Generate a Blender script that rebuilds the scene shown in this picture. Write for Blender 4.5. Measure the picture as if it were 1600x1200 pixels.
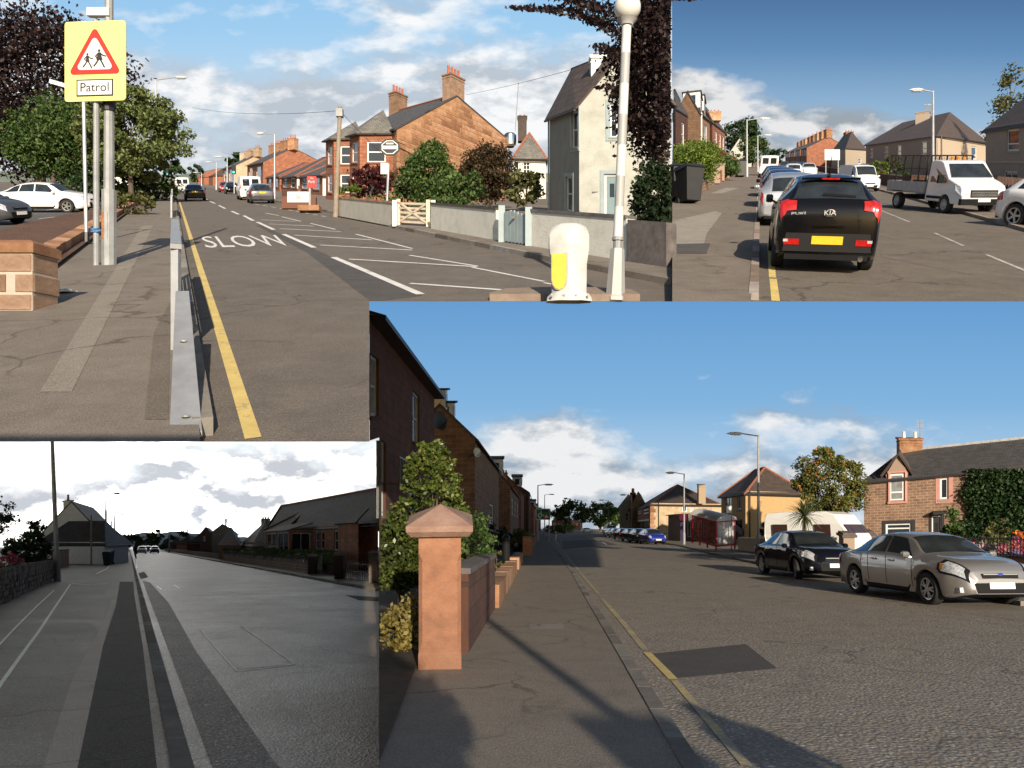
import bpy, bmesh, math, random
import numpy as np
from mathutils import Vector, Matrix
R = math.radians
for o in list(bpy.data.objects): bpy.data.objects.remove(o)
scn = bpy.context.scene
col = scn.collection
# ------------------------------------------------------------------ camera
F = 1200.0                     # focal length in photograph pixels (1600 wide)
cam_d = bpy.data.cameras.new('camera'); cam = bpy.data.objects.new('camera', cam_d); col.objects.link(cam)
cam_d.sensor_width = 36; cam_d.lens = 36 * F / 1600; cam_d.clip_start = 0.05; cam_d.clip_end = 4000
cam.location = (0, 0, 0); cam.rotation_euler = (R(90), 0, 0)
scn.camera = cam
# ------------------------------------------------------------------ sky and sun
SUN_EL, SUN_AZ = R(22), R(11)  # low evening sun behind the camera, to its right
wd = bpy.data.worlds.new('World'); scn.world = wd; wd.use_nodes = True
wn = wd.node_tree; bgn = wn.nodes['Background']
skn = wn.nodes.new('ShaderNodeTexSky'); skn.sky_type = 'NISHITA'; skn.sun_disc = False
skn.sun_elevation = SUN_EL; skn.sun_rotation = R(180) - SUN_AZ
wn.links.new(skn.outputs[0], bgn.inputs[0]); bgn.inputs[1].default_value = 0.09
sd = bpy.data.lights.new('sun', 'SUN'); sd.energy = 5.0; sd.angle = R(0.53); sd.color = (1.0, 0.87, 0.70)
sun = bpy.data.objects.new('sun', sd); col.objects.link(sun)
SUNV = Vector((math.sin(SUN_AZ) * math.cos(SUN_EL), -math.cos(SUN_AZ) * math.cos(SUN_EL), math.sin(SUN_EL)))
sun.rotation_euler = SUNV.to_track_quat('Z', 'Y').to_euler(); sun.location = SUNV * 60
vs = scn.view_settings
vs.view_transform = 'Standard'; vs.look = 'None'; vs.exposure = 0.35; vs.gamma = 1.0; vs.use_curve_mapping = False
# ================================================================== materials
MATS = {}
def _new(name):
    m = bpy.data.materials.new(name); m.use_nodes = True
    nt = m.node_tree; b = nt.nodes['Principled BSDF']
    MATS[name] = m
    return m, nt, b
def N(nt, t, **kw):
    n = nt.nodes.new(t)
    for k, v in kw.items(): setattr(n, k, v)
    return n
def c4(c): return (c[0], c[1], c[2], 1.0)
def noise(nt, vec, scale, detail=4, rough=0.6):
    n = N(nt, 'ShaderNodeTexNoise'); n.inputs['Scale'].default_value = scale
    n.inputs['Detail'].default_value = detail; n.inputs['Roughness'].default_value = rough
    nt.links.new(vec, n.inputs['Vector']); return n.outputs['Fac']
def ramp(nt, fac, stops):
    r = N(nt, 'ShaderNodeValToRGB'); e = r.color_ramp.elements
    e[0].position, e[0].color = stops[0][0], c4(stops[0][1]); e[1].position, e[1].color = stops[-1][0], c4(stops[-1][1])
    for p, c in stops[1:-1]:
        x = e.new(p); x.color = c4(c)
    nt.links.new(fac, r.inputs['Fac']); return r.outputs['Color']
def mixc(nt, fac, a, b, mode='MIX'):
    m = N(nt, 'ShaderNodeMix', data_type='RGBA', blend_type=mode)
    for s, v in ((m.inputs[0], fac), (m.inputs[6], a), (m.inputs[7], b)):
        if hasattr(v, 'links') or hasattr(v, 'is_linked'): nt.links.new(v, s)
        elif isinstance(v, (int, float)): s.default_value = v
        else: s.default_value = c4(v)
    return m.outputs[2]
def mth(nt, op, a, b=0.0, clamp=False):
    m = N(nt, 'ShaderNodeMath', operation=op, use_clamp=clamp)
    for s, v in ((m.inputs[0], a), (m.inputs[1], b)):
        if isinstance(v, (int, float)): s.default_value = v
        else: nt.links.new(v, s)
    return m.outputs[0]
def coords(nt): return N(nt, 'ShaderNodeTexCoord').outputs['Object']
def bump(nt, b, h, strength=0.3, dist=0.02):
    n = N(nt, 'ShaderNodeBump'); n.inputs['Strength'].default_value = strength; n.inputs['Distance'].default_value = dist
    nt.links.new(h, n.inputs['Height']); nt.links.new(n.outputs[0], b.inputs['Normal'])
def plain(name, c, rough=0.6, metal=0.0, var=0.12, vs_=3.0, coat=0.0, emit=None, spec=None):
    if name in MATS: return MATS[name]
    m, nt, b = _new(name)
    b.inputs['Roughness'].default_value = rough; b.inputs['Metallic'].default_value = metal
    if coat: b.inputs['Coat Weight'].default_value = coat; b.inputs['Coat Roughness'].default_value = 0.04
    if spec is not None: b.inputs['Specular IOR Level'].default_value = spec
    if var > 0:
        f = noise(nt, coords(nt), vs_, 5)
        lo = [x * (1 - var) for x in c]; hi = [min(1, x * (1 + var)) for x in c]
        nt.links.new(ramp(nt, f, [(0.3, lo), (0.7, hi)]), b.inputs['Base Color'])
    else: b.inputs['Base Color'].default_value = c4(c)
    if emit: b.inputs['Emission Color'].default_value = c4(c); b.inputs['Emission Strength'].default_value = emit
    return m
def glassy(name, c, tr=.55):
    m, nt, b = _new(name); b.inputs['Base Color'].default_value = c4(c); b.inputs['Roughness'].default_value = .08
    t = N(nt, 'ShaderNodeBsdfTransparent'); mx = N(nt, 'ShaderNodeMixShader'); mx.inputs[0].default_value = tr
    nt.links.new(b.outputs[0], mx.inputs[1]); nt.links.new(t.outputs[0], mx.inputs[2]); nt.links.new(mx.outputs[0], nt.nodes['Material Output'].inputs['Surface'])
    return m
def asphalt(name, c, light, worn, speck=0.5, rough=0.82, bs=0.5, agg=70, spec=0.35, rvar=0.0):
    m, nt, b = _new(name); v = coords(nt)
    big = noise(nt, v, 0.35, 5, 0.6); mid = noise(nt, v, 2.2, 6, 0.7)
    base = ramp(nt, mid, [(0.25, [x * 0.72 for x in c]), (0.5, c), (0.78, worn)])
    base = mixc(nt, mth(nt, 'MULTIPLY', ramp(nt, big, [(0.35, (0, 0, 0)), (0.7, (1, 1, 1))]), 0.45), base, worn)
    vo = N(nt, 'ShaderNodeTexVoronoi'); vo.inputs['Scale'].default_value = agg; nt.links.new(v, vo.inputs['Vector'])
    sp = ramp(nt, noise(nt, v, agg * 1.3, 2, 0.5), [(0.56, (0, 0, 0)), (0.68, (1, 1, 1))])
    base = mixc(nt, mth(nt, 'MULTIPLY', sp, speck), base, light)
    dk = ramp(nt, vo.outputs['Distance'], [(0.05, (1, 1, 1)), (0.55, (0.62, 0.62, 0.62))])
    base = mixc(nt, 1.0, base, dk, 'MULTIPLY')
    # hairline cracks, oil and tar stains
    wv = N(nt, 'ShaderNodeVectorMath', operation='ADD'); nt.links.new(v, wv.inputs[0])
    nz = N(nt, 'ShaderNodeTexNoise'); nz.inputs['Scale'].default_value = 1.3; nz.inputs['Detail'].default_value = 5; nt.links.new(v, nz.inputs['Vector']); nt.links.new(nz.outputs['Color'], wv.inputs[1])
    ck = N(nt, 'ShaderNodeTexVoronoi', feature='DISTANCE_TO_EDGE'); ck.inputs['Scale'].default_value = 0.42; nt.links.new(wv.outputs[0], ck.inputs['Vector'])
    cm = mth(nt, 'MULTIPLY', ramp(nt, ck.outputs['Distance'], [(0.004, (1, 1, 1)), (0.014, (0, 0, 0))]), ramp(nt, noise(nt, v, 0.3, 3), [(0.46, (0, 0, 0)), (0.56, (1, 1, 1))]))
    base = mixc(nt, mth(nt, 'MULTIPLY', cm, 0.7), base, [x * 0.3 for x in c])
    st_ = ramp(nt, noise(nt, v, 0.9, 7, 0.72), [(0.60, (0, 0, 0)), (0.74, (1, 1, 1))])
    base = mixc(nt, mth(nt, 'MULTIPLY', st_, 0.5), base, [x * 0.5 for x in c])
    nt.links.new(base, b.inputs['Base Color']); b.inputs['Roughness'].default_value = rough
    b.inputs['Specular IOR Level'].default_value = spec
    if rvar:
        rf = mth(nt, 'ADD', mth(nt, 'MULTIPLY', noise(nt, v, .5, 6, .7), .3), mth(nt, 'MULTIPLY', noise(nt, v, 30, 3, .7), .7))
        nt.links.new(mth(nt, 'ADD', mth(nt, 'MULTIPLY', mth(nt, 'SUBTRACT', rf, .5), rvar), rough, clamp=True), b.inputs['Roughness'])
    hh = mth(nt, 'ADD', vo.outputs['Distance'], mth(nt, 'MULTIPLY', mid, 1.5))
    bump(nt, b, hh, bs, 0.012)
    return m
def worn_paint(name, c, under, amount=0.46, rough=.75):
    m, nt, b = _new(name); v = coords(nt)
    f = mth(nt, 'ADD', mth(nt, 'MULTIPLY', noise(nt, v, 26, 5, .7), .6), mth(nt, 'MULTIPLY', noise(nt, v, 2.2, 4, .6), .4))
    pc = ramp(nt, noise(nt, v, 5, 4), [(.3, [x * .78 for x in c]), (.7, c)])
    nt.links.new(mixc(nt, ramp(nt, f, [(amount - .05, (1, 1, 1)), (amount + .04, (0, 0, 0))]), pc, under), b.inputs['Base Color']); b.inputs['Roughness'].default_value = rough
    return m
def stone(name, cols, scale=3.0, bs=0.4, rough=0.9, streak=0.3):
    m, nt, b = _new(name); v = coords(nt)
    f = noise(nt, v, scale, 6, 0.65)
    base = ramp(nt, f, [(0.28, cols[0]), (0.5, cols[1]), (0.74, cols[2])])
    g = noise(nt, v, scale * 0.22, 4, 0.6)
    base = mixc(nt, mth(nt, 'MULTIPLY', ramp(nt, g, [(0.42, (0, 0, 0)), (0.72, (1, 1, 1))]), streak), base, [x * 0.45 for x in cols[0]])
    rnd = N(nt, 'ShaderNodeObjectInfo').outputs['Random']
    base = mixc(nt, 1.0, base, ramp(nt, rnd, [(0.0, (0.58, 0.54, 0.52)), (0.45, (0.98, 0.98, 0.98)), (0.8, (1.1, 1.14, 1.2)), (1.0, (1.22, 1.38, 1.6))]), 'MULTIPLY')
    nt.links.new(base, b.inputs['Base Color']); b.inputs['Roughness'].default_value = rough
    bump(nt, b, noise(nt, v, scale * 12, 5, 0.7), bs, 0.02)
    return m
def masonry(name, cols, mortar, bw=0.5, bh=0.2, ms=0.012, bs=0.5):
    """coursed stone or brick too far off to pick apart; the rows follow the wall's own (u, v) map"""
    m, nt, b = _new(name)
    uv = N(nt, 'ShaderNodeUVMap').outputs[0]
    br = N(nt, 'ShaderNodeTexBrick'); nt.links.new(uv, br.inputs['Vector'])
    br.inputs['Scale'].default_value = 1.0; br.inputs['Brick Width'].default_value = bw; br.inputs['Row Height'].default_value = bh
    br.inputs['Mortar Size'].default_value = ms; br.inputs['Mortar Smooth'].default_value = 0.3; br.inputs['Bias'].default_value = 0.0
    br.inputs['Color1'].default_value = c4(cols[0]); br.inputs['Color2'].default_value = c4(cols[1]); br.inputs['Mortar'].default_value = c4(mortar)
    f = noise(nt, uv, 1.6, 6, 0.7)
    base = mixc(nt, 1.0, br.outputs['Color'], ramp(nt, f, [(0.25, (0.6, 0.6, 0.6)), (0.75, (1.3, 1.25, 1.2))]), 'MULTIPLY')
    nt.links.new(base, b.inputs['Base Color']); b.inputs['Roughness'].default_value = 0.92
    h = mth(nt, 'ADD', mth(nt, 'MULTIPLY', br.outputs['Fac'], -1.0), noise(nt, uv, 14, 5, 0.7))
    bump(nt, b, h, bs, 0.03)
    return m
def slate(name, c, lichen=0.2, bw=0.3, bh=0.22):
    m, nt, b = _new(name)
    uv = N(nt, 'ShaderNodeUVMap').outputs[0]
    br = N(nt, 'ShaderNodeTexBrick'); nt.links.new(uv, br.inputs['Vector'])
    br.inputs['Scale'].default_value = 1.0; br.inputs['Brick Width'].default_value = bw; br.inputs['Row Height'].default_value = bh
    br.inputs['Mortar Size'].default_value = 0.012
    br.inputs['Color1'].default_value = c4([x * 0.8 for x in c]); br.inputs['Color2'].default_value = c4([x * 1.25 for x in c])
    br.inputs['Mortar'].default_value = c4([x * 0.35 for x in c])
    f = noise(nt, uv, 0.8, 6, 0.7)
    base = mixc(nt, mth(nt, 'MULTIPLY', ramp(nt, f, [(0.45, (0, 0, 0)), (0.75, (1, 1, 1))]), lichen), br.outputs['Color'], [c[0] * 1.9, c[1] * 1.75, c[2] * 1.4])
    nt.links.new(base, b.inputs['Base Color']); b.inputs['Roughness'].default_value = 0.7
    bump(nt, b, mth(nt, 'ADD', mth(nt, 'MULTIPLY', br.outputs['Fac'], -1.0), noise(nt, uv, 9, 4)), 0.5, 0.03)
    return m
def foliage(name, c0, c1, c2=None, trans=0.25, rough=0.55):
    m, nt, b = _new(name)
    g = N(nt, 'ShaderNodeNewGeometry')
    base = ramp(nt, g.outputs['Random Per Island'], [(0.0, c0), (0.62, c1), (1.0, c2 or c1)])
    f = noise(nt, coords(nt), 1.1, 3)
    base = mixc(nt, 1.0, base, ramp(nt, f, [(0.3, (0.6, 0.6, 0.6)), (0.7, (1.25, 1.25, 1.2))]), 'MULTIPLY')
    nt.links.new(base, b.inputs['Base Color']); b.inputs['Roughness'].default_value = rough
    b.inputs['Specular IOR Level'].default_value = 0.3
    tr = N(nt, 'ShaderNodeBsdfTranslucent'); nt.links.new(base, tr.inputs['Color'])
    mx = N(nt, 'ShaderNodeMixShader'); mx.inputs[0].default_value = trans
    nt.links.new(b.outputs[0], mx.inputs[1]); nt.links.new(tr.outputs[0], mx.inputs[2])
    nt.links.new(mx.outputs[0], nt.nodes['Material Output'].inputs['Surface'])
    return m
def skymat(name, D, stops, cov, cloud_lo, cloud_hi, scale=5.0, seed=0.0, strength=1.0, hz=0.0, dens=(0.46, 0.62), kz=2.0, glow=None, tilt=0.0, x0=0.0):
    """daylight sky with cloud banks on a far backdrop: colour by height, cloud cover by height (cov = [(elev, amount)])"""
    m, nt, b = _new(name)
    v = coords(nt); sx = N(nt, 'ShaderNodeSeparateXYZ'); nt.links.new(v, sx.inputs[0])
    X = mth(nt, 'DIVIDE', sx.outputs[0], D); Z = mth(nt, 'SUBTRACT', mth(nt, 'DIVIDE', sx.outputs[2], D), hz)
    blue = ramp(nt, Z, stops)
    cmb = N(nt, 'ShaderNodeCombineXYZ'); nt.links.new(X, cmb.inputs[0]); nt.links.new(mth(nt, 'MULTIPLY', Z, kz), cmb.inputs[1])
    cmb.inputs[2].default_value = seed
    n1 = noise(nt, cmb.outputs[0], scale, 9, 0.56)
    cv = ramp(nt, mth(nt, 'ADD', Z, mth(nt, 'MULTIPLY', mth(nt, 'SUBTRACT', X, x0), tilt)) if tilt else Z, [(p, (a, a, a)) for p, a in cov])
    d = mth(nt, 'ADD', n1, mth(nt, 'SUBTRACT', cv, 0.5))
    mask = ramp(nt, d, [(dens[0], (0, 0, 0)), (dens[1], (1, 1, 1))])
    off = N(nt, 'ShaderNodeVectorMath', operation='ADD'); nt.links.new(cmb.outputs[0], off.inputs[0]); off.inputs[1].default_value = (0.012, -0.035, 0)
    n2 = noise(nt, off.outputs[0], scale, 9, 0.56)
    lit = mth(nt, 'ADD', mth(nt, 'MULTIPLY', mth(nt, 'SUBTRACT', n1, n2), 3.0), mth(nt, 'MULTIPLY', noise(nt, cmb.outputs[0], scale * 0.7, 3), 1.0))
    cc = ramp(nt, lit, [(0.34, cloud_lo), (0.66, cloud_hi)])
    c = mixc(nt, mask, blue, cc)
    em = N(nt, 'ShaderNodeEmission'); nt.links.new(c, em.inputs[0]); em.inputs[1].default_value = strength
    nt.links.new(em.outputs[0], nt.nodes['Material Output'].inputs['Surface'])
    if glow:                                     # the hidden sun brightens the cloud round it
        gx, gz, gr, ga = glow
        r2 = mth(nt, 'ADD', mth(nt, 'POWER', mth(nt, 'ABSOLUTE', mth(nt, 'SUBTRACT', X, gx)), 2.0), mth(nt, 'POWER', mth(nt, 'ABSOLUTE', mth(nt, 'SUBTRACT', Z, gz)), 2.0))
        ex = mth(nt, 'POWER', 2.718, mth(nt, 'MULTIPLY', r2, -1.0 / (gr * gr)))
        lum = N(nt, 'ShaderNodeRGBToBW'); nt.links.new(c, lum.inputs[0])
        nt.links.new(mth(nt, 'ADD', strength, mth(nt, 'MULTIPLY', mth(nt, 'MULTIPLY', ex, ga), mth(nt, 'POWER', lum.outputs[0], 4.0))), em.inputs[1])
    m.cycles.emission_sampling = 'NONE'
    return m
# ================================================================== tagging
def tag(o, label=None, cat=None, group=None, kind=None):
    if label: o['label'] = label
    if cat: o['category'] = cat
    if group: o['group'] = group
    if kind: o['kind'] = kind
    return o
OFF = {}
def thing(name, label, cat, loc, group=None, rot=None):
    o = bpy.data.objects.new(name, None); col.objects.link(o); o.empty_display_size = 0.2
    o.location = loc
    if rot is not None: o.rotation_euler = rot
    OFF[o] = Vector(loc)
    return tag(o, label, cat, group)
class MB:
    def __init__(s): s.v = []; s.f = []; s.m = []; s.uv = {}
    def add(s, vs_, fs, m=0, uvs=None):
        n = len(s.v); s.v += [Vector(p) for p in vs_]
        for i, q in enumerate(fs):
            if uvs: s.uv[len(s.f)] = [uvs[j] for j in q]
            s.f.append([n + j for j in q]); s.m.append(m)
        return s
    def hexa(s, p, m=0):
        return s.add(p, [(0, 3, 2, 1), (4, 5, 6, 7), (0, 1, 5, 4), (1, 2, 6, 5), (2, 3, 7, 6), (3, 0, 4, 7)], m)
    def box(s, c, d, m=0, mat=None):
        x, y, z = d[0] / 2, d[1] / 2, d[2] / 2; c = Vector(c)
        p = [Vector(q) for q in ((-x, -y, -z), (x, -y, -z), (x, y, -z), (-x, y, -z), (-x, -y, z), (x, -y, z), (x, y, z), (-x, y, z))]
        if mat is not None: p = [mat @ q for q in p]
        return s.hexa([q + c for q in p], m)
    def bar(s, a, b, w, h, up=(0, 0, 1), m=0):
        a, b = Vector(a), Vector(b); d = (b - a).normalized(); sd_ = d.cross(Vector(up))
        if sd_.length < 1e-4: sd_ = d.cross(Vector((1, 0, 0)))
        sd_.normalize(); u = sd_.cross(d)
        o = [sd_ * (i * w / 2) + u * (j * h / 2) for i, j in ((-1, -1), (1, -1), (1, 1), (-1, 1))]
        return s.hexa([a + o[0], a + o[1], a + o[2], a + o[3], b + o[0], b + o[1], b + o[2], b + o[3]], m)
    def tube(s, a, b, r0, r1=None, n=8, m=0, cap=True):
        r1 = r0 if r1 is None else r1
        a, b = Vector(a), Vector(b); d = (b - a).normalized(); x = d.orthogonal().normalized(); y = d.cross(x)
        vs_ = []
        for p, r in ((a, r0), (b, r1)):
            vs_ += [p + (x * math.cos(2 * math.pi * i / n) + y * math.sin(2 * math.pi * i / n)) * r for i in range(n)]
        fs = [(i, (i + 1) % n, n + (i + 1) % n, n + i) for i in range(n)]
        if cap: fs += [tuple(range(n - 1, -1, -1)), tuple(range(n, 2 * n))]
        return s.add(vs_, fs, m)
    def lathe(s, prof, c=(0, 0, 0), n=16, m=0, axis='z'):
        vs_ = []; c = Vector(c)
        for r, z in prof:
            for i in range(n):
                a = 2 * math.pi * i / n; q = (r * math.cos(a), r * math.sin(a), z)
                if axis == 'y': q = (q[0], q[2], q[1])
                vs_.append(c + Vector(q))
        fs = []
        for k in range(len(prof) - 1):
            fs += [(k * n + i, k * n + (i + 1) % n, (k + 1) * n + (i + 1) % n, (k + 1) * n + i) for i in range(n)]
        return s.add(vs_, fs, m)
    def poly(s, pts, m=0, th=None):
        pts = [Vector(p) for p in pts]
        if th is None: return s.add(pts, [tuple(range(len(pts)))], m)
        th = Vector(th); n = len(pts)
        fs = [tuple(range(n)), tuple(range(2 * n - 1, n - 1, -1))] + [(i, n + i, n + (i + 1) % n, (i + 1) % n) for i in range(n)]
        return s.add(pts + [p + th for p in pts], fs, m)
    def build(s, name, mats, parent=None, world=False, smooth=False, uvproj=None, angle=35):
        if not isinstance(mats, (list, tuple)): mats = [mats]
        off = OFF.get(parent, Vector((0, 0, 0))) if (parent is not None and world) else Vector((0, 0, 0))
        me = bpy.data.meshes.new(name); me.from_pydata([tuple(p - off) for p in s.v], [], s.f)
        for m in mats: me.materials.append(m)
        if len(mats) > 1: me.polygons.foreach_set('material_index', s.m)
        if s.uv:
            ul = me.uv_layers.new(name='UVMap')
            for i, p in enumerate(me.polygons):
                if i in s.uv:
                    for l, q in zip(p.loop_indices, s.uv[i]): ul.data[l].uv = q
        me.validate(); 
        if smooth:
            me.polygons.foreach_set('use_smooth', [True] * len(me.polygons)); me.set_sharp_from_angle(angle=R(angle))
        me.update()
        o = bpy.data.objects.new(name, me); col.objects.link(o)
        if parent is not None: o.parent = parent; OFF[o] = OFF.get(parent, Vector((0, 0, 0)))
        else: OFF[o] = Vector((0, 0, 0))
        return o
def fixnormals(o):
    bm = bmesh.new(); bm.from_mesh(o.data); bmesh.ops.recalc_face_normals(bm, faces=bm.faces); bm.to_mesh(o.data); bm.free(); return o
def copy_tree(o, parent=None):
    c = o.copy(); col.objects.link(c); c.parent = parent; OFF[c] = OFF.get(o, Vector((0, 0, 0)))
    for ch in list(o.children): copy_tree(ch, c)
    return c
def text_mb(txt, size, m=0, spacing=1.0):
    cu = bpy.data.curves.new('t', 'FONT'); cu.body = txt; cu.size = size; cu.align_x = 'CENTER'; cu.align_y = 'CENTER'; cu.resolution_u = 3; cu.space_character = spacing
    ob = bpy.data.objects.new('t', cu); col.objects.link(ob)
    dg = bpy.context.evaluated_depsgraph_get(); me = bpy.data.meshes.new_from_object(ob.evaluated_get(dg))
    vs_ = [v.co.copy() for v in me.vertices]; fs = [tuple(p.vertices) for p in me.polygons]
    bpy.data.objects.remove(ob); bpy.data.curves.remove(cu); bpy.data.meshes.remove(me)
    return vs_, fs
# ================================================================== the four hillside streets
class Street:
    """a street on its own even slope: the vanishing point of the photograph gives its direction and gradient, h the eye height over it"""
    def __init__(s, vx, vy, h): s.vx, s.vy, s.h = vx, vy, h; s.k = (600 - vy) / F
    def z(s, y): return -s.h + s.k * y
    def g(s, px, py, q=0.0):                     # pixel to a point on the ground (or on a level q above it)
        y = (s.h - q) * F / (py - s.vy); return Vector(((px - 800) / F * y, y, s.z(y) + q))
    def at(s, px, y, q=0.0): return Vector(((px - 800) / F * y, y, s.z(y) + q))
    def st(s, X, t, q=0.0): return Vector((X + t * (s.vx - 800) / F, t, s.z(t) + q))
    def gp(s, x, y, q=0.0): return Vector((x, y, s.z(y) + q))
    def hgt(s, y, py): return (600 - py) / F * y - s.z(y)      # height over the ground of a pixel row at depth y
    def dep(s, py, q): return (q - s.h) * F / (s.vy - py)      # depth at which height q shows at pixel row py
    def rot(s, d):                                # a vehicle's attitude: heading d in plan, lying on the slope
        f = Vector((d[0], d[1], s.k * d[1])).normalized(); l = Vector((-d[1], d[0], s.k * d[0])).normalized(); u = f.cross(l).normalized(); l = u.cross(f)
        return Matrix((f, l, u)).transposed().to_euler()
    def road(s): return Vector(((s.vx - 800) / F, 1.0)).normalized()
S1, S2, S3, S4 = Street(270, 282, 1.7), Street(1188, 249, 1.9), Street(201, 852, 1.65), Street(845, 824, 1.6)
UP = Vector((0, 0, 1))
def sheet(S, name, pts, q, mat, world=True, kind='structure', parent=None, th=None):
    mb = MB(); mb.poly([S.gp(p[0], p[1], q) for p in pts] if len(pts[0]) == 2 else pts, th=th)
    o = mb.build(name, mat, parent, world=True); fixnormals(o)
    if kind and parent is None: o['kind'] = kind
    elif kind == 'stuff': o['kind'] = kind
    return o
# ------------------------------------------------------------------ walls, windows, roofs, houses
def wall_pix(A, B, px, py):
    """ray through a pixel onto the upright plane over A-B: (u along A-B, world z)"""
    dx, dy = (px - 800) / F, 1.0; ex, ey = B.x - A.x, B.y - A.y
    # y*(dx,dy) = A + u*(ex,ey)
    det = dx * (-ey) - (-ex) * dy
    y = (A.x * (-ey) - (-ex) * A.y) / det; u = (dx * A.y - dy * A.x) / det
    return u, (600 - py) / F * y
def facade(house, A, B, qa, qb, wins, mat, name='wall', nrm=None, reveal=0.14, base=0.0, top_fn=None, notch=None):
    """upright wall over ground points A, B with tops qa, qb above them; wins = list of dict(r=(x0,y0,x1,y1) pixels, kind=...)"""
    e = Vector((B.x - A.x, B.y - A.y, 0)); L = e.length; n = Vector((e.y, -e.x, 0)).normalized()
    mid = (A + B) / 2
    if nrm is None:
        if n.dot(Vector((-mid.x, -mid.y, 0))) < 0: n = -n
    else:
        if n.dot(Vector(nrm)) < 0: n = -n
    def P(u, w, d=0.0):
        a = A.lerp(B, u); zt = qa + (qb - qa) * u
        return Vector((a.x, a.y, a.z + base + (zt - base) * w)) + n * d
    ops = []
    for W in wins:
        if 'uw' in W: u0, u1, w0, w1 = W['uw']
        else:
            x0, y0, x1, y1 = W['r']
            ua, za = wall_pix(A, B, x0, (y0 + y1) / 2); ub, zb = wall_pix(A, B, x1, (y0 + y1) / 2)
            u0, u1 = min(ua, ub), max(ua, ub); uc, zt = wall_pix(A, B, (x0 + x1) / 2, y0); _, zb = wall_pix(A, B, (x0 + x1) / 2, y1)
            lo = A.lerp(B, uc).z + base; hi = A.lerp(B, uc).z + qa + (qb - qa) * uc
            w0, w1 = (zb - lo) / (hi - lo), (zt - lo) / (hi - lo)
        u0, u1 = max(u0, 0.004), min(u1, 0.996); w0, w1 = max(w0, 0.004), min(w1, 0.985)
        if u1 - u0 > 0.004 and w1 - w0 > 0.01: ops.append((u0, u1, w0, w1, W))
    us = sorted({0.0, 1.0} | {o[0] for o in ops} | {o[1] for o in ops}); ws = sorted({0.0, 1.0} | {o[2] for o in ops} | {o[3] for o in ops})
    mb = MB(); Hh = (qa + qb) / 2
    for i in range(len(us) - 1):
        for j in range(len(ws) - 1):
            uc, wc = (us[i] + us[i + 1]) / 2, (ws[j] + ws[j + 1]) / 2
            if any(o[0] < uc < o[1] and o[2] < wc < o[3] for o in ops): continue
            q = [(us[i], ws[j]), (us[i + 1], ws[j]), (us[i + 1], ws[j + 1]), (us[i], ws[j + 1])]
            mb.add([P(*p) for p in q], [(0, 1, 2, 3)], 0, [(p[0] * L, p[1] * Hh) for p in q])
    for u0, u1, w0, w1, W in ops:
        c = [(u0, w0), (u1, w0), (u1, w1), (u0, w1)]
        for k in range(4):
            a, b = c[k], c[(k + 1) % 4]
            mb.add([P(*a), P(*b), P(b[0], b[1], -reveal), P(a[0], a[1], -reveal)], [(0, 1, 2, 3)], 0, [(0, 0), (0.3, 0), (0.3, 0.14), (0, 0.14)])
    wo = mb.build(name, mat, house, world=True)
    for u0, u1, w0, w1, W in ops:
        kind = W.get('k', 'sash'); fm = W.get('fm', M_WIN); gm = W.get('gm', M_GLASS)
        du = W.get('f', 0.06) / L; dw = W.get('f', 0.06) / Hh
        def blk(mb_, a, b, c_, d_, d0, d1):
            mb_.hexa([P(a, c_, d0), P(b, c_, d0), P(b, c_, d1), P(a, c_, d1), P(a, d_, d0), P(b, d_, d0), P(b, d_, d1), P(a, d_, d1)])
        fr = MB(); D0, D1 = -reveal + 0.005, -reveal + 0.07
        blk(fr, u0, u0 + du, w0, w1, D0, D1); blk(fr, u1 - du, u1, w0, w1, D0, D1)
        blk(fr, u0 + du, u1 - du, w0, w0 + dw, D0, D1); blk(fr, u0 + du, u1 - du, w1 - dw, w1, D0, D1)
        wm, um = (w0 + w1) / 2, (u0 + u1) / 2
        if kind in ('sash', 'grid'): blk(fr, u0 + du, u1 - du, wm - dw * .4, wm + dw * .4, D0, D1 - .01)
        if kind in ('pair', 'grid'): blk(fr, um - du * .4, um + du * .4, w0 + dw, w1 - dw, D0, D1 - .01)
        if kind == 'grid':
            for q in (.25, .75): blk(fr, u0 + du, u1 - du, w0 + (w1 - w0) * q - dw * .25, w0 + (w1 - w0) * q + dw * .25, D0, D1 - .015)
        if kind == 'top': blk(fr, u0 + du, u1 - du, w0 + (w1 - w0) * .68, w0 + (w1 - w0) * .68 + dw * .8, D0, D1 - .01)
        if kind == 'low': blk(fr, u0 + du, u1 - du, w0 + (w1 - w0) * .3, w0 + (w1 - w0) * .3 + dw * .9, D0, D1 - .01)
        if kind == 'shop':
            for q in (.33, .66): blk(fr, u0 + (u1 - u0) * q - du * .4, u0 + (u1 - u0) * q + du * .4, w0 + dw, w1 - dw, D0, D1 - .01)
        nm = 'door' if kind == 'door' else 'window'
        fo = fr.build(nm, fm, house, world=True)
        pn = MB()
        if kind == 'door':
            blk(pn, u0 + du, u1 - du, w0 + dw, w1 - dw, D0 - .02, D0 + .03); pn.build('door_leaf', W.get('dm', M_DOOR), fo, world=True)
            gl = MB(); blk(gl, um - du * 1.2, um + du * 1.2, w0 + (w1 - w0) * .5, w0 + (w1 - w0) * .8, D0 + .032, D0 + .045); gl.build('door_pane', M_GLASS, fo, world=True)
        else:
            blk(pn, u0 + du * .6, u1 - du * .6, w0 + dw * .6, w1 - dw * .6, D0 + .012, D0 + .026); pn.build('pane', gm, fo, world=True)
            if W.get('cur'):
                cu = MB(); blk(cu, u0 + du * .8, u1 - du * .8, w0 + dw * .8, w1 - dw * .8, D0 - .03, D0 - .01); cu.build('curtain', M_CURT, fo, world=True)
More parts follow.
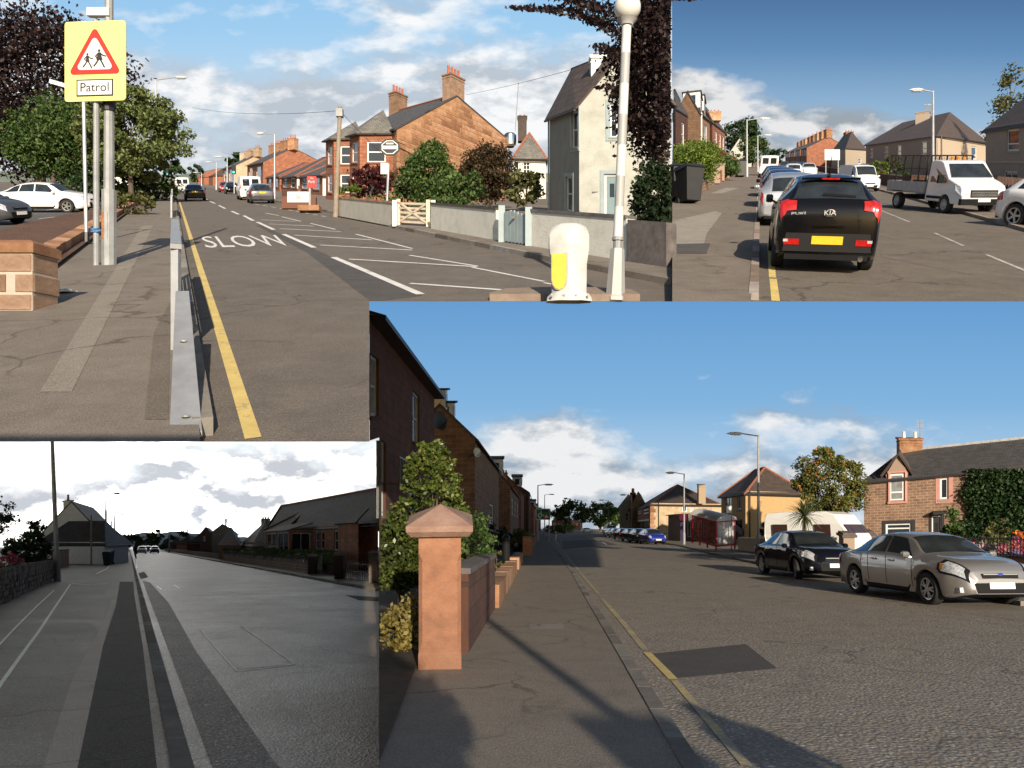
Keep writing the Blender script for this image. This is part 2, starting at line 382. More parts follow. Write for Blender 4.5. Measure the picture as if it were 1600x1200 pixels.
        if W.get('sill', True) and kind != 'door':
            sb = MB(); blk(sb, u0 - du, u1 + du, w0 - dw * 1.3, w0 - dw * .1, -.05, .06); sb.build('sill', W.get('sm', mat), fo, world=True)
        if W.get('sur'):
            sw = W.get('sw', 0.16); a, b = sw / L, sw / Hh; sr = MB()
            blk(sr, u0 - a, u0 - .001, w0 - b, w1 + b, -.02, .035); blk(sr, u1 + .001, u1 + a, w0 - b, w1 + b, -.02, .035)
            blk(sr, u0 - .001, u1 + .001, w1 + .001, w1 + b, -.02, .03); blk(sr, u0 - .001, u1 + .001, w0 - b, w0 - .001, -.02, .034)
            sr.build('surround', W['sur'], fo, world=True)
    return wo, P, n
def tri_gable(house, A, B, qa, qb, apex, mat, name='gable', n=None):
    a = A + UP * qa; b = B + UP * qb; L = (Vector((B.x - A.x, B.y - A.y))).length
    mb = MB(); h = apex.z - (a.z + b.z) / 2
    mb.add([a, b, apex], [(0, 1, 2)], 0, [(0, qa), (L, qb), (L / 2, qa + h)]); return mb.build(name, mat, house, world=True)
def roof_faces(house, faces, mat, th=0.10, name='roof'):
    mb = MB(); 
    for pts in faces:
        pts = [Vector(p) for p in pts]
        e = (pts[1] - pts[0]).normalized(); nn = (pts[1] - pts[0]).cross(pts[2] - pts[0]).normalized()
        if nn.z < 0: nn = -nn
        f = nn.cross(e)
        uv = [((p - pts[0]).dot(e), (p - pts[0]).dot(f)) for p in pts]
        k = len(pts); mb.add(pts, [tuple(range(k))], 0, uv)
        lo = [p - nn * th for p in pts]; mb.add(lo, [tuple(range(k - 1, -1, -1))], 0, uv)
        for i in range(k):
            j = (i + 1) % k; mb.add([pts[i], lo[i], lo[j], pts[j]], [(0, 1, 2, 3)], 0, [(0, 0), (0, .1), (.3, .1), (.3, 0)])
    return mb.build(name, mat, house, world=True)
def ridge_tiles(house, lines, mat, r=0.11, seg=None):
    mb = MB()
    for a, b in lines:
        n = max(2, int((b - a).length / 0.5))
        for i in range(n):
            p, q = a.lerp(b, i / n), a.lerp(b, (i + .97) / n); mb.tube(p + UP * .02, q + UP * .02, r, r * .93, 6)
    return mb.build('ridge_tiles', mat, house, world=True)
def house(S, name, label, pts, eave, rise, roof='gable', hip=0.0, wallm=None, roofm=None, wins={}, over=0.3, group=None, cat='house', ridgem=None, mats={}, gut=True):
    """pts = four ground points; the ridge runs from the p0-p1 side to the p3-p2 side"""
    p = [Vector(q) for q in pts]; base = sum(p, Vector()) / 4
    h = thing(name, label, cat, (base.x, base.y, min(q.z for q in p)), group)
    cen = Vector((base.x, base.y, 0)); ctl = {}; ev = list(eave) if isinstance(eave, (list, tuple)) else [eave] * 4
    for i in range(4):
        A, B = p[i], p[(i + 1) % 4]; m_ = (A + B) / 2; nr = Vector((m_.x, m_.y, 0)) - cen
        A2 = A.copy(); B2 = B.copy()
        ctl[i] = facade(h, A2, B2, ev[i], ev[(i + 1) % 4], wins.get(i, []), mats.get(i, wallm), nrm=nr)
    e = [q + UP * w_ for q, w_ in zip(p, ev)]
    m0, m1 = (e[0] + e[1]) / 2, (e[3] + e[2]) / 2
    R0 = m0.lerp(m1, hip) + UP * rise; R1 = m1.lerp(m0, hip) + UP * rise
    if roof == 'gable':
        tri_gable(h, p[0], p[1], ev[0], ev[1], m0 + UP * rise, mats.get(0, wallm)); tri_gable(h, p[3], p[2], ev[3], ev[2], m1 + UP * rise, mats.get(2, wallm))
    # overhang
    def ex(q, amt):
        d = Vector((q.x - base.x, q.y - base.y, 0)); return d.normalized() * amt
    drop = rise * over / max(1.0, ((e[1] - e[0]).length / 2))
    c = [e[i] + ex(e[i], over * 1.3) - UP * drop for i in range(4)]
    if roof == 'gable':
        ax = (m1 - m0); ax.z = 0; ax.normalize(); o_ = 0.08
        R0, R1 = R0 - ax * o_ + UP * .03, R1 + ax * o_ + UP * .03
        sd0 = (e[0] - m0); sd0.z = 0; sd0.normalize(); sd1 = -sd0
        c = [e[0] + sd0 * over - ax * o_ - UP * (drop - .03), e[1] + sd1 * over - ax * o_ - UP * (drop - .03), e[2] + sd1 * over + ax * o_ - UP * (drop - .03), e[3] + sd0 * over + ax * o_ - UP * (drop - .03)]
        fs = [[c[0], c[3], R1, R0], [c[2], c[1], R0, R1]]
        rl = [(R0, R1)]
    else:
        fs = [[c[0], c[3], R1, R0] if hip < .5 else [c[0], c[3], R0], [c[2], c[1], R0, R1] if hip < .5 else [c[2], c[1], R0], [c[1], c[0], R0], [c[3], c[2], R1]]
        rl = ([(R0, R1)] if hip < .5 else []) + [(c[0], R0), (c[1], R0), (c[2], R1), (c[3], R1)]
    ro = roof_faces(h, fs, roofm)
    if ridgem: ridge_tiles(h, rl, ridgem)
    if gut:
        gm = MB()
        for a, b in (((c[0], c[3]), (c[1], c[2])) if roof == 'gable' else ((c[0], c[1]), (c[1], c[2]), (c[2], c[3]), (c[3], c[0]))):
            gm.tube(a - UP * .09, b - UP * .09, .06, n=6)
        gm.build('gutter', M_GUT, h, world=True)
    h_info = dict(root=h, p=p, e=e, c=c, R0=R0, R1=R1, ctl=ctl, roof=ro)
    return h_info
def chimney(house_, c, z0, z1, w, d, mat, pots=4, potm=None, ang=0.0, parent=None, ph=0.45):
    mb = MB(); rt = Matrix.Rotation(ang, 3, 'Z'); c = Vector(c); H = z1 - z0
    mb.box((c.x, c.y, z0 + H / 2 - .06), (w, d, H - .12), mat=rt); mb.box((c.x, c.y, z1 - .06), (w + .14, d + .14, .12), mat=rt); 
    mb.box((c.x, c.y, z1 - .30), (w + .07, d + .07, .06), mat=rt)
    ch = mb.build('chimney', mat, house_, world=True)
    for i in range(pots):
        o = rt @ Vector(((i - (pots - 1) / 2) * w / max(pots, 1), 0, 0)); pm = MB()
        pm.lathe([(.11, 0), (.12, .05), (.085, ph * .8), (.11, ph * .86), (.10, ph), (.06, ph), (.06, ph * .5)], (c.x + o.x, c.y + o.y, z1), 8)
        pm.build('chimney_pot', potm or M_POT, ch, world=True, smooth=True)
    return ch
# ------------------------------------------------------------------ leaves, trees, shrubs
def inreg(px, py):
    """which of the four views a pixel belongs to (1 upper left, 2 upper right, 3 lower left, 4 lower right)"""
    r = np.full(px.shape, 4)
    r[(px < 1050) & (py < 471)] = 1; r[(px < 577) & (py < 690)] = 1
    r[(px >= 1050) & (py < 471)] = 2; r[(px < 592) & (py >= 690)] = 3
    return r
def leaves(rng, cen, size, upbias=0.3, aspect=1.7):
    n = len(cen)
    d = rng.normal(size=(n, 3)); d /= np.linalg.norm(d, axis=1)[:, None]
    u = rng.normal(size=(n, 3)); u[:, 2] += upbias; u -= (u * d).sum(1)[:, None] * d; u /= np.linalg.norm(u, axis=1)[:, None]
    s = (size * rng.uniform(.6, 1.35, n))[:, None]
    a = d * s * aspect * .5; b = u * s * .5; fold = np.cross(d, u) * s * .18
    q = np.stack([cen - a, cen - b * 1.0 + fold, cen + a, cen + b + fold], 1)
    return q.reshape(-1, 3)
def foliage_mesh(name, quads, mat, parent):
    n = len(quads) // 4
    me = bpy.data.meshes.new(name); me.vertices.add(n * 4); me.vertices.foreach_set('co', quads.astype(np.float32).ravel())
    me.loops.add(n * 4); me.loops.foreach_set('vertex_index', np.arange(n * 4, dtype=np.int32))
    me.polygons.add(n); me.polygons.foreach_set('loop_start', np.arange(0, n * 4, 4, dtype=np.int32))
    me.update(calc_edges=True); me.materials.append(mat)
    o = bpy.data.objects.new(name, me); col.objects.link(o); o.parent = parent; OFF[o] = OFF.get(parent, Vector((0, 0, 0)))
    return o
def crown_pts(rng, n, rad, nclump, cs, shape):
    rad = np.array(rad); c = rng.normal(size=(nclump, 3)); c /= np.linalg.norm(c, axis=1)[:, None]
    c *= (rng.uniform(.25, 1, nclump) ** .45)[:, None]
    if shape == 'cone':
        zz = 1 - np.sqrt(rng.uniform(0, 1, nclump)) ; ang = rng.uniform(0, 6.283, nclump); rr = (1 - zz) * np.sqrt(rng.uniform(.4, 1, nclump))
        c = np.stack([rr * np.cos(ang), rr * np.sin(ang), zz * 2 - 1], 1)
    elif shape == 'flame':
        zz = rng.uniform(0, 1, nclump); ang = rng.uniform(0, 6.283, nclump); rr = np.sqrt(rng.uniform(.3, 1, nclump)) * np.sin(np.pi * (zz * .86 + .08)) ** .6 * (1 - .45 * zz)
        c = np.stack([rr * np.cos(ang), rr * np.sin(ang), zz * 2 - 1], 1)
    elif shape == 'box':
        c = rng.uniform(-1, 1, (nclump, 3))
    c *= rad * .88
    csz = rng.uniform(.5, 1.3, nclump) * cs
    idx = rng.integers(0, nclump, n)
    off = rng.normal(size=(n, 3)); off /= np.linalg.norm(off, axis=1)[:, None]; off *= (rng.uniform(0, 1, n) ** .5)[:, None]
    off[:, 2] *= .72
    return c[idx] + off * csz[idx][:, None], c
def plant(S, name, label, base, H, rad, leafm, n=3000, leaf=0.12, cz=None, shape='round', trunk=0.12, bark=None, cat='tree', group=None, seed=1, clumps=None, cs=None, view=None, crown='crown', lean=(0, 0), stems=1, limbs=9, extra=None):
    rng = np.random.default_rng(seed); rd = random.Random(seed)
    base = Vector(base); t = thing(name, label, cat, base, group)
    cz = H - rad[2] if cz is None else cz; cc = np.array([lean[0], lean[1], cz])
    clumps = clumps or max(14, int(n / 45)); cs = cs or max(rad) * .26
    pts, cl = crown_pts(rng, n, rad, clumps, cs, shape); pts = pts + cc
    if shape != 'box': pts = pts[pts[:, 2] > 0.03]
    else: pts = pts[pts[:, 2] > 0.0]
    if view:
        w = pts + np.array(base); px = 800 + F * w[:, 0] / w[:, 1]; py = 600 - F * w[:, 2] / w[:, 1]
        m = leaf * F / np.maximum(w[:, 1], 1) * .7
        ok = np.ones(len(pts), bool)
        for ox, oy in ((1, 0), (-1, 0), (0, 1), (0, -1)): ok &= (inreg(px + ox * m, py + oy * m) == view) | (py < 0) | (px < 0) | (px > 1600) | (py > 1200)
        pts = pts[ok]
    foliage_mesh(crown, leaves(rng, pts, leaf), leafm, t)
    bark = bark or M_BARK; mb = MB()
    for sI in range(stems):
        o = Vector((rd.uniform(-.5, .5) * trunk * 4, rd.uniform(-.5, .5) * trunk * 4, 0)) if stems > 1 else Vector((0, 0, 0))
        tp = Vector((lean[0] * .7, lean[1] * .7, cz + rad[2] * .25)) + o * 2; md = o.lerp(tp, .5) + Vector((rd.uniform(-1, 1), rd.uniform(-1, 1), 0)) * trunk * .6
        mb.tube(o - UP * .05, md, trunk, trunk * .72, 8); mb.tube(md, tp, trunk * .72, trunk * .25, 8)
    mb.build('trunk' if stems == 1 else 'stem', bark, t)
    if limbs:
        lb = MB()
        for c in cl[rng.permutation(len(cl))[:limbs]]:
            e = Vector(c) + Vector(cc); s_ = Vector((0, 0, max(.1, cz - rad[2] * .75))).lerp(Vector((lean[0], lean[1], cz)), rd.uniform(.1, .9)); lb.tube(s_, s_.lerp(e, .9), trunk * .35, trunk * .08, 5)
        if lb.v: lb.build('limbs', bark, t)
    if extra: extra(t, cl + cc, rng)
    return t
# ================================================================== vehicles
def cr(pts, x):
    """smooth curve through control points"""
    xs = [p[0] for p in pts]
    if x <= xs[0]: return pts[0][1]
    if x >= xs[-1]: return pts[-1][1]
    i = max(j for j in range(len(xs)) if xs[j] <= x); i = min(i, len(xs) - 2)
    x0, x1 = xs[i], xs[i + 1]; y0, y1 = pts[i][1], pts[i + 1][1]
    def sl(j):
        if j <= 0 or j >= len(xs) - 1: 
            k = 0 if j <= 0 else len(xs) - 2; return (pts[k + 1][1] - pts[k][1]) / (xs[k + 1] - xs[k])
        a = (pts[j][1] - pts[j - 1][1]) / (xs[j] - xs[j - 1]); b = (pts[j + 1][1] - pts[j][1]) / (xs[j + 1] - xs[j])
        return 0.0 if a * b <= 0 else 2 * a * b / (a + b)
    h = x1 - x0; t = (x - x0) / h; m0, m1 = sl(i) * h, sl(i + 1) * h
    return (2 * t**3 - 3 * t**2 + 1) * y0 + (t**3 - 2 * t**2 + t) * m0 + (-2 * t**3 + 3 * t**2) * y1 + (t**3 - t**2) * m1
CARS = {
 'saloon': dict(L=4.70, W=1.86, top=[(0, .70), (.008, .90), (.03, 1.00), (.13, 1.06), (.25, 1.31), (.36, 1.445), (.47, 1.48), (.58, 1.44), (.64, 1.36), (.755, 1.05), (.86, .98), (.94, .89), (.98, .77), (1, .58)],
    belt=[(0, .66), (.02, .88), (.14, .97), (.35, .965), (.72, .92), (.86, .87), (.94, .79), (.98, .68), (1, .52)],
    roofw=[(0, .62), (.12, .68), (.25, .62), (.45, .63), (.62, .64), (.74, .78), (.88, .74), (.97, .62), (1, .5)],
    w=[(0, .74), (.015, .84), (.06, .93), (.18, .99), (.5, 1), (.8, .995), (.9, .95), (.96, .84), (.99, .70), (1, .58)],
    wx=(.205, .795), wr=.325, wind=(.615, .745), rear=(.15, .27), sidew=[(.17, .26, .315, .33), (.325, .345, .475, .475), (.49, .485, .69, .60)]),
 'hatch': dict(L=4.15, W=1.77, top=[(0, .60), (.01, .85), (.03, 1.0), (.10, 1.25), (.16, 1.38), (.30, 1.45), (.42, 1.47), (.56, 1.42), (.63, 1.34), (.77, 1.02), (.88, .93), (.95, .82), (.99, .66), (1, .50)],
    belt=[(0, .56), (.02, .90), (.12, 1.0), (.35, .965), (.72, .91), (.86, .84), (.94, .74), (.985, .60), (1, .45)],
    roofw=[(0, .66), (.1, .64), (.25, .64), (.45, .65), (.62, .65), (.75, .78), (.88, .74), (.97, .62), (1, .5)],
    w=[(0, .80), (.015, .90), (.06, .97), (.18, 1), (.5, 1), (.8, .995), (.9, .95), (.96, .84), (.99, .70), (1, .58)],
    wx=(.18, .80), wr=.32, wind=(.60, .755), rear=(.025, .13), sidew=[(.16, .19, .27, .28), (.285, .295, .46, .46), (.475, .475, .70, .60)]),
 'kia': dict(L=4.24, W=1.79, top=[(0, .52), (.008, .80), (.022, .99), (.055, 1.10), (.12, 1.30), (.19, 1.385), (.32, 1.43), (.42, 1.43), (.56, 1.37), (.62, 1.29), (.76, 1.0), (.88, .92), (.95, .80), (.99, .64), (1, .50)],
    belt=[(0, .50), (.01, .82), (.03, 1.00), (.12, 1.05), (.35, .98), (.72, .90), (.86, .83), (.94, .74), (.985, .60), (1, .45)],
    roofw=[(0, .80), (.03, .80), (.08, .70), (.2, .60), (.3, .61), (.45, .62), (.62, .64), (.75, .78), (.88, .74), (.97, .62), (1, .5)],
    w=[(0, .84), (.01, .90), (.035, .955), (.10, .99), (.18, 1), (.5, 1), (.8, .995), (.9, .95), (.96, .84), (.99, .70), (1, .58)],
    wx=(.19, .80), wr=.32, wind=(.60, .745), rear=(.052, .155), sidew=[(.18, .21, .27, .275), (.285, .295, .46, .46), (.475, .475, .69, .59)]),
 'van': dict(L=4.95, W=1.95, top=[(0, .55), (.005, 1.2), (.012, 1.85), (.03, 2.02), (.2, 2.06), (.5, 2.06), (.62, 2.03), (.69, 1.93), (.83, 1.28), (.90, 1.12), (.96, 1.0), (.99, .8), (1, .5)],
    belt=[(0, .5), (.005, 1.05), (.02, 1.12), (.4, 1.12), (.75, 1.10), (.88, 1.0), (.95, .90), (.985, .7), (1, .45)],
    roofw=[(0, .84), (.05, .84), (.45, .84), (.62, .80), (.72, .78), (.85, .80), (.95, .7), (1, .55)],
    w=[(0, .94), (.01, .97), (.05, 1), (.5, 1), (.85, .99), (.93, .93), (.975, .82), (1, .66)],
    wx=(.17, .82), wr=.33, wind=(.69, .825), rear=(.006, .012), sidew=[(.615, .615, .79, .70)]),
}
def car(S, name, label, P, d, kind, paint, group=None, cat='car', scale=1.0, sl=1.0, detail=2, plate=None, front=True, spokes=5, sz=1.0, extra=None, steer=0.0):
    K = CARS[kind]; L, W = K['L'], K['W']; d = Vector((d[0], d[1])).normalized()
    root = thing(name, label, cat, P, group); root.rotation_euler = S.rot(d); root.scale = (scale * sl, scale, scale * sz)
    wxs = [(-L / 2 + L * q) for q in K['wx']]; wr = K['wr']; ar = wr + .055
    def sect(f):
        x = -L / 2 + L * f; w = cr(K['w'], f) * W / 2; tz = cr(K['top'], f); bz = min(cr(K['belt'], f), tz - .015); rw = min(cr(K['roofw'], f) * W / 2, w * .97)
        zb = .19 + .10 * max(0, (abs(f - .5) - .42) / .08)
        for q in wxs:
            if abs(x - q) < ar: zb = max(zb, wr + math.sqrt(ar * ar - (x - q) ** 2) * 1.0)
        zb = min(zb, bz - .03); hb = bz - zb; cab = tz - bz
        re = tz - min(.05, cab * .25)
        lo = .24
        def zz(fr): return zb + hb * fr
        return x, [(0, zb), (w * .90, zb), (w * .975, zb + hb * .05), (w, zz(.38)), (w * .995, zz(.72)), (w * .965, bz), (w * .93 * .985 + .0, bz + cab * .06), (rw + (w * .93 - rw) * .12, bz + (re - bz) * .90), (rw, re), (rw * .6, tz - min(.012, cab * .1)), (0, tz)]
    def pt(f, s, sg=1, off=0.0):
        x, c = sect(f); i = min(int(s), len(c) - 2); t = s - i
        y = c[i][0] + (c[i + 1][0] - c[i][0]) * t; z = c[i][1] + (c[i + 1][1] - c[i][1]) * t
        return Vector((x, y * sg, z))
    def ptn(f, s, sg, off):
        p = pt(f, s, sg); e = 1e-3
        a = pt(min(1, f + .004), s, sg) - pt(max(0, f - .004), s, sg); b = pt(f, min(9.99, s + .02), sg) - pt(f, max(0, s - .02), sg)
        n = a.cross(b)
        if n.length < 1e-9: return p
        n.normalize()
        if n.dot(p - Vector((p.x * .9, 0, .6))) < 0: n = -n
        return p + n * off
    ns = 72 if detail > 1 else (44 if detail else 30)
    fl = sorted(set([i / ns for i in range(ns + 1)] + [0.004, .008, .015, .985, .992, .996] + [(q + L / 2 + sgn * ar * a) / L for q in wxs for sgn in (-1, 1) for a in (1.0, .97, .87, .7)]))
    mb = MB(); ring = []
    for f in fl:
        x, c = sect(f); r = [(y, z) for y, z in c] + [(-y, z) for y, z in reversed(c[1:-1])]; ring.append([Vector((x, y, z)) for y, z in r])
    nr = len(ring[0]); vs_ = [p for r in ring for p in r]; fs = []; ms = []
    for i in range(len(ring) - 1):
        for j in range(nr):
            j2 = (j + 1) % nr; mb_ = 1 if j in (0, nr - 1) else 0
            fs.append((i * nr + j, i * nr + j2, (i + 1) * nr + j2, (i + 1) * nr + j)); ms.append(mb_)
    fs.append(tuple(range(nr))); ms.append(0); fs.append(tuple(range((len(ring) - 1) * nr + nr - 1, (len(ring) - 1) * nr - 1, -1))); ms.append(0)
    mb.add(vs_, fs); mb.m = ms
    body = mb.build('body', [paint, M_BLACKP], root, smooth=True, angle=55); fixnormals(body)
    def patch(nm, f0, f1, s0, s1, sgs, mat, off=.006, nu=8, nv=3, parent=None, fw=None, th=True):
        """plate lying on the body; f0, f1 = (at s0, at s1); sgs = (side,) or None for straight across"""
        m = MB()
        if sgs is None:
            cols = []
            for a in range(nu + 1):
                ff = f0 + (f1 - f0) * a / nu; row = []
                for b_ in range(2 * nv + 1):
                    q = b_ / nv - 1; sg = -1 if q < 0 else 1; s = 10 - abs(q) * (10 - s0); row.append(ptn(ff, min(s, 9.98), sg, off))
                cols.append(row)
        else:
            cols = []
            for a in range(nu + 1):
                row = []
                for b_ in range(nv + 1):
                    q = b_ / nv; s = s0 + (s1 - s0) * q; fa = f0[0] + (f0[1] - f0[0]) * q; fb = f1[0] + (f1[1] - f1[0]) * q
                    row.append(ptn(fa + (fb - fa) * a / nu, s, sgs, off))
                cols.append(row)
        k = len(cols[0]); m.add([p for r in cols for p in r], [(i * k + j, i * k + j + 1, (i + 1) * k + j + 1, (i + 1) * k + j) for i in range(len(cols) - 1) for j in range(k - 1)])
        o = m.build(nm, mat, parent or root, smooth=True, angle=60); fixnormals(o); return o
    # glass
    patch('windscreen', K['wind'][0], K['wind'][1], 8.15, 10, None, M_CARGLASS, .008)
    if kind == 'van':
        g = MB()
        for sg in (-1, 1): g.box((-L / 2 + .012, sg * .38, 1.52), (.03, .56, .56))
        g.build('rear_window', M_CARGLASS, root)
    else: patch('rear_window', K['rear'][0], K['rear'][1], 8.2, 10, None, M_CARGLASS, .008)
    for sg in (-1, 1):
        for a0, a1, b0, b1 in K['sidew']: patch('side_window', (a0, a1), (b0, b1), 6.1, 7.05, sg, M_CARGLASS, .006)
        if detail:
            patch('sill', (.27, .27), (.72, .72), 1.7, 2.35, sg, M_BLACKP, .008)
            if detail > 1:
                dm = MB()
                for fd in ([.345, .50, .70] if kind != 'van' else [.60, .80]):
                    for q in range(6):
                        s = 2.5 + q * .5; dm.bar(ptn(fd, s, sg, .002), ptn(fd, s + .5, sg, .002), .012, .004)
                dm.build('door_seams', M_BLACKP, root)
            for hf in ([.40, .545] if kind != 'van' else [.64]):
                hm = MB(); hm.bar(ptn(hf - .018, 4.55, sg, .02), ptn(hf + .018, 4.6, sg, .02), .03, .03); hm.build('door_handle', paint, root)
            mm = MB(); mp = ptn(K['wind'][1] - .055 if kind != 'van' else .77, 5.6, sg, .0)
            [mm.lathe([(.0, -.05), (.055, -.045), (.075, .0), (.06, .05), (.0, .06)], mp + Vector((-.02, sg * (.10 + .045 * k_), .065)), 8, axis='y') for k_ in (0, 1)]; mm.bar(mp, mp + Vector((-.01, sg * .10, .04)), .03, .04)
            mo = mm.build('door_mirror', paint, root, smooth=True)
    # lamps
    for sg in (-1, 1):
        if kind == 'van': patch('tail_light', (.004, .004), (.022, .022), 4.3, 6.6, sg, M_RED, .012)
        elif kind == 'kia': patch('tail_light', (.010, .016), (.075, .040), 4.5, 8.55, sg, M_RED, .016, nv=10)
        else: patch('tail_light', (.006, .012), (.075, .06), 3.9, 5.3, sg, M_RED, .010)
        if detail > 1: patch('headlight_bezel', (.872, .878), (.994, .982), 4.0, 7.2, sg, M_BLACKP, .007)
        hl = patch('headlight', (.89, .90), (.985, .97), 4.25, 6.7, sg, M_LAMP, .012)
        if detail > 1 and front:
            patch('indicator', (.885, .885), (.90, .90), 4.4, 5.4, sg, M_AMBER, .011)
            fg = MB(); fg.box((L / 2 - .16, sg * W * .36, .36), (.10, .24, .10)); fg.build('fog_light', M_LAMP, root)
    if detail:
        gb = MB(); gw = W * .30
        gb.poly([(L / 2 + .004, -gw, .50), (L / 2 + .004, gw, .50), (L / 2 - .012, gw * .9, .36 - .06), (L / 2 - .012, -gw * .9, .30)], th=(.02, 0, 0)); gb.build('lower_grille', M_BLACKP, root)
        g2 = MB(); g2.box((L / 2 - .03, 0, .63), (.05, W * .40, .09)); go = g2.build('grille', M_BLACKP, root)
        c2 = MB(); c2.box((L / 2 - .002, 0, .665), (.02, W * .38, .015)); c2.build('grille_bar', M_CHROME, go)
        pf = MB(); pf.box((L / 2 + .02, 0, .45), (.02, .52, .12)); pf.build('front_plate', plate or M_WHITEP, root)
        pr = MB(); zr = .80 if kind not in ('kia',) else .50
        pr.box((-L / 2 - .012, 0, zr), (.02, .52, .12)); pr.build('rear_plate', M_YELP, root)
        rb = MB(); rb.box((-L / 2 + .03, 0, .27), (.06, W * .78, .12)); rb.build('rear_valance', M_BLACKP, root)
    # wheels
    for q, (wx_, sg) in enumerate([(x, s) for x in wxs for s in (-1, 1)]):
        tw = .21; yc = sg * (W / 2 * .985 - tw / 2)
        tb = MB(); r = wr
        prof = [(r * .70, -tw / 2), (r * .93, -tw / 2), (r, -tw / 2 * .72), (r, tw / 2 * .72), (r * .93, tw / 2), (r * .70, tw / 2), (r * .70, -tw / 2)]
        tb.lathe(prof, (0, 0, 0), 24, axis='y'); ty = tb.build('wheel', M_TYRE, root, smooth=True); ty.location = (wx_, yc, wr)
        if steer and q > 1: ty.rotation_euler = (0, 0, steer)
        rm = MB(); fy = sg * (tw / 2 - .03)
        rm.lathe([(0.02, fy - sg * .05), (r * .69, fy - sg * .05)], n=20, axis='y', m=1); rm.lathe([(r * .60, fy + sg * .012), (r * .69, fy + sg * .018), (r * .70, fy - sg * .05)], n=20, axis='y')
        rm.lathe([(0.0, fy + sg * .014), (.055, fy + sg * .01), (.06, fy - sg * .03)], n=10, axis='y')
        nsp = spokes * 2 if detail > 1 else spokes
        for k in range(nsp):
            a = 2 * math.pi * (k // 2 + (.16 if k % 2 else -.16) if detail > 1 else k) / spokes
            rm.bar((.03 * math.cos(a), fy, .03 * math.sin(a)), (r * .64 * math.cos(a), fy, r * .64 * math.sin(a)), .035 if detail > 1 else .06, .03, up=(0, 1, 0))
        rm.build('rim', [M_RIM, M_BLACKP], ty, smooth=True, angle=30)
    if extra: extra(root, pt, ptn, patch, K)
    return root
def between(S, rear, front, side):
    """car placed by the ground pixels of the rear and front wheel on one side; side = offset of the car's middle from them (m, to the left of its heading)"""
    A, B = S.g(*rear), S.g(*front); d = Vector((B.x - A.x, B.y - A.y)).normalized(); m = (A + B) / 2
    l = Vector((-d.y, d.x)); x, y = m.x + l.x * side, m.y + l.y * side
    return S.gp(x, y), d
# ================================================================== shared materials
M_WIN = plain('window_white', (.72, .72, .70), .5, var=.06); M_GLASS = plain('window_glass', (.025, .032, .04), .06, var=.3, vs_=1.2, spec=.7)
M_CURT = plain('curtain', (.55, .53, .48), .9, var=.2, vs_=9)
M_GLASSL = plain('window_glass_net', (.22, .23, .23), .12, var=.35, vs_=4, spec=.6)
M_DOOR = plain('door_paint', (.19, .27, .28), .45, var=.1); M_GUT = plain('gutter', (.03, .03, .032), .5, var=.1)
M_POT = plain('chimney_pot', (.42, .12, .06), .8, var=.25, vs_=8); M_BARK = plain('bark', (.10, .075, .055), .9, var=.4, vs_=12)
M_BLACKP = plain('black_plastic', (.012, .012, .013), .6, var=.1, spec=.15); M_CARGLASS = plain('car_glass', (.022, .027, .03), .03, var=.4, vs_=2.5, spec=1.0)
M_RED = plain('tail_lamp_red', (.42, .015, .012), .15, var=.3, vs_=14, coat=.6); M_LAMP = plain('headlamp_clear', (.62, .65, .70), .1, metal=.3, var=.45, vs_=22, coat=.9)
M_AMBER = plain('amber_lens', (.6, .2, .02), .2, var=.1); M_CHROME = plain('chrome', (.7, .7, .7), .12, metal=1, var=0)
M_WHITEP = plain('plate_white', (.8, .8, .78), .5, var=.03); M_YELP = plain('plate_yellow', (.78, .50, .02), .5, var=.1, vs_=20)
M_TYRE = plain('tyre', (.018, .018, .018), .8, var=.2, vs_=9); M_RIM = plain('alloy', (.55, .55, .56), .3, metal=.8, var=.1)
M_GALV = plain('galvanised', (.42, .43, .44), .5, metal=.5, var=.14, vs_=5); M_GALVD = plain('galvanised_dull', (.30, .31, .31), .6, metal=.3, var=.2, vs_=4)
M_WHITE = plain('white_paint', (.66, .66, .63), .5, var=.12, vs_=5); M_GREYP = plain('grey_paint', (.38, .38, .37), .5, var=.1)
M_YEL = plain('yellow_paint', (.80, .52, .06), .55, var=.1, vs_=9); M_BLACKM = plain('black_metal', (.012, .012, .014), .4, var=.15)
M_WOODP = plain('pole_wood', (.27, .22, .165), .85, var=.25, vs_=6)
def pnt(name, c, rough=.28, metal=.0): return plain('paint_' + name, c, rough, metal, var=.03, coat=.3 if max(c) < .05 else .8, spec=.25 if max(c) < .05 else None)
P_SILVER = pnt('silver', (.40, .38, .36), .34, .65); P_BLACK = pnt('black', (.005, .005, .006), .12); P_NAVY = pnt('navy', (.006, .007, .012), .12)
P_WHITE = pnt('white', (.78, .78, .77)); P_GREY = pnt('grey', (.10, .10, .11), .32, .5); P_BLUE = pnt('blue', (.012, .03, .30)); P_SILB = pnt('pale_silver', (.46, .49, .53), .34, .5)
P_RED = pnt('red', (.35, .01, .012))
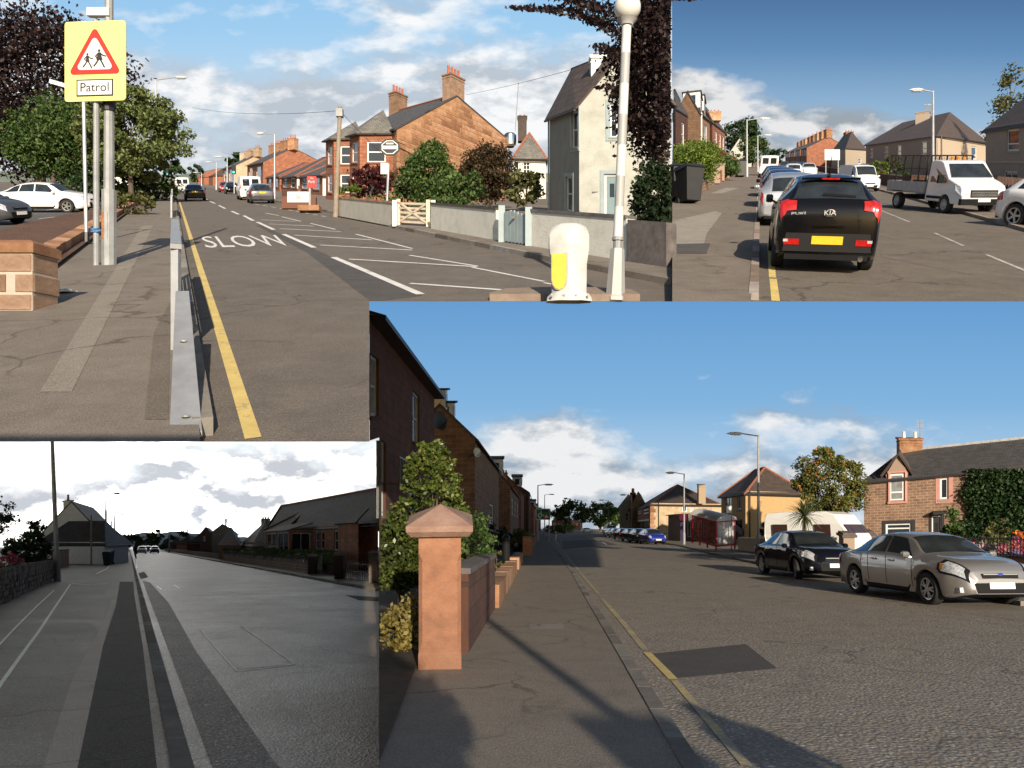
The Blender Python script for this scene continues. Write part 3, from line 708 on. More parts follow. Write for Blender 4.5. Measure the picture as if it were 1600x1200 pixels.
# ================================================================== street furniture
def lamp_post(S, base, H, arm, label, name='street_lamp', group='street lamps along the pavements', r=.075, head=.75, mat=None, tilt=0.0, top=None):
    t = thing(name, label, 'street lamp', base, group); mat = mat or M_GALV
    m = MB(); m.tube((0, 0, -.05), (0, 0, H * .17), r * 1.35, n=10); m.build('base', mat, t, smooth=True)
    m = MB(); m.tube((0, 0, H * .17), (0, 0, H), r, r * .6, n=10); m.build('pole', mat, t, smooth=True)
    if arm:
        s = 1 if arm > 0 else -1
        m = MB(); m.tube((0, 0, H - .05), (arm, 0, H + abs(arm) * .10), r * .45, n=6); m.build('arm', mat, t)
        m = MB(); hx = arm + s * head * .42; z = H + abs(arm) * .10
        prof = [(-1, .0), (-.8, .6), (-.2, 1), (.5, .8), (1, .15)]
        vs_ = []; n = 8
        for a, b in prof:
            for k in range(n):
                an = 2 * math.pi * k / n; vs_.append((hx + s * a * head * .5, math.cos(an) * .16 * b, z + math.sin(an) * .10 * b))
        m.add(vs_, [(i * n + k, i * n + (k + 1) % n, (i + 1) * n + (k + 1) % n, (i + 1) * n + k) for i in range(len(prof) - 1) for k in range(n)])
        lo = m.build('lantern', M_WHITE, t, smooth=True)
        m = MB(); m.box((hx, 0, z - .095), (head * .6, .2, .03)); m.build('lens', M_LAMP, lo)
    if tilt: t.rotation_euler = (0, tilt, 0)
    return t
def lamp_px(S, px, pyb, pyt, arm_px, label, y=None, **kw):
    """street lamp by pixels: foot (px, pyb) or depth y, head row pyt, arm reach in pixels (+ right)"""
    b = S.g(px, pyb) if y is None else S.at(px, y)
    return lamp_post(S, b, S.hgt(b.y, pyt), arm_px / F * b.y, label, **kw)
def pole_simple(name, label, cat, base, H, r, mat, group=None, n=10, tilt=(0, 0)):
    t = thing(name, label, cat, base, group); m = MB(); m.tube((0, 0, -.1), (tilt[0], tilt[1], H), r, r * .75, n); m.build('pole', mat, t, smooth=True); return t
def board(root, c, w, h, mat, name='board', th=.03, ang=0.0, rad=0.0, parent=None):
    """upright sign board, its face towards -y turned by ang"""
    rt = Matrix.Rotation(ang, 3, 'Z'); m = MB(); pts = []
    if rad:
        for cx, cz, a0 in ((w / 2 - rad, h / 2 - rad, 0), (-w / 2 + rad, h / 2 - rad, 90), (-w / 2 + rad, -h / 2 + rad, 180), (w / 2 - rad, -h / 2 + rad, 270)):
            for k in range(5):
                a = R(a0 + k * 22.5); pts.append(Vector((cx + rad * math.cos(a), 0, cz + rad * math.sin(a))))
    else: pts = [Vector(q) for q in ((w / 2, 0, h / 2), (-w / 2, 0, h / 2), (-w / 2, 0, -h / 2), (w / 2, 0, -h / 2))]
    m.poly([Vector(c) + rt @ p for p in pts], th=rt @ Vector((0, th, 0))); o = m.build(name, mat, parent or root); fixnormals(o); return o
def flat(root, c, polys, mat, name, ang=0.0, off=-.004, parent=None):
    """flat print on a sign face: polygons in (x, z)"""
    rt = Matrix.Rotation(ang, 3, 'Z'); m = MB()
    for p in polys: m.add([Vector(c) + rt @ Vector((x, off, z)) for x, z in p], [tuple(range(len(p)))])
    return m.build(name, mat, parent or root)
def lettering(root, c, txt, size, mat, ang=0.0, off=-.006, parent=None, sx=1.0, name='lettering'):
    rt = Matrix.Rotation(ang, 3, 'Z'); vs_, fs = text_mb(txt, size); m = MB()
    m.add([Vector(c) + rt @ Vector((v.x * sx, off, v.y)) for v in vs_], fs); return m.build(name, mat, parent or root)
def paint_line(S, name, label, a, b, w, q, mat, parent=None):
    """painted stripe between two ground points"""
    a, b = Vector(a), Vector(b); d = Vector((b.x - a.x, b.y - a.y)).normalized(); n = Vector((-d.y, d.x)) * (w / 2)
    m = MB(); m.poly([S.gp(a.x + n.x, a.y + n.y, q), S.gp(a.x - n.x, a.y - n.y, q), S.gp(b.x - n.x, b.y - n.y, q), S.gp(b.x + n.x, b.y + n.y, q)])
    o = m.build(name, mat, parent, world=True); fixnormals(o); return o
def ribbon(S, pts, w, q, mat, name, parent=None):
    m = MB(); L = len(pts); l, r = [], []
    for i, p in enumerate(pts):
        a, b = pts[max(0, i - 1)], pts[min(L - 1, i + 1)]; d = Vector((b[0] - a[0], b[1] - a[1])).normalized(); n = Vector((-d.y, d.x)) * w / 2
        l.append(S.gp(p[0] + n.x, p[1] + n.y, q)); r.append(S.gp(p[0] - n.x, p[1] - n.y, q))
    m.add(l + r, [(i, i + 1, L + i + 1, L + i) for i in range(L - 1)]); o = m.build(name, mat, parent, world=True); fixnormals(o); return o
def strip_wall(S, pts, H, th, mat, q0=0.0, cap=None, capm=None, caph=.07, root=None, name='wall_body', uv=True):
    """garden wall of even height along ground points"""
    m = MB(); run = 0.0
    for a, b in zip(pts[:-1], pts[1:]):
        a, b = Vector(a), Vector(b); d = Vector((b.x - a.x, b.y - a.y, 0)); L = d.length; d.normalize(); n = Vector((-d.y, d.x, 0)) * th / 2
        z0, z1 = UP * (q0 - .05), UP * H
        p = [a - n + z0, a + n + z0, b + n + z0, b - n + z0, a - n + z1, a + n + z1, b + n + z1, b - n + z1]
        for f, u in (((0, 3, 7, 4), 1), ((2, 1, 5, 6), 1), ((4, 7, 6, 5), 0), ((1, 0, 4, 5), 2), ((3, 2, 6, 7), 2)):
            uvs = [(run, 0), (run + L, 0), (run + L, H), (run, H)] if u == 1 else [(0, 0), (th, 0), (th, .3), (0, .3)]
            m.add([p[i] for i in f], [(0, 1, 2, 3)], 0, uvs)
        run += L
    o = m.build(name, mat, root, world=True)
    if cap:
        c = MB()
        for a, b in zip(pts[:-1], pts[1:]): c.bar(Vector(a) + UP * (H + caph / 2), Vector(b) + UP * (H + caph / 2), th + cap, caph)
        c.build('coping', capm, root, world=True)
    return o
UNIT = {}
def unit_block(mat):
    """one slightly rounded block, shared by all alike stones"""
    if mat.name not in UNIT:
        bm = bmesh.new(); bmesh.ops.create_cube(bm, size=1.0); bmesh.ops.bevel(bm, geom=list(bm.edges), offset=.05, segments=1, affect='EDGES')
        me = bpy.data.meshes.new('block'); bm.to_mesh(me); bm.free(); me.materials.append(mat); UNIT[mat.name] = me
    return UNIT[mat.name]
def block(name, mat, parent, c, dims, ang=0.0, tilt=0.0):
    o = bpy.data.objects.new(name, unit_block(mat)); col.objects.link(o); o.parent = parent
    o.location = Vector(c) - OFF.get(parent, Vector((0, 0, 0))); o.scale = dims; o.rotation_euler = (0, tilt, ang); return o
def kerb(S, name, line, w, hq, mat, seg=0.9, side=1):
    """kerb of separate stones along a line of plan points"""
    root = bpy.data.objects.new(name, None); col.objects.link(root); root['kind'] = 'structure'
    p0 = S.gp(line[0][0], line[0][1]); root.location = p0; OFF[root] = p0
    pts = []; n_built = 0; rest = MB()
    for a, b in zip(line[:-1], line[1:]):
        a, b = Vector(a), Vector(b); L = (b - a).length; n = max(1, int(round(L / seg)))
        for i in range(n):
            p, q = a.lerp(b, i / n), a.lerp(b, (i + 1) / n); d = (q - p).normalized(); nn = Vector((-d.y, d.x)) * w * side; g = d * .006
            A, B = S.gp(*(p + g)), S.gp(*(q - g)); C, D = S.gp(*(q - g + nn)), S.gp(*(p + g + nn)); u = UP * hq; lo = UP * -.004
            pp = [A + lo, B + lo, C + lo, D + lo, A + u, B + u, C + u, D + u]
            if n_built < 120: MB().hexa(pp).build('kerbstone', mat, root, world=True); n_built += 1
            else: rest.hexa(pp)
    if rest.v: rest.build('far_kerbstones', mat, root, world=True)['kind'] = 'stuff'
    return root
# ================================================================== surfaces shared by the streets
A_ROAD1 = asphalt('road_asphalt_warm', (0.184, 0.157, 0.131), (.30, .27, .24), (0.248, 0.211, 0.173), .45, .85, .5, 55)
A_PAVE1 = asphalt('pavement_asphalt', (0.238, 0.204, 0.170), (.36, .33, .29), (0.323, 0.281, 0.230), .55, .88, .35, 80)
A_PAVE1B = asphalt('pavement_patch', (0.306, 0.266, 0.220), (.42, .40, .36), (0.396, 0.351, 0.288), .75, .88, .3, 60)
A_DARK = asphalt('asphalt_dark', (0.105, 0.099, 0.093), (.22, .21, .20), (0.143, 0.135, 0.123), .35, .85, .5, 55)
A_CARPARK = asphalt('car_park_asphalt', (0.128, 0.120, 0.117), (.22, .21, .2), (0.165, 0.158, 0.150), .3)
A_ROAD2 = asphalt('road_asphalt_two', (0.180, 0.153, 0.123), (.30, .27, .23), (0.240, 0.207, 0.168), .4, .85, .45, 50)
A_PAVE2 = asphalt('pavement_asphalt_two', (0.225, 0.188, 0.150), (.34, .30, .26), (0.300, 0.255, 0.210), .4, .88, .35, 60)
A_PAVE2B = asphalt('pavement_patch_two', (0.364, 0.329, 0.280), (.45, .42, .38), (0.434, 0.392, 0.336), .4, .88, .3, 60)
A_ROAD3 = asphalt('road_asphalt_backlit', (.29, .22, .155), (.80, .70, .56), (.35, .27, .19), .9, .48, .5, 40, .55, .9)
A_PAVE3 = asphalt('pavement_asphalt_backlit', (.32, .25, .18), (.7, .62, .5), (.40, .315, .23), .8, .6, .5, 48, .5, .8)
A_PATCH3 = asphalt('pavement_trench_backlit', (.06, .05, .042), (.3, .27, .23), (.08, .068, .056), .5, .75, .6, 48, .15)
A_ROAD4 = asphalt('road_asphalt_chipped', (.33, .28, .222), (.70, .64, .54), (.40, .34, .27), .75, .85, .6, 26)
A_ROAD4B = asphalt('road_asphalt_smooth', (.34, .29, .23), (.52, .46, .38), (.38, .325, .26), .35, .85, .4, 60)
A_PATCH4 = asphalt('road_patch', (.115, .10, .09), (.25, .23, .21), (.15, .132, .115), .3, .85, .4, 60)
A_PAVE4 = asphalt('pavement_asphalt_four', (.31, .26, .205), (.52, .47, .4), (.36, .305, .24), .4, .88, .35, 60)
M_KERB = stone('kerb_concrete', [(.15, .13, .108), (.21, .185, .152), (.27, .24, .20)], 4, .3)
M_KERBR = stone('kerb_red_stone', [(.20, .15, .12), (.27, .205, .16), (.34, .27, .21)], 4, .3)
M_LINE = worn_paint('road_paint_white', (.72, .71, .68), (.20, .175, .15), .40); M_LINEF = worn_paint('road_paint_faded', (.52, .50, .47), (.19, .165, .14), .49); M_LINEY = worn_paint('road_paint_yellow', (.66, .50, .17), (.24, .20, .14), .41)
M_SAND = stone('sandstone_red', [(.27, .125, .062), (.40, .19, .095), (.50, .27, .15)], 2.4, .5, streak=.25)
M_SANDB = stone('sandstone_block', [(.24, .11, .055), (.40, .205, .105), (.55, .34, .20)], 2.2, .6, streak=.25)
M_SANDP = stone('sandstone_pale', [(.34, .23, .145), (.46, .33, .21), (.56, .43, .29)], 3.5, .4, streak=.3)
M_MORT = stone('lime_mortar', [(.40, .33, .26), (.48, .41, .33), (.54, .47, .39)], 6, .3, streak=.1)
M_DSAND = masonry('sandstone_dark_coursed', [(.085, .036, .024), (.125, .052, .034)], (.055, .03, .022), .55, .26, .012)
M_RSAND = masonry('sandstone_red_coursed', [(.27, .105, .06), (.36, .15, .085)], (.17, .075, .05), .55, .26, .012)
M_BSTONE = masonry('whinstone_brown', [(.17, .10, .065), (.26, .155, .10)], (.33, .25, .19), .38, .17, .022)
M_HARLW = plain('harling_white', (.66, .64, .58), .9, var=.1, vs_=5); M_HARLG = plain('harling_warm_grey', (.37, .30, .24), .92, var=.14, vs_=6)
M_HARLC = plain('harling_cream', (.50, .40, .30), .92, var=.12, vs_=6); M_HARLY = plain('harling_yellow', (.50, .33, .15), .92, var=.1, vs_=7)
M_PAINTW = stone('whitewashed_rubble', [(.56, .55, .48), (.68, .66, .58), (.74, .72, .65)], 2.2, .9, streak=.05)
M_CREAMB = masonry('cream_block', [(.50, .38, .235), (.55, .42, .27)], (.40, .31, .21), .45, .15, .008, .3)
M_SLATE = slate('slate_grey', (.085, .082, .085)); M_SLATEL = slate('slate_lichen', (.15, .145, .135), .5); M_TILEB = slate('roof_tile_brown', (.085, .062, .052), .12, .35, .3)
M_RIDGE = plain('ridge_terracotta', (.33, .12, .07), .85, var=.25, vs_=6); M_LEAD = plain('lead_flashing', (.40, .39, .38), .6, var=.15)
M_STONEC = stone('stone_dark_cope', [(.07, .055, .048), (.11, .088, .075), (.16, .13, .11)], 5, .5)
L_GREEN = foliage('leaves_green', (.035, .075, .018), (.075, .135, .032), (.14, .19, .06)); L_DGREEN = foliage('leaves_dark_green', (.014, .034, .010), (.03, .062, .018), (.05, .085, .025), .15)
L_BEECH = foliage('leaves_copper', (.010, .005, .006), (.020, .009, .009), (.042, .02, .015), .10); L_MAPLE = foliage('leaves_purple', (.04, .010, .014), (.085, .02, .025), (.13, .04, .035))
L_LIME = foliage('leaves_lime', (.09, .15, .02), (.16, .24, .035), (.24, .30, .06)); L_OLIVE = foliage('leaves_olive', (.075, .085, .025), (.12, .13, .04), (.19, .17, .07))
L_PINK = foliage('petals_pink', (.40, .05, .11), (.62, .16, .24), (.72, .5, .5)); L_ORANGE = foliage('petals_orange', (.55, .10, .02), (.70, .20, .05), (.72, .42, .1)); L_BERRY = foliage('rowan_berries', (.45, .11, .01), (.62, .18, .02), (.66, .26, .03), .05)
L_GRASS = foliage('dry_grass', (.14, .11, .03), (.24, .19, .05), (.3, .26, .09))
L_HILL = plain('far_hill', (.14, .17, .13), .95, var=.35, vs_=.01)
def rr(px, y): return (px - 800) / F * y
def fy(S, py, q=0.0): return (S.h - q) * F / (py - S.vy)
def front(S, px, py, q=0.0): p = S.g(px, py, q); return (p.x, p.y)
# ================================================================== UPPER LEFT: the zebra crossing street
def ground1(q): return [front(S1, -90, 690, q), front(S1, 577, 690, q), front(S1, 577, 471, q), front(S1, 1050, 471, q), (rr(1050, 900), 900), (rr(-90, 900), 900)]
g1 = [(-2.4 * 5, 5)] + [tuple(S1.g(577, 690)[:2]), tuple(S1.g(577, 471)[:2]), tuple(S1.g(1050, 471)[:2]), (rr(1050, 900), 900), (-2.4 * 900, 900)]  # left edge carried far out of view to shade the lower left street
sheet(S1, 'road', g1, 0.0, A_ROAD1)
KX1, RX1 = .27, 7.95
def line1(X, ts, q=0.0): return [tuple(S1.st(X, t)[:2]) for t in ts]
y0 = fy(S1, 690, .1)
pv = [tuple(S1.st(KX1 - .1, y0)[:2]), tuple(S1.st(KX1 - .1, 700)[:2]), tuple(S1.st(-2.5, 700)[:2]), (rr(60, 12.9), 12.9), (rr(0, 12.9), 12.9), (rr(-400, 10), 10), (rr(-400, y0), y0)]
sheet(S1, 'pavement', pv, .10, A_PAVE1)
kerb(S1, 'kerb', line1(KX1, [5.12, 9, 14, 25, 60, 120, 300]), .13, .125, M_KERB, 1.0, 1)
# worn trench strip and odd patches in the pavement
sheet(S1, 'pavement_patch', [front(S1, *p, .104) for p in ((62, 612), (112, 612), (240, 352), (222, 352))], .104, A_PAVE1B)
sheet(S1, 'pavement_patch', [front(S1, *p, .104) for p in ((226, 655), (263, 655), (267, 470), (240, 520))], .104, A_ROAD1)
sheet(S1, 'car_park', [front(S1, *p, .02) for p in ((-400, 400), (-400, 297), (235, 297), (236, 303), (30, 356), (0, 366), (-40, 400))], .02, A_CARPARK)
for a, b in (((30, 335), (95, 326)), ((60, 343), (125, 335)), ((-20, 345), (40, 336))):
    paint_line(S1, 'bay_line', None, S1.g(*a), S1.g(*b), .1, .026, M_LINE)['kind'] = 'structure'
L_BARK = asphalt('bark_mulch', (.13, .065, .04), (.42, .34, .28), (.20, .11, .07), .6, .9, 1.0, 26)
sheet(S1, 'planting_bed', [front(S1, *p, .18) for p in ((0, 430), (0, 360), (30, 350), (200, 316), (236, 301), (234, 306), (62, 432))], .18, L_BARK)
# low edging wall of sandstone copes
lw = thing('planter_wall', 'low sandstone edging wall between bark bed and left pavement', 'wall', S1.st(-2.42, 12.9))
rd = random.Random(3); t = 12.95; i = 0
while t < 70:
    L = rd.uniform(.8, 1.25) * (1 if t < 30 else 2.2); a, b = S1.st(-2.5, t, .10), S1.st(-2.5, t + L - .02, .10); w = .34
    nx = Vector((w, .0, 0)); dz = rd.uniform(-.012, .012)
    m = MB(); m.hexa([a - nx * .5, a + nx * .5, b + nx * .5, b - nx * .5, a - nx * .5 + UP * (.30 + dz), a + nx * .5 + UP * (.27 + dz), b + nx * .5 + UP * (.27 + dz), b - nx * .5 + UP * (.30 + dz)]); m.build('cope_stone', M_SANDB, lw, world=True); t += L
# gate pier
M_PIERB = stone('pier_block', [(.24, .14, .085), (.33, .205, .13), (.42, .29, .20)], 4, .5, streak=.4)
gp = S1.g(14, 486, .10); pr = thing('gate_pier', 'squat sandstone block pier with flat cap at pavement edge', 'pier', gp)
W_ = .56; zc = 0
for j in range(3):
    hh_ = [.22, .25, .25][j]
    if j == 0: parts = [(0, W_, .0)]
    elif j % 2: parts = [(-.17, W_ * .46, 0), (.17, W_ * .46, 0)]
    else: parts = [(0, W_, 0)]
    for cx, wd_, _ in parts: block('block', M_PIERB, pr, gp + Vector((cx, .3, zc + hh_ / 2)), (wd_ - .02, W_, hh_ - .022), .0)
    zc += hh_
m = MB(); m.box((0, .3, zc / 2), (W_ - .03, W_ - .03, zc - .01)); m.build('mortar', M_MORT, pr)
m = MB(); m.box((0, .3, zc + .06), (W_ + .03, W_ + .03, .12)); m.hexa([Vector(p) + Vector((0, .3, zc + .12)) for p in ((-.29, -.29, 0), (.29, -.29, 0), (.29, .29, 0), (-.29, .29, 0), (-.2, -.2, .05), (.2, -.2, .05), (.2, .2, .05), (-.2, .2, .05))]); m.build('cap', M_SANDB, pr)
pc = S1.g(72, 459, .10); m = MB(); 
m.poly([(0, 0, .02), (.28, -.05, .03), (.33, .2, .05), (.05, .22, .02)], th=(0, 0, .015)); m.poly([(.05, .05, .05), (.25, .03, .07), (.27, .16, .06), (.08, .18, .05)], th=(0, 0, .02))
lp_ = m.build('litter', plain('litter_paper', (.7, .68, .64), .8)); lp_.location = pc; tag(lp_, 'crumpled white paper litter lying at foot of block pier', 'litter')
# yellow line, centre dashes, zigzags, hatching, SLOW
yl = ribbon(S1, line1(.53, [5.06] + [5.5 + i * 1.5 for i in range(20)] + [60]), .105, .005, M_LINEY, 'yellow_line'); yl['kind'] = 'structure'
def mark1(a, b, w=.11): 
    o = paint_line(S1, 'road_marking', None, S1.g(*a), S1.g(*b), w, .005, M_LINE); o['kind'] = 'structure'
for a, b in (((521, 402), (657, 460)), ((443, 366), (491, 387)), ((402, 347), (428, 359)), ((381, 337), (396, 345)), ((362, 330), (373, 335)), ((342, 321), (352, 326)), ((328, 314.5), (336, 318)), ((320, 310), (325, 312.5))): mark1(a, b, .14)
for a, b in (((545, 405), (746, 417)), ((500, 383), (644, 391)), ((641, 443), (838, 457)), ((460, 367.5), (581, 375)), ((437, 357.5), (533, 362)), ((420, 350), (490, 353.5)), ((408, 343.5), (462, 346))): mark1(a, b, .11)
for a, b in (((556, 366), (644, 388.5)), ((485, 349), (524, 358.5)), ((440, 338.7), (470, 346)), ((415, 333), (436, 337)), ((640, 399), (746, 416)), ((738, 418), (850, 440)), ((850, 442), (905, 452))): mark1(a, b, .08)
for i in range(9):
    px = 398 + i * 13; py = 318.5 + i * 2.35; mark1((px, py), (px + 7, py + 1.3), .07)
vs_, fs = text_mb('SLOW', 1.0); m = MB(); xs = [v.x for v in vs_]; ys = [v.y for v in vs_]
sx = 2.35 / (max(xs) - min(xs)); sy = 3.9 / (max(ys) - min(ys)); m.add([S1.st(2.0 + v.x * sx, 21.4 + v.y * sy + v.x * .25, .006) for v in vs_], fs); so = m.build('slow_lettering', M_LINE); so['kind'] = 'structure'
sheet(S1, 'road_patch', [front(S1, *p) for p in ((520, 402), (660, 462), (600, 470), (578, 470), (480, 395), (400, 352), (408, 352))], .0028, A_DARK)
# right pavement, kerb, garden walls
rw_ = [S1.g(527, 336), S1.g(560, 342), S1.g(618, 352)]; 
kl = [tuple(S1.st(X, t)[:2]) for X, t in ((8.0, 11.6), (7.9, 18), (7.85, 26), (8.2, 40), (8.2, 70), (8.2, 120), (8.2, 300))]
kl = [(rr(1049, 12.4), 12.4)] + [tuple(S1.st(7.85, 16)[:2])] + kl[2:]
kerb(S1, 'kerb', kl, .13, .11, M_KERB, 1.1, -1)
pvr = [(x + .12, y) for x, y in kl] + [(kl[-1][0] + 8, 300), (rr(640, 120), 120), (rr(700, 62), 62), (rr(1049, 40), 40)]
sheet(S1, 'pavement', pvr, .09, A_PAVE1)
gw = thing('garden_wall', 'white rendered garden wall left of the five bar gate', 'wall', S1.g(572, 344), 'white roadside garden walls')
strip_wall(S1, [S1.g(526, 335, .09), S1.g(619, 352, .09)], .78, .22, M_PAINTW, cap=.06, capm=M_SANDB, root=gw)
gw = thing('garden_wall', 'white rendered wall between five bar gate and small blue gate', 'wall', S1.g(730, 366), 'white roadside garden walls')
strip_wall(S1, [S1.g(678, 357, .09), S1.g(781, 375, .09)], .80, .22, M_PAINTW, cap=.06, capm=M_STONEC, root=gw)
gw = thing('garden_wall', 'white rough garden wall in front of the white house', 'wall', S1.g(906, 392), 'white roadside garden walls')
strip_wall(S1, [S1.g(829, 383, .09), S1.g(986, 407, .09)], .83, .22, M_PAINTW, cap=.06, capm=M_STONEC, root=gw)
gw = thing('rubble_wall', 'rubble stone wall coloured dark for shade under the copper beech', 'wall', S1.g(1015, 412))
strip_wall(S1, [S1.g(988, 408, .09), S1.g(1049, 417, .09)], .82, .25, M_STONEC, root=gw)  # dark cope stone colour stands in for the tree shade here
# field gate
A, B = S1.g(623, 351, .09), S1.g(669, 354, .09); d = (B - A); 
fg = thing('field_gate', 'white wooden five bar gate with crossed braces', 'gate', A)
M_GATE = plain('gate_wood', (.60, .52, .40), .8, var=.2, vs_=8)
for p in (A, B): m = MB(); m.box(p + UP * .45, (.13, .13, .95)); m.build('post', M_GATE, fg, world=True)
for k in range(5):
    m = MB(); z = UP * (.12 + k * .165); m.bar(A.lerp(B, .05) + z, A.lerp(B, .95) + z, .04, .075); m.build('rail', M_GATE, fg, world=True)
for za, zb in ((.12, .78), (.78, .12)): m = MB(); m.bar(A.lerp(B, .06) + UP * za + Vector((0, -.04, 0)), A.lerp(B, .94) + UP * zb + Vector((0, -.04, 0)), .03, .07); m.build('brace', M_GATE, fg, world=True)
for px in (617, 677):
    p = S1.g(px, 353, .09); t = thing('gate_post', 'white wooden post beside the five bar gate', 'post', p, 'posts flanking the field gate'); m = MB(); m.box((0, 0, .42), (.16, .16, .9)); m.poly([(-.08, -.08, .87), (.08, -.08, .87), (.08, .08, .87), (-.08, .08, .87)], th=(0, 0, .03)); m.build('post', M_WHITE, t)
M_BLUEG = plain('paint_grey_blue', (.30, .37, .38), .6, var=.1)
A, B = S1.g(784, 378, .09), S1.g(826, 384, .09)
bg = thing('boarded_gate', 'grey blue boarded gate with square posts in the white wall', 'gate', A)
for p in (A, B): m = MB(); m.box(p + UP * .46, (.17, .17, .96)); m.build('post', M_BLUEG, bg, world=True)
for k in range(6):
    p, q = A.lerp(B, .12 + k * .13), A.lerp(B, .12 + k * .13 + .115); m = MB(); m.bar(p.lerp(q, .5) + UP * .03, p.lerp(q, .5) + UP * (.80 + .04 * math.sin(k)), .035, (q - p).length, up=(B - A)); m.build('board', M_BLUEG, bg, world=True)
m = MB(); m.box(A.lerp(B, .5) + Vector((-.05, -.06, .66)), (.10, .02, .07)); m.build('number_plate', M_BLACKM, bg, world=True)
# guard rails along the kerb
def rail_panel(X, t0, t1, H, label, nb=5, w=.07, flare=None, tw=.1):
    b = S1.st(X, t0, .10); r = thing('guard_rail', label, 'guard rail', b, 'galvanised pedestrian guard rails at the kerb')
    P = lambda t, q: S1.st(X, t, .10 + q)
    for t in (t0 + w / 2, t1 - w / 2):
        m = MB()
        if flare and t < t0 + w:
            a0, a1 = flare; y = P(t0, -.1); m.hexa([y + Vector(q) for q in ((-a1, 0, 0), (a1, 0, 0), (a1, .08, 0), (-a1, .08, 0), (-a0, 0, H + .1), (a0, 0, H + .1), (a0, .08, H + .1), (-a0, .08, H + .1))])
        else: m.bar(P(t, -.02), P(t, H - .02), w, w)
        m.build('post', M_GALV, r, world=True)
    m = MB(); aa, bb = P(t0 - .02, H), P(t1 + .02, H); m.bar(aa, bb, tw, .045); m.build('top_rail', M_GALV, r, world=True)
    for k in range(nb): m = MB(); z = .12 + k * (H - .18) / nb; m.bar(P(t0 + .03, z), P(t1 - .03, z), .03, .035); m.build('rail', M_GALV, r, world=True)
    for t in (t0 + (t1 - t0) * .33, t0 + (t1 - t0) * .66): m = MB(); m.bar(P(t, .1), P(t, H - .03), .03, .03); m.build('baluster', M_GALV, r, world=True)
    return r
rt_ = thing('guard_rail', 'near galvanised guard rail end sloping down to the kerb', 'guard rail', S1.st(.085, 5.0, .10), 'galvanised pedestrian guard rails at the kerb')
def rq(X, t, q): return S1.st(X, t, .10 + q)
sec = [(4.97, -.02, .105), (5.2, .05, .10), (6.0, .31, .082), (6.95, .60, .060)]
for (ta, qa_, wa), (tb_, qb_, wb2) in zip(sec[:-1], sec[1:]):
    m = MB(); Xc = .085; m.hexa([rq(Xc - wa, ta, qa_ - .04), rq(Xc + wa, ta, qa_ - .04), rq(Xc + wb2, tb_, qb_ - .04), rq(Xc - wb2, tb_, qb_ - .04), rq(Xc - wa, ta, qa_), rq(Xc + wa, ta, qa_), rq(Xc + wb2, tb_, qb_), rq(Xc - wb2, tb_, qb_)]); m.build('top_rail', M_GALV, rt_, world=True)
for tt, hh2 in ((5.9, .24), (6.9, .55)): m = MB(); m.bar(rq(.085, tt, -.02), rq(.085, tt, hh2), .06, .06); m.build('post', M_GALV, rt_, world=True)
for z_ in (.12, .3, .45): m = MB(); m.bar(rq(.085, 5.35 + z_ * 2.6, z_), rq(.085, 6.9, z_), .025, .03); m.build('rail', M_GALV, rt_, world=True)
for z_, t_b in ((.03, 5.1), (.33, 6.05)): m = MB(); m.tube(rq(.085, t_b, z_ + .0), rq(.085, t_b, z_ + .012), .03, n=8); m.build('bolt', M_GALVD, rt_, world=True)
rail_panel(.03, 7.25, 11.9, .98, 'tall galvanised guard rail panel beyond the low panel', 5)
rail_panel(-.05, 33, 40, .95, 'guard rail panel opposite the planter wall end', 5)
rail_panel(-.05, 55, 64, .95, 'guard rail panel far along the kerb by the green tree', 5)
# lamp post, school patrol sign, rear sign post
b = S1.g(157, 414, .10); lp = lamp_post(S1, b + Vector((.10, .12, 0)), 8.5, 0, 'tall grey lamp post standing behind the yellow patrol sign', mat=M_GALVD, r=.10, group='street lamps along the pavements')
m = MB(); m.box((-.16, -.05, S1.hgt(b.y, 17) - .1), (.42, .12, .15)); m.build('number_box', M_WHITE, lp)
m = MB(); m.tube((0, 0, 2.95), (0, 0, 3.25), .12, n=10); m.build('band', M_BLACKM, lp)
m = MB(); m.box((-.02, -.115, .75), (.12, .02, .5)); m.build('rust_patch', plain('rust', (.30, .13, .05), .9, var=.4, vs_=12), lp)
sg = thing('warning_sign', 'yellow school patrol warning sign on grey pole', 'sign', b + Vector((-.08, 0, 0)))
m = MB(); m.tube((0, 0, -.05), (0, 0, S1.hgt(b.y, 40)), .055, n=10); m.build('pole', M_GALVD, sg, smooth=True)
zt, zb = S1.hgt(b.y, 45), S1.hgt(b.y, 169); sw_, sh_ = 1.19, zt - zb; zc = (zt + zb) / 2; an = R(-4)
C = Vector((.03, -.10, zc)); board(sg, C, sw_, sh_, plain('sign_yellow_green', (.82, .80, .24), .5, var=.05), 'board', .03, an, .06)
C2 = C + Vector((0, -.004, sh_ * .115)); TR = .47
def tri(r, dy=0.0, n=4):
    pts = []; 
    for k in range(3):
        a0 = R(90 + 120 * k); cx, cz = (r - .06) * math.cos(a0), (r - .06) * math.sin(a0) + dy
        for q in range(n + 1): a = a0 + R(-60 + 120 * q / n); pts.append((cx + .06 * math.cos(a), cz + .06 * math.sin(a)))
    return [(x * 1.0, z) for x, z in pts]
M_SRED = plain('sign_red', (.70, .03, .02), .5, var=.04); M_SBLK = plain('sign_black', (.02, .02, .02), .6, var=0)
tp = flat(sg, C2 + Vector((0, 0, -.12)), [tri(TR * 1.16)], M_SRED, 'red_triangle', an); flat(sg, C2 + Vector((0, 0, -.12)), [tri(TR * .80)], M_WHITE, 'white_triangle', an, -.007)
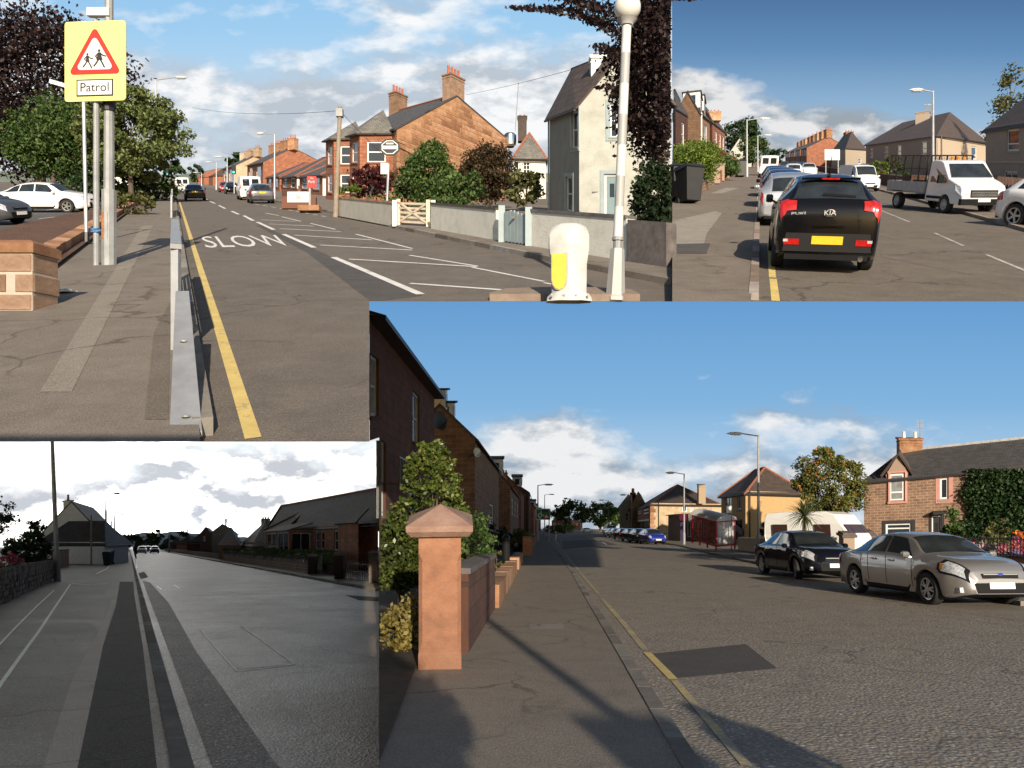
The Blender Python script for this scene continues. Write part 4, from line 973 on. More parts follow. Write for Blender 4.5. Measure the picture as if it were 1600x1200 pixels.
def fig(cx, cz, s, skirt):
    P = []; circ = [(cx + .055 * s * math.cos(a), cz + .40 * s + .06 * s * math.sin(a)) for a in [2 * math.pi * k / 10 for k in range(10)]]; P.append(circ)
    def limb(pts, w): 
        for (x0, z0), (x1, z1) in zip(pts[:-1], pts[1:]):
            d = Vector((x1 - x0, z1 - z0)); n = Vector((-d.y, d.x)).normalized() * w * s / 2; e = d.normalized() * w * s * .3
            P.append([(cx + (x0 * s) + n.x - e.x, cz + z0 * s + n.y - e.y), (cx + x0 * s - n.x - e.x, cz + z0 * s - n.y - e.y), (cx + x1 * s - n.x + e.x, cz + z1 * s - n.y + e.y), (cx + x1 * s + n.x + e.x, cz + z1 * s + n.y + e.y)])
    tw = .15 if skirt else .10
    P.append([(cx - .06 * s, cz + .33 * s), (cx + .06 * s, cz + .33 * s), (cx + tw * s, cz + .02 * s), (cx - tw * .8 * s, cz + .02 * s)])
    limb([(.04, .30), (.16, .20), (.28, .17)], .05); limb([(-.04, .30), (-.15, .18), (-.10, .10)], .05)
    limb([(.05, .04), (.14, -.12), (.22, -.28)], .065); limb([(-.03, .04), (-.12, -.10), (-.22, -.22)], .065)
    return P
flat(sg, C2 + Vector((0, 0, -.17)), fig(.09, .0, .46, True) + fig(-.14, -.03, .38, False), M_SBLK, 'children_pictogram', an, -.010)
C3 = C + Vector((0, -.004, -sh_ * .335)); flat(sg, C3, [[(-.36, -.16), (.36, -.16), (.36, .16), (-.36, .16)]], M_SBLK, 'plate_border', an, -.004); flat(sg, C3, [[(-.335, -.135), (.335, -.135), (.335, .135), (-.335, .135)]], M_WHITE, 'plate', an, -.008)
lettering(sg, C3, 'Patrol', .24, M_SBLK, an, -.012)
m = MB()
for q in range(4): m.box((0, -.01, .62 + q * .02), (.13, .13, .015), mat=Matrix.Rotation(q * .5, 3, 'Z'))
m.build('blue_tape', plain('blue_tape', (.08, .22, .5), .6), sg)
b2 = S1.at(135, 19.2, .15); t = thing('sign_post', 'thin grey post with edge-on white sign behind patrol sign', 'sign', b2)
m = MB(); m.tube((0, 0, 0), (-.08, 0, 4.1), .045, n=8); m.build('pole', M_GALV, t, smooth=True); m = MB(); m.bar((-.75, -.3, 3.92), (-.05, .1, 3.80), .02, .10); m.build('plate', M_WHITE, t); m = MB(); m.tube((0, 0, 0), (0, 0, .25), .075, n=8); m.build('foot', M_BLACKM, t)
# Belisha beacon, bollard, island
b = S1.g(962, 469.5, 0.0); b.y += .05; bc = thing('belisha_beacon', 'black and white banded crossing beacon pole with white globe', 'beacon', b); bc.rotation_euler = (0, R(2.4), 0)
Hb = S1.hgt(b.y, 34); m = MB(); m.lathe([(.16, 0), (.16, .05), (.135, .08), (.105, .66), (.10, .74)], n=6); m.build('base', M_GREYP, bc)
m = MB(); m.lathe([(.06, .70), (.06, .86), (.08, .86), (.08, .90), (.055, .92)], n=12); m.build('collar', M_GALVD, bc)
zz = [.90 + (Hb - .9) * k / 7 for k in range(8)]
for k in range(7): m = MB(); m.tube((0, 0, zz[k]), (0, 0, zz[k + 1]), .066, n=12, cap=False); m.build('band', M_WHITE if k % 2 == 0 else M_GREYP, bc, smooth=True)
m = MB(); m.lathe([(.09, Hb - .04), (.10, Hb), (.15, Hb + .05)], n=14); m.build('cup', M_GREYP, bc, smooth=True)
m = MB(); m.lathe([(.19 * math.sin(a), Hb + .19 - .19 * math.cos(a) + .03) for a in [R(8 + 172 * k / 10) for k in range(11)]], n=18); m.build('globe', plain('globe_white', (.74, .72, .66), .35, var=.03), bc, smooth=True)
isl = MB(); ip = [S1.g(*p) for p in ((765, 468), (790, 461), (850, 458.5), (930, 459), (985, 462), (1000, 470.5), (765, 470.5))]; isl.poly([p + UP * .10 for p in ip], th=(0, 0, -.1)); io = isl.build('traffic_island', M_KERBR); io['kind'] = 'structure'
M_BOLL = plain('bollard_shell', (.52, .52, .49), .45, var=.22, vs_=3.5)
b = S1.g(890, 470, .10); bo = thing('keep_left_bollard', 'white plastic traffic bollard with rounded top and yellow plate', 'bollard', b + Vector((0, .15, 0)))
def bol_ring(w, d, z): return [(-w, -d * .5, z), (-w * .5, -d, z), (w * .5, -d, z), (w, -d * .5, z), (w, d * .5, z), (w * .5, d, z), (-w * .5, d, z), (-w, d * .5, z)]
rings = [bol_ring(*q) for q in ((.30, .24, 0), (.29, .23, .06), (.23, .18, .12), (.235, .18, .5), (.265, .19, .72), (.265, .19, .88), (.235, .17, .99), (.17, .12, 1.04), (.05, .04, 1.06))]
m = MB(); m.add([p for r in rings for p in r], [(i * 8 + j, i * 8 + (j + 1) % 8, (i + 1) * 8 + (j + 1) % 8, (i + 1) * 8 + j) for i in range(len(rings) - 1) for j in range(8)] + [tuple(range(64, 72))]); m.build('shell', M_BOLL, bo, smooth=True, angle=50)
for sx_ in (-.24, -.08, .08, .24): m = MB(); m.tube((sx_, -.22, .07), (sx_, -.245, .07), .018, n=6); m.build('bolt', M_GALVD, bo)
m = MB(); pts = [(-.115, .30), (-.115, .60), (.08, .60), (.08, .30)] + [(-.0175 + .0975 * math.cos(a), .30 - .13 * math.sin(a)) for a in [R(15 + 30 * k) for k in range(6)]]
pl = [(-.11, .62), (.085, .62), (.085, .29)] + [(-.0125 + .0975 * math.cos(R(-30 * k)), .29 + .14 * math.sin(R(-30 * k))) for k in range(1, 6)] + [(-.11, .29)]
rz = Matrix.Rotation(R(-14), 3, 'Z'); m.poly([rz @ Vector((x - .08, -.215, z)) for x, z in pl], th=rz @ Vector((0, .03, 0))); m.build('yellow_plate', M_YEL, bo)
m = MB(); m.poly([rz @ Vector((x * 1.12 - .078, -.205, (z - .38) * 1.07 + .38)) for x, z in pl], th=rz @ Vector((0, .02, 0))); m.build('plate_rim', M_GREYP, bo)
# ------------------------------------------------------------------ houses of the crossing street
A, B = S1.at(620, 55), S1.at(791, 66); ey = S1.hgt(55, 201)
dv = (S1.at(542, 68) - A); dv.z = 0
C_, D_ = S1.gp(B.x + dv.x, B.y + dv.y), S1.gp(A.x + dv.x, A.y + dv.y)
# the gable towards the road's near end rises over A-B, the front with its bays runs from A to D
zap = (600 - 150) / F * 60.6; rise = zap - ((A.z + B.z) / 2 + ey)
M_SANDC = masonry('sandstone_coursed', [(.36, .18, .088), (.50, .29, .16)], (.42, .28, .18), .9, .3, .02)
H = house(S1, 'sandstone_house', 'large red sandstone villa with gable chimneys and two storey bay windows', [A, B, C_, D_], ey, rise, 'gable', 0, M_SANDC, M_SLATE, over=.25, ridgem=M_RIDGE)
hr = H['root']
# each stone of the gable, courses laid up to the verge
ab = Vector((B.x - A.x, B.y - A.y, 0)); Lg = ab.length; ab.normalize(); ang = math.atan2(ab.y, ab.x); nn = Vector((ab.y, -ab.x, 0)); nn = nn if nn.dot(-A) > 0 else -nn
rd = random.Random(11); cnt = 0; zc = A.z + 1.2; gab = H['ctl'][0][0]
hb = .40
while cnt < 300:
    hb = rd.uniform(.33, .44); zm = zc + hb / 2
    s0, s1 = 0.05, Lg - .05
    for q in (0, 1):                                  # verge
        pass
    ea, eb = A.z + ey, B.z + ey; ap = Lg / 2; za_ = zap
    def roofz(s): return ea + (za_ - ea) * s / ap if s < ap else eb + (za_ - eb) * (Lg - s) / (Lg - ap)
    s = s0 + rd.uniform(0, .3)
    if zc > za_ - .5: break
    while s < s1 - .3:
        Ls = rd.uniform(.6, 1.45); e = min(s + Ls, s1)
        if min(roofz(s), roofz(e)) > zc + hb + .1 and cnt < 300:
            c = A + ab * ((s + e) / 2); c = Vector((c.x, c.y, zm)) + nn * (-.008 + rd.uniform(-.004, .010)); block('stone', M_SANDB, gab, c, (e - s - .035, .06, hb - .035), ang); cnt += 1
        s = e
    zc += hb
M_CHIM = stone('chimney_stone', [(.17, .10, .065), (.27, .165, .105), (.38, .25, .17)], 2.5, .6, streak=.4)
chimney(hr, (H['R0'] + Vector((ab.x * -.1, 0, 0)) * 1 + Vector((-.25, .5, 0))), zap - .5, (600 - 118) / F * 60.6, 1.65, .9, M_CHIM, 4, ang=ang, ph=.72)
R1 = H['R1']; cq = S1.at(622, 74); chimney(hr, cq, (600 - 188) / F * 74, (600 - 148) / F * 74, 1.6, .9, M_CHIM, 4, ang=ang, ph=.75)
# bays: two storeys, splayed, hipped slate roofs
def bay(hr, u0, u1, A, D, depth, eq, hipz, wins):
    d = D - A; dn = Vector((d.x, d.y, 0)).normalized(); n = Vector((-dn.y, dn.x, 0)); n = n if n.dot(Vector((-1, 0, 0))) > 0 else -n
    a, b = A.lerp(D, u0), A.lerp(D, u1); L = (b - a).length; c1 = S1.gp(*(a.lerp(b, .2) + n * depth)[:2]); c2 = S1.gp(*(a.lerp(b, .8) + n * depth)[:2])
    pts = [a, c1, c2, b]
    for k in range(3):
        p, q = pts[k], pts[k + 1]; facade(hr, p, q, eq, eq, [dict(uw=(.22, .78, .60, .90), k='sash', f=.1, cur=True), dict(uw=(.22, .78, .14, .44), k='sash', f=.1, cur=True)], M_RSAND, 'bay_wall', nrm=n)
    ap = a.lerp(b, .5) + UP * (eq + hipz); o = n * .35
    ev = [a + UP * (eq + .02) - dn * .3, c1 + UP * eq + n * .35 - dn * .2, c2 + UP * eq + n * .35 + dn * .2, b + UP * (eq + .02) + dn * .3]
    roof_faces(hr, [[ev[0], ev[1], ap], [ev[1], ev[2], ap], [ev[2], ev[3], ap]], M_SLATEL, .12, 'bay_roof')
bay(hr, .06, .40, A, D_, 2.2, S1.hgt(55, 209), 2.0, None); bay(hr, .62, .96, A, D_, 2.2, S1.hgt(55, 209), 1.7, None)
# round sign on a bracket
c = S1.at(609, 52.5); zc = (600 - 230) / F * 52.5; hs = thing('hanging_sign', 'black oval hanging sign with white lettering on the sandstone villa', 'sign', Vector((c.x, c.y, zc)))
m = MB(); m.poly([(.72 * math.cos(a), 0, .62 * math.sin(a)) for a in [R(22.5 + 45 * k) for k in range(8)]], th=(0, .06, 0)); m.build('board', M_SBLK, hs)
flat(hs, (0, 0, 0), [[(.60 * math.cos(a), .50 * math.sin(a)) for a in [R(22.5 + 45 * k) for k in range(8)]]], M_WHITE, 'white_ring', 0, -.006); flat(hs, (0, 0, 0), [[(.53 * math.cos(a), .44 * math.sin(a)) for a in [R(22.5 + 45 * k) for k in range(8)]]], M_SBLK, 'black_field', 0, -.010)
flat(hs, (0, 0, 0), [[(-.5, -.13), (.5, -.13), (.5, .1), (-.5, .1)], [(-.25, .2), (.25, .2), (.25, .3), (-.25, .3)]], M_WHITE, 'white_bands', 0, -.014)
m = MB(); m.bar((.4, .1, .1), (1.2, 1.8, .1), .06, .06); m.bar((0, .03, .6), (.9, 1.2, .5), .04, .04); m.build('bracket', M_BLACKM, hs)
# white annexe behind
pp = [S1.at(801, 70), S1.at(853, 72), S1.at(853, 84), S1.at(798, 84)]
H = house(S1, 'white_annexe', 'low white annexe with slate roof behind the sandstone villa', pp, S1.hgt(71, 244), 2.2, 'hip', .12, M_HARLW, M_SLATEL, {0: [dict(r=(789 + 15, 251, 812, 274), k='sash', f=.09), dict(r=(818, 252, 829, 277), k='grid', f=.09)]}, cat='annexe', ridgem=M_RIDGE)
c = S1.at(816, 84); chimney(H['root'], c, (600 - 222) / F * 84, (600 - 183) / F * 84, .95, .9, M_STONEC, 2, ang=0, ph=.25)
m = MB(); c = S1.at(805, 80); zz = (600 - 129) / F * 80; m.tube((c.x, c.y, (600 - 205) / F * 80), (c.x + .35, c.y, zz), .04, n=6); m.bar((c.x + .1, c.y, zz), (c.x + .6, c.y, zz + .1), .04, .04); m.bar((c.x - .7, c.y, (600 - 190) / F * 80), (c.x + .1, c.y, (600 - 191) / F * 80), .05, .05); m.build('aerial', M_GALVD, H['root'], world=True)
m = MB(); c = S1.at(797, 66.5); zz = (600 - 232) / F * 66.5; m.lathe([(.35, 0), (.5, .15), (.55, .5), (.55, 1.0), (.4, 1.15), (.35, .85)], (c.x, c.y - .4, zz), 14); m.build('flue_cowl', M_CHROME, H['root'], world=True, smooth=True)
# white house on the right
a, b_, c_ = S1.at(859, 37.5), S1.at(905, 32), S1.at(1047.5, 31); ev = S1.hgt(32, 160)
pp = [b_, c_, S1.gp(c_.x - 2.4, c_.y + 5.5), a]
zap = (600 - 78) / F * 32; 
wh = house(S1, 'white_house', 'tall off white house with grey painted margins behind garden wall', pp, ev, zap - (b_.z + ev), 'gable', 0, stone('limewash_tree_shaded', [(.34, .335, .285), (.42, .41, .35), (.47, .46, .40)], 1.6, .9, streak=.08), M_TILEB,  # wall colour darkened to hold the shade of the beech
   {0: [dict(r=(953, 152, 974, 214), k='grid', sur=M_BLUEG, cur=False), dict(r=(944, 272, 968, 342), k='door', sur=M_BLUEG, f=.08)], 3: [dict(r=(893, 174, 904, 231), k='sash', sur=M_BLUEG), dict(r=(884, 276, 895, 330), k='sash', sur=M_BLUEG)]}, over=.22)
c = S1.at(938, 33.2); chimney(wh['root'], c, (600 - 135) / F * 33, (600 - 88) / F * 33, .85, .6, M_PAINTW, 2, ang=0, ph=.2)
m = MB(); p = b_ + Vector((-.05, -.08, 0)); q = a; m.tube((q.x - .06, q.y - .1, q.z), (q.x - .06, q.y - .1, q.z + ev - .1), .045, n=6); m.build('downpipe', M_BLUEG, wh['root'], world=True)
m = MB(); u, z = wall_pix(b_, c_, 930, 300); P = b_.lerp(c_, u); m.box((P.x, P.y - .02, z), (.25, .03, .05)); m.build('name_plate', M_BLACKM, wh['root'], world=True)
# bungalows farther down on the right
def bung(t0, t1, label, side, X=16.0, dep=11, ev=2.35, rise=2.2, roofm=M_SLATE, wins=True, wall=M_RSAND, hip=.3, name='bungalow', grp='bungalows along the crossing street', nw=2, cat='house'):
    p = [S1.st(X, t0), S1.st(X + dep, t0 + 3), S1.st(X + dep, t1 + 3), S1.st(X, t1)]
    W = [dict(uw=(.12 + .5 * k, .12 + .5 * k + .26, .30, .86), k='sash', f=.1) for k in range(nw)] if wins else []
    return house(S1, name, label, p, ev, rise, 'hip' if hip else 'gable', hip, wall, roofm, {3: W}, over=.35, group=grp, mats={0: side}, ridgem=M_RIDGE, cat=cat)
bung(82, 97, 'slate roofed bungalow with white end wall beside telegraph pole', M_HARLW); bung(99, 113, 'red sandstone bungalow between two other bungalows, white quoined side', M_HARLW, rise=2.6); bung(115, 131, 'farther sandstone bungalow with hipped slate roof before the terrace', M_RSAND)
t2 = bung(136, 165, 'two storey sandstone terrace with row of chimneys far along street', M_RSAND, ev=5.0, rise=2.6, hip=0, name='terrace', nw=2, cat='terrace')
for k in range(4): c = t2['R0'].lerp(t2['R1'], k / 3.2); chimney(t2['root'], c, c.z - .6, c.z + 1.5, 1.5, 1.1, M_SANDB, 3, ang=-.4, ph=.7)
t3 = bung(175, 215, 'pale stone terrace behind the traffic lights', M_SANDP, ev=5.0, rise=2.6, hip=0, name='terrace', wall=M_SANDP, X=14, cat='terrace')
for k in range(3): c = t3['R0'].lerp(t3['R1'], k / 2.2); chimney(t3['root'], c, c.z - .6, c.z + 1.5, 1.5, 1.1, M_SANDP, 3, ang=-.4, ph=.7)
for k in range(6):
    t0 = 230 + k * 34; p = [S1.st(-9, t0), S1.st(-20, t0), S1.st(-20, t0 + 26), S1.st(-9, t0 + 26)] if k % 2 else [S1.st(12, t0), S1.st(24, t0), S1.st(24, t0 + 26), S1.st(12, t0 + 26)]
    house(S1, 'far_house', ['brown roofed sandstone house next after the pale terrace', 'white house with brown roof beyond the left pavement trees', 'red roofed sandstone house farther than the pale terrace', 'white walled red roofed house at the pavement end', 'small far red roof past the other sandstone roofs', 'last tiny white house below the hills'][k], p, 3.2, 3.4, 'hip', .25, M_HARLW if k % 2 else M_RSAND, M_RIDGE if k > 1 else M_TILEB, group='far red roofed houses', gut=False)
hl = MB(); pts = []
for i in range(41):
    px = -200 + i * 34; h_ = (15 + 6 * math.sin(i * .5) + 4 * math.sin(i * 1.3)) * (1 if px < 420 else .9); y = 880; pts.append((Vector(((px - 800) / F * y, y, S1.z(y) - 4)), Vector(((px - 800) / F * y, y + 60, (600 - 282 + h_ - 4) / F * (y + 60)))))
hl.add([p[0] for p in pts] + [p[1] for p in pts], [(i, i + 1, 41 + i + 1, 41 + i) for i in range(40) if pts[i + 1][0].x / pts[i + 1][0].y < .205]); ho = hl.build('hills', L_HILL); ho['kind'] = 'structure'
# ------------------------------------------------------------------ vehicles
dr1 = S1.road()
car(S1, 'parked_car', 'white saloon parked side-on in the car park by the bark bed', S1.at(75, 41), (1, .06), 'saloon', P_WHITE, scale=1.06, detail=1)
car(S1, 'parked_car', 'silver grey car nose at the car park edge beside white saloon', S1.at(-42, 29.5), (1, -.1), 'hatch', P_GREY, detail=1)
car(S1, 'moving_car', 'dark saloon driving away past the yellow line', S1.at(305, 66), dr1, 'saloon', P_BLACK, scale=.92, detail=1)
car(S1, 'parked_van', 'tall white panel van parked at the far kerb', S1.at(390, 68), dr1, 'van', P_WHITE, scale=.98, sl=1.0, detail=1, cat='van')
car(S1, 'parked_car', 'grey hatchback parked behind the tall white van', S1.at(407, 58), dr1, 'hatch', P_GREY, scale=.98, detail=1)
car(S1, 'parked_car', 'dark car facing the camera at the far right kerb before traffic lights', S1.at(363, 98), -dr1, 'hatch', P_BLACK, detail=0)
car(S1, 'parked_car', 'red car half hidden beyond the dark parked car', S1.at(352, 112), -dr1, 'hatch', P_RED, detail=0)
car(S1, 'moving_van', 'white van coming along the left lane behind dark saloon', S1.at(286, 105), dr1, 'van', P_WHITE, detail=0, cat='van')
# ------------------------------------------------------------------ posts, signs
lamp_px(S1, 429, 312, 210, -17, 'grey street lamp behind the grey hatchback with arm over road', r=.09)
lamp_px(S1, 355, 302, 246, -9, 'street lamp next to the traffic lights', y=105, r=.1, head=1.2)
lamp_px(S1, 338, 300, 254, -8, 'farther street lamp past the traffic lights', y=140, r=.12, head=1.4)
lamp_px(S1, 315, 300, 270, -6, 'farthest street lamp before the hills', y=190, r=.13, head=1.4)
lamp_px(S1, 244, 305, 124, 30, 'street lamp behind the green tree with arm towards road', y=62, r=.09, head=1.1)
b = S1.g(524, 337, .09); tpn = pole_simple('telegraph_pole', 'wooden telegraph pole at the end of the white wall', 'telegraph pole', b, S1.hgt(b.y, 170), .12, M_WOODP, tilt=(.22, 0))
m = MB(); m.box((.2, 0, S1.hgt(b.y, 180)), (.3, .3, .35)); m.build('cap', M_GALVD, tpn)
top = b + Vector((.2, 0, S1.hgt(b.y, 176)))
def wire(name, label, a, b, sag=.6, r=.012, parent=None):
    m = MB(); n = 12; pts = [Vector(a).lerp(Vector(b), i / n) - UP * sag * 4 * (i / n) * (1 - i / n) for i in range(n + 1)]
    for p, q in zip(pts[:-1], pts[1:]): m.tube(p, q, r, n=4, cap=False)
    o = m.build(name, M_BLACKM); tag(o, label, 'cable', 'overhead cables'); return o
wire('overhead_cable', 'thin cable from telegraph pole to the green tree', top, Vector(((300 - 800) / F * 60, 60, (600 - 168) / F * 60)), .3)
wire('overhead_cable', 'thin cable from telegraph pole down to the sandstone villa bay', top, Vector(((621 - 800) / F * 54, 54, (600 - 262) / F * 54)), .1)
wire('overhead_cable', 'thin cable rising from villa chimney towards the white house', Vector(((728 - 800) / F * 58, 58, (600 - 148) / F * 58)), Vector(((935 - 800) / F * 33, 33, (600 - 97) / F * 33)), .1)
b = S1.g(484, 330, .09); rs = thing('red_sign', 'red square sign with white lettering on a post above low brick planter', 'sign', b); zt = S1.hgt(b.y, 285)
m = MB(); m.tube((0, 0, 0), (0, 0, zt), .06, n=8); m.build('post', M_GREYP, rs); board(rs, (.12, -.08, zt - .1), .48, .60, M_SRED, 'board', .05); lettering(rs, (.12, -.08, zt - .08), 'Park', .2, M_WHITE, 0, -.01); lettering(rs, (.12, -.08, zt + .11), 'The', .12, M_WHITE, 0, -.01)
m = MB(); m.box((0, 0, .12), (1.1, .6, .28)); m.build('planter', M_SANDB, rs)
b = S1.g(467, 325, .09); bn = thing('banner', 'white rectangular notice board fixed low on a sandstone wall', 'notice board', b); m = MB(); m.box((0, .1, .3), (2.0, .3, .66)); m.build('wall_panel', M_RSAND, bn); board(bn, (0, -.1, .62), 1.3, .62, M_WHITE, 'board', .04); lettering(bn, (0, -.1, .62), 'Sp', .3, M_SBLK, 0, -.01)
b = S1.g(603, 349, .09); bs = thing('bus_stop', 'white bus stop flag on a slim post by the white wall', 'bus stop', b); zt = S1.hgt(b.y, 260)
m = MB(); m.tube((0, 0, 0), (.1, 0, zt), .045, n=8); m.build('post', M_GALV, bs); board(bs, (-.05, -.05, zt - .18), .28, .42, M_WHITE, 'flag', .03)
for px, y, arm in ((366, 93, -1), (262, 118, 1)):
    b = S1.at(px, y, .1); t = thing('traffic_light', 'black traffic light head beside parked dark car' if arm < 0 else 'traffic light with green lamp at end of left pavement', 'traffic light', b); m = MB(); m.tube((0, 0, 0), (0, 0, 3.2), .08, n=8); m.build('pole', M_GREYP, t)
    m = MB(); m.box((0, -.1, 2.9), (.42, .2, 1.05)); m.build('head', M_BLACKM, t); m = MB(); m.lathe([(0, -.22), (.13, -.21), (.13, -.18)], (0, 0, 2.55), 10, axis='y'); m.build('green_lamp', plain('green_lamp', (.05, .7, .5), .3, var=0, emit=1.5), t)
# quoin posts and low walls by the bungalows
for t0, t1, lab in ((70, 80, 'low sandstone wall in front of nearest bungalow'), (98, 112, 'low sandstone wall in front of the middle bungalow'), (114, 160, 'long low wall in front of farther bungalows')):
    w = thing('front_wall', lab, 'wall', S1.st(11.5, t0, .09), 'low front garden walls of bungalows'); strip_wall(S1, [S1.st(11.5, t0, .09), S1.st(11.5, t1, .09)], .8, .3, M_RSAND, cap=.05, capm=M_STONEC, root=w)
# ------------------------------------------------------------------ trees and shrubs
plant(S1, 'copper_beech', 'very dark copper beech towering over the car park', S1.at(60, 78), 19.5, (10.5, 8, 9.5), L_BEECH, 24000, .27, cz=10.5, trunk=.5, seed=2, view=1)
plant(S1, 'green_tree', 'broad light green tree overhanging the left pavement', S1.at(205, 57), 9, (4.6, 3.6, 3.9), foliage('leaves_sycamore', (.08, .12, .03), (.15, .19, .06), (.27, .30, .14)), 22000, .16, cz=5.0, trunk=.2, seed=3, view=1, clumps=150, cs=.75)
plant(S1, 'conifer', 'feathery yew tree beside the copper beech trunk', S1.at(85, 60), 8.4, (4.2, 3, 3.4), L_GREEN, 14000, .16, cz=5.0, trunk=.2, seed=4, view=1)
plant(S1, 'laurel_hedge', 'dark hedge under the green tree beside the pavement', S1.at(185, 60), 2.6, (5.0, 2, 1.5), L_DGREEN, 2500, .22, cz=1.4, trunk=.1, seed=5, cat='hedge', view=1)
plant(S1, 'low_shrub', 'small green shrub in the bark bed behind planter wall', S1.at(205, 36), 1.1, (1.3, .8, .55), L_OLIVE, 900, .11, trunk=.04, seed=6, cat='shrub', view=1)
plant(S1, 'far_tree', 'dark tree beyond the terraces on crossing street', S1.at(372, 240), 11, (4, 4, 4.5), L_DGREEN, 900, .8, trunk=.3, seed=8, view=1)
plant(S1, 'far_tree', 'round dark tree at the end of the left pavement', S1.at(268, 190), 9.5, (4, 3, 3.5), L_DGREEN, 900, .6, trunk=.3, seed=9, view=1)
plant(S1, 'far_tree', 'dark pointed tree among far red roofs', S1.at(307, 330), 9, (4, 3, 4), L_DGREEN, 700, .8, trunk=.3, seed=10, view=1)
plant(S1, 'roadside_hedge', 'bright green clipped hedge along the far left pavement', S1.at(256, 95), 2.2, (1.2, 3, 1.1), L_LIME, 700, .2, cz=1.1, shape='box', trunk=.06, seed=12, cat='hedge', view=1, limbs=0)
plant(S1, 'purple_maple', 'dark purple leaved shrub before the villa bay windows', S1.at(577, 41), 2.75, (1.25, 1, 1.1), L_MAPLE, 1800, .13, trunk=.06, seed=13, cat='shrub', view=1, stems=3)
plant(S1, 'small_shrub', 'pale green shrub between telegraph pole and purple shrub', S1.at(548, 36), 1.5, (.65, .6, .5), L_LIME, 600, .1, trunk=.04, seed=14, cat='shrub', view=1)
plant(S1, 'green_bush', 'tall bright green bush against the sandstone gable', S1.at(672, 42), 3.9, (2.0, 1.6, 1.75), L_GREEN, 9000, .10, cz=2.1, trunk=.08, seed=15, cat='bush', view=1, stems=3, shape='flame')
plant(S1, 'green_bush', 'dark rounded bush left of the bright green gable bush', S1.at(637, 44), 3.0, (.9, .9, 1.3), L_DGREEN, 1200, .15, trunk=.06, seed=16, cat='bush', view=1)
plant(S1, 'dark_bush', 'tall dark bronze bush at the right end of the gable', S1.at(765, 44), 4.0, (2.0, 1.6, 1.85), foliage('leaves_bronze', (.03, .025, .012), (.06, .045, .02), (.11, .06, .03)), 8000, .10, cz=2.1, trunk=.08, seed=17, cat='bush', view=1, stems=3)
plant(S1, 'green_bush', 'green bush below the bronze bush behind white wall', S1.at(722, 38), 2.2, (1.4, .9, .95), L_GREEN, 1800, .13, trunk=.06, seed=18, cat='bush', view=1)
plant(S1, 'green_bush', 'leafy hedge bush between bronze bush and white house', S1.at(822, 40), 2.3, (1.2, .9, 1.0), L_OLIVE, 1800, .13, trunk=.06, seed=19, cat='bush', view=1)
plant(S1, 'clipped_hedge', 'low clipped hedge behind the five bar gate', S1.at(650, 33), .95, (2.4, .5, .5), L_GREEN, 1600, .1, cz=.5, shape='box', trunk=.03, seed=20, cat='hedge', view=1, limbs=0)
def branches(t, cl, rng):
    pts = []
    for (x0, y0_), (x1, y1_), n in (((975, 20), (800, 12), 420), ((990, 60), (905, 22), 420), ((985, 105), (940, 70), 260), ((985, 150), (945, 135), 160), ((1000, 30), (860, -10), 700)):
        u = rng.uniform(0, 1, n) ** .8; px = x0 + (x1 - x0) * u + rng.normal(size=n) * 9; py = y0_ + (y1_ - y0_) * u + rng.normal(size=n) * 8 * (1.1 - u); y = 21 + rng.normal(size=n) * .5
        pts.append(np.stack([(px - 800) / F * y, y, (600 - py) / F * y], 1))
    p = np.concatenate(pts) - np.array(t.location); foliage_mesh('overhanging_branches', leaves(rng, p, .085), L_BEECH, t)
    lb = MB()
    for (x0, y0_), (x1, y1_) in (((1040, 40), (810, 14)), ((1040, 80), (905, 22)), ((1040, 120), (940, 70))):
        a, b = [Vector(((x - 800) / F * 21, 21, (600 - y) / F * 21)) - Vector(t.location) for x, y in ((x0, y0_), (x1, y1_))]; lb.tube(a, b, .05, .008, 5)
    lb.build('boughs', M_BARK, t)
plant(S1, 'copper_beech', 'black looking copper beech overhanging the white house and beacon', S1.at(1043, 21.5), 8, (1.3, 1.6, 2.8), L_BEECH, 22000, .08, cz=4.7, lean=(-.15, 0), trunk=.06, seed=21, view=1, limbs=0, extra=branches)
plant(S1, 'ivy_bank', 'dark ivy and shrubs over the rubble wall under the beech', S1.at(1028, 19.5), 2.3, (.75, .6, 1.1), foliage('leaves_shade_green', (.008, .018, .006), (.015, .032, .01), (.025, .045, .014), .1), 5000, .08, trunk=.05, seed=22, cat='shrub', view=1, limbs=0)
# ================================================================== UPPER RIGHT: the street of parked cars
y2 = fy(S2, 471); yr = lambda q: fy(S2, 471, q)
sheet(S2, 'road', [(rr(1050, y2), y2), (rr(1690, y2), y2), (rr(1690, 900), 900), (rr(1050, 900), 900)], 0, A_ROAD2)
q = .09; sheet(S2, 'pavement', [(rr(1050.5, yr(q)), yr(q))] + [tuple(S2.st(-.12, t)[:2]) for t in (yr(q), 300)] + [(rr(1050.5, 300), 300)], q, A_PAVE2)
kerb(S2, 'kerb', [tuple(S2.st(-.02, t)[:2]) for t in (10.35, 30, 80, 300)], .13, .10, M_KERBR, 1.0, 1)
for pts in (((1050.5, 380), (1050.5, 345), (1118, 330), (1128, 333), (1104, 365), (1098, 388)), ((1110, 302), (1135, 293), (1155, 294), (1128, 302))):
    sheet(S2, 'pavement_patch', [front(S2, *p, q + .004) for p in pts], q + .004, A_PAVE2B)
sheet(S2, 'pavement_patch', [front(S2, *p, q + .006) for p in ((1052, 396), (1057, 381), (1110, 380), (1104, 396))], q + .006, A_DARK)
kr = [tuple(S2.st(7.2, t)[:2]) for t in (17, 40, 80, 300)]; kr[0] = (rr(1690, 16.5), 16.5)
kerb(S2, 'kerb', kr, .13, .10, M_KERBR, 1.0, -1)
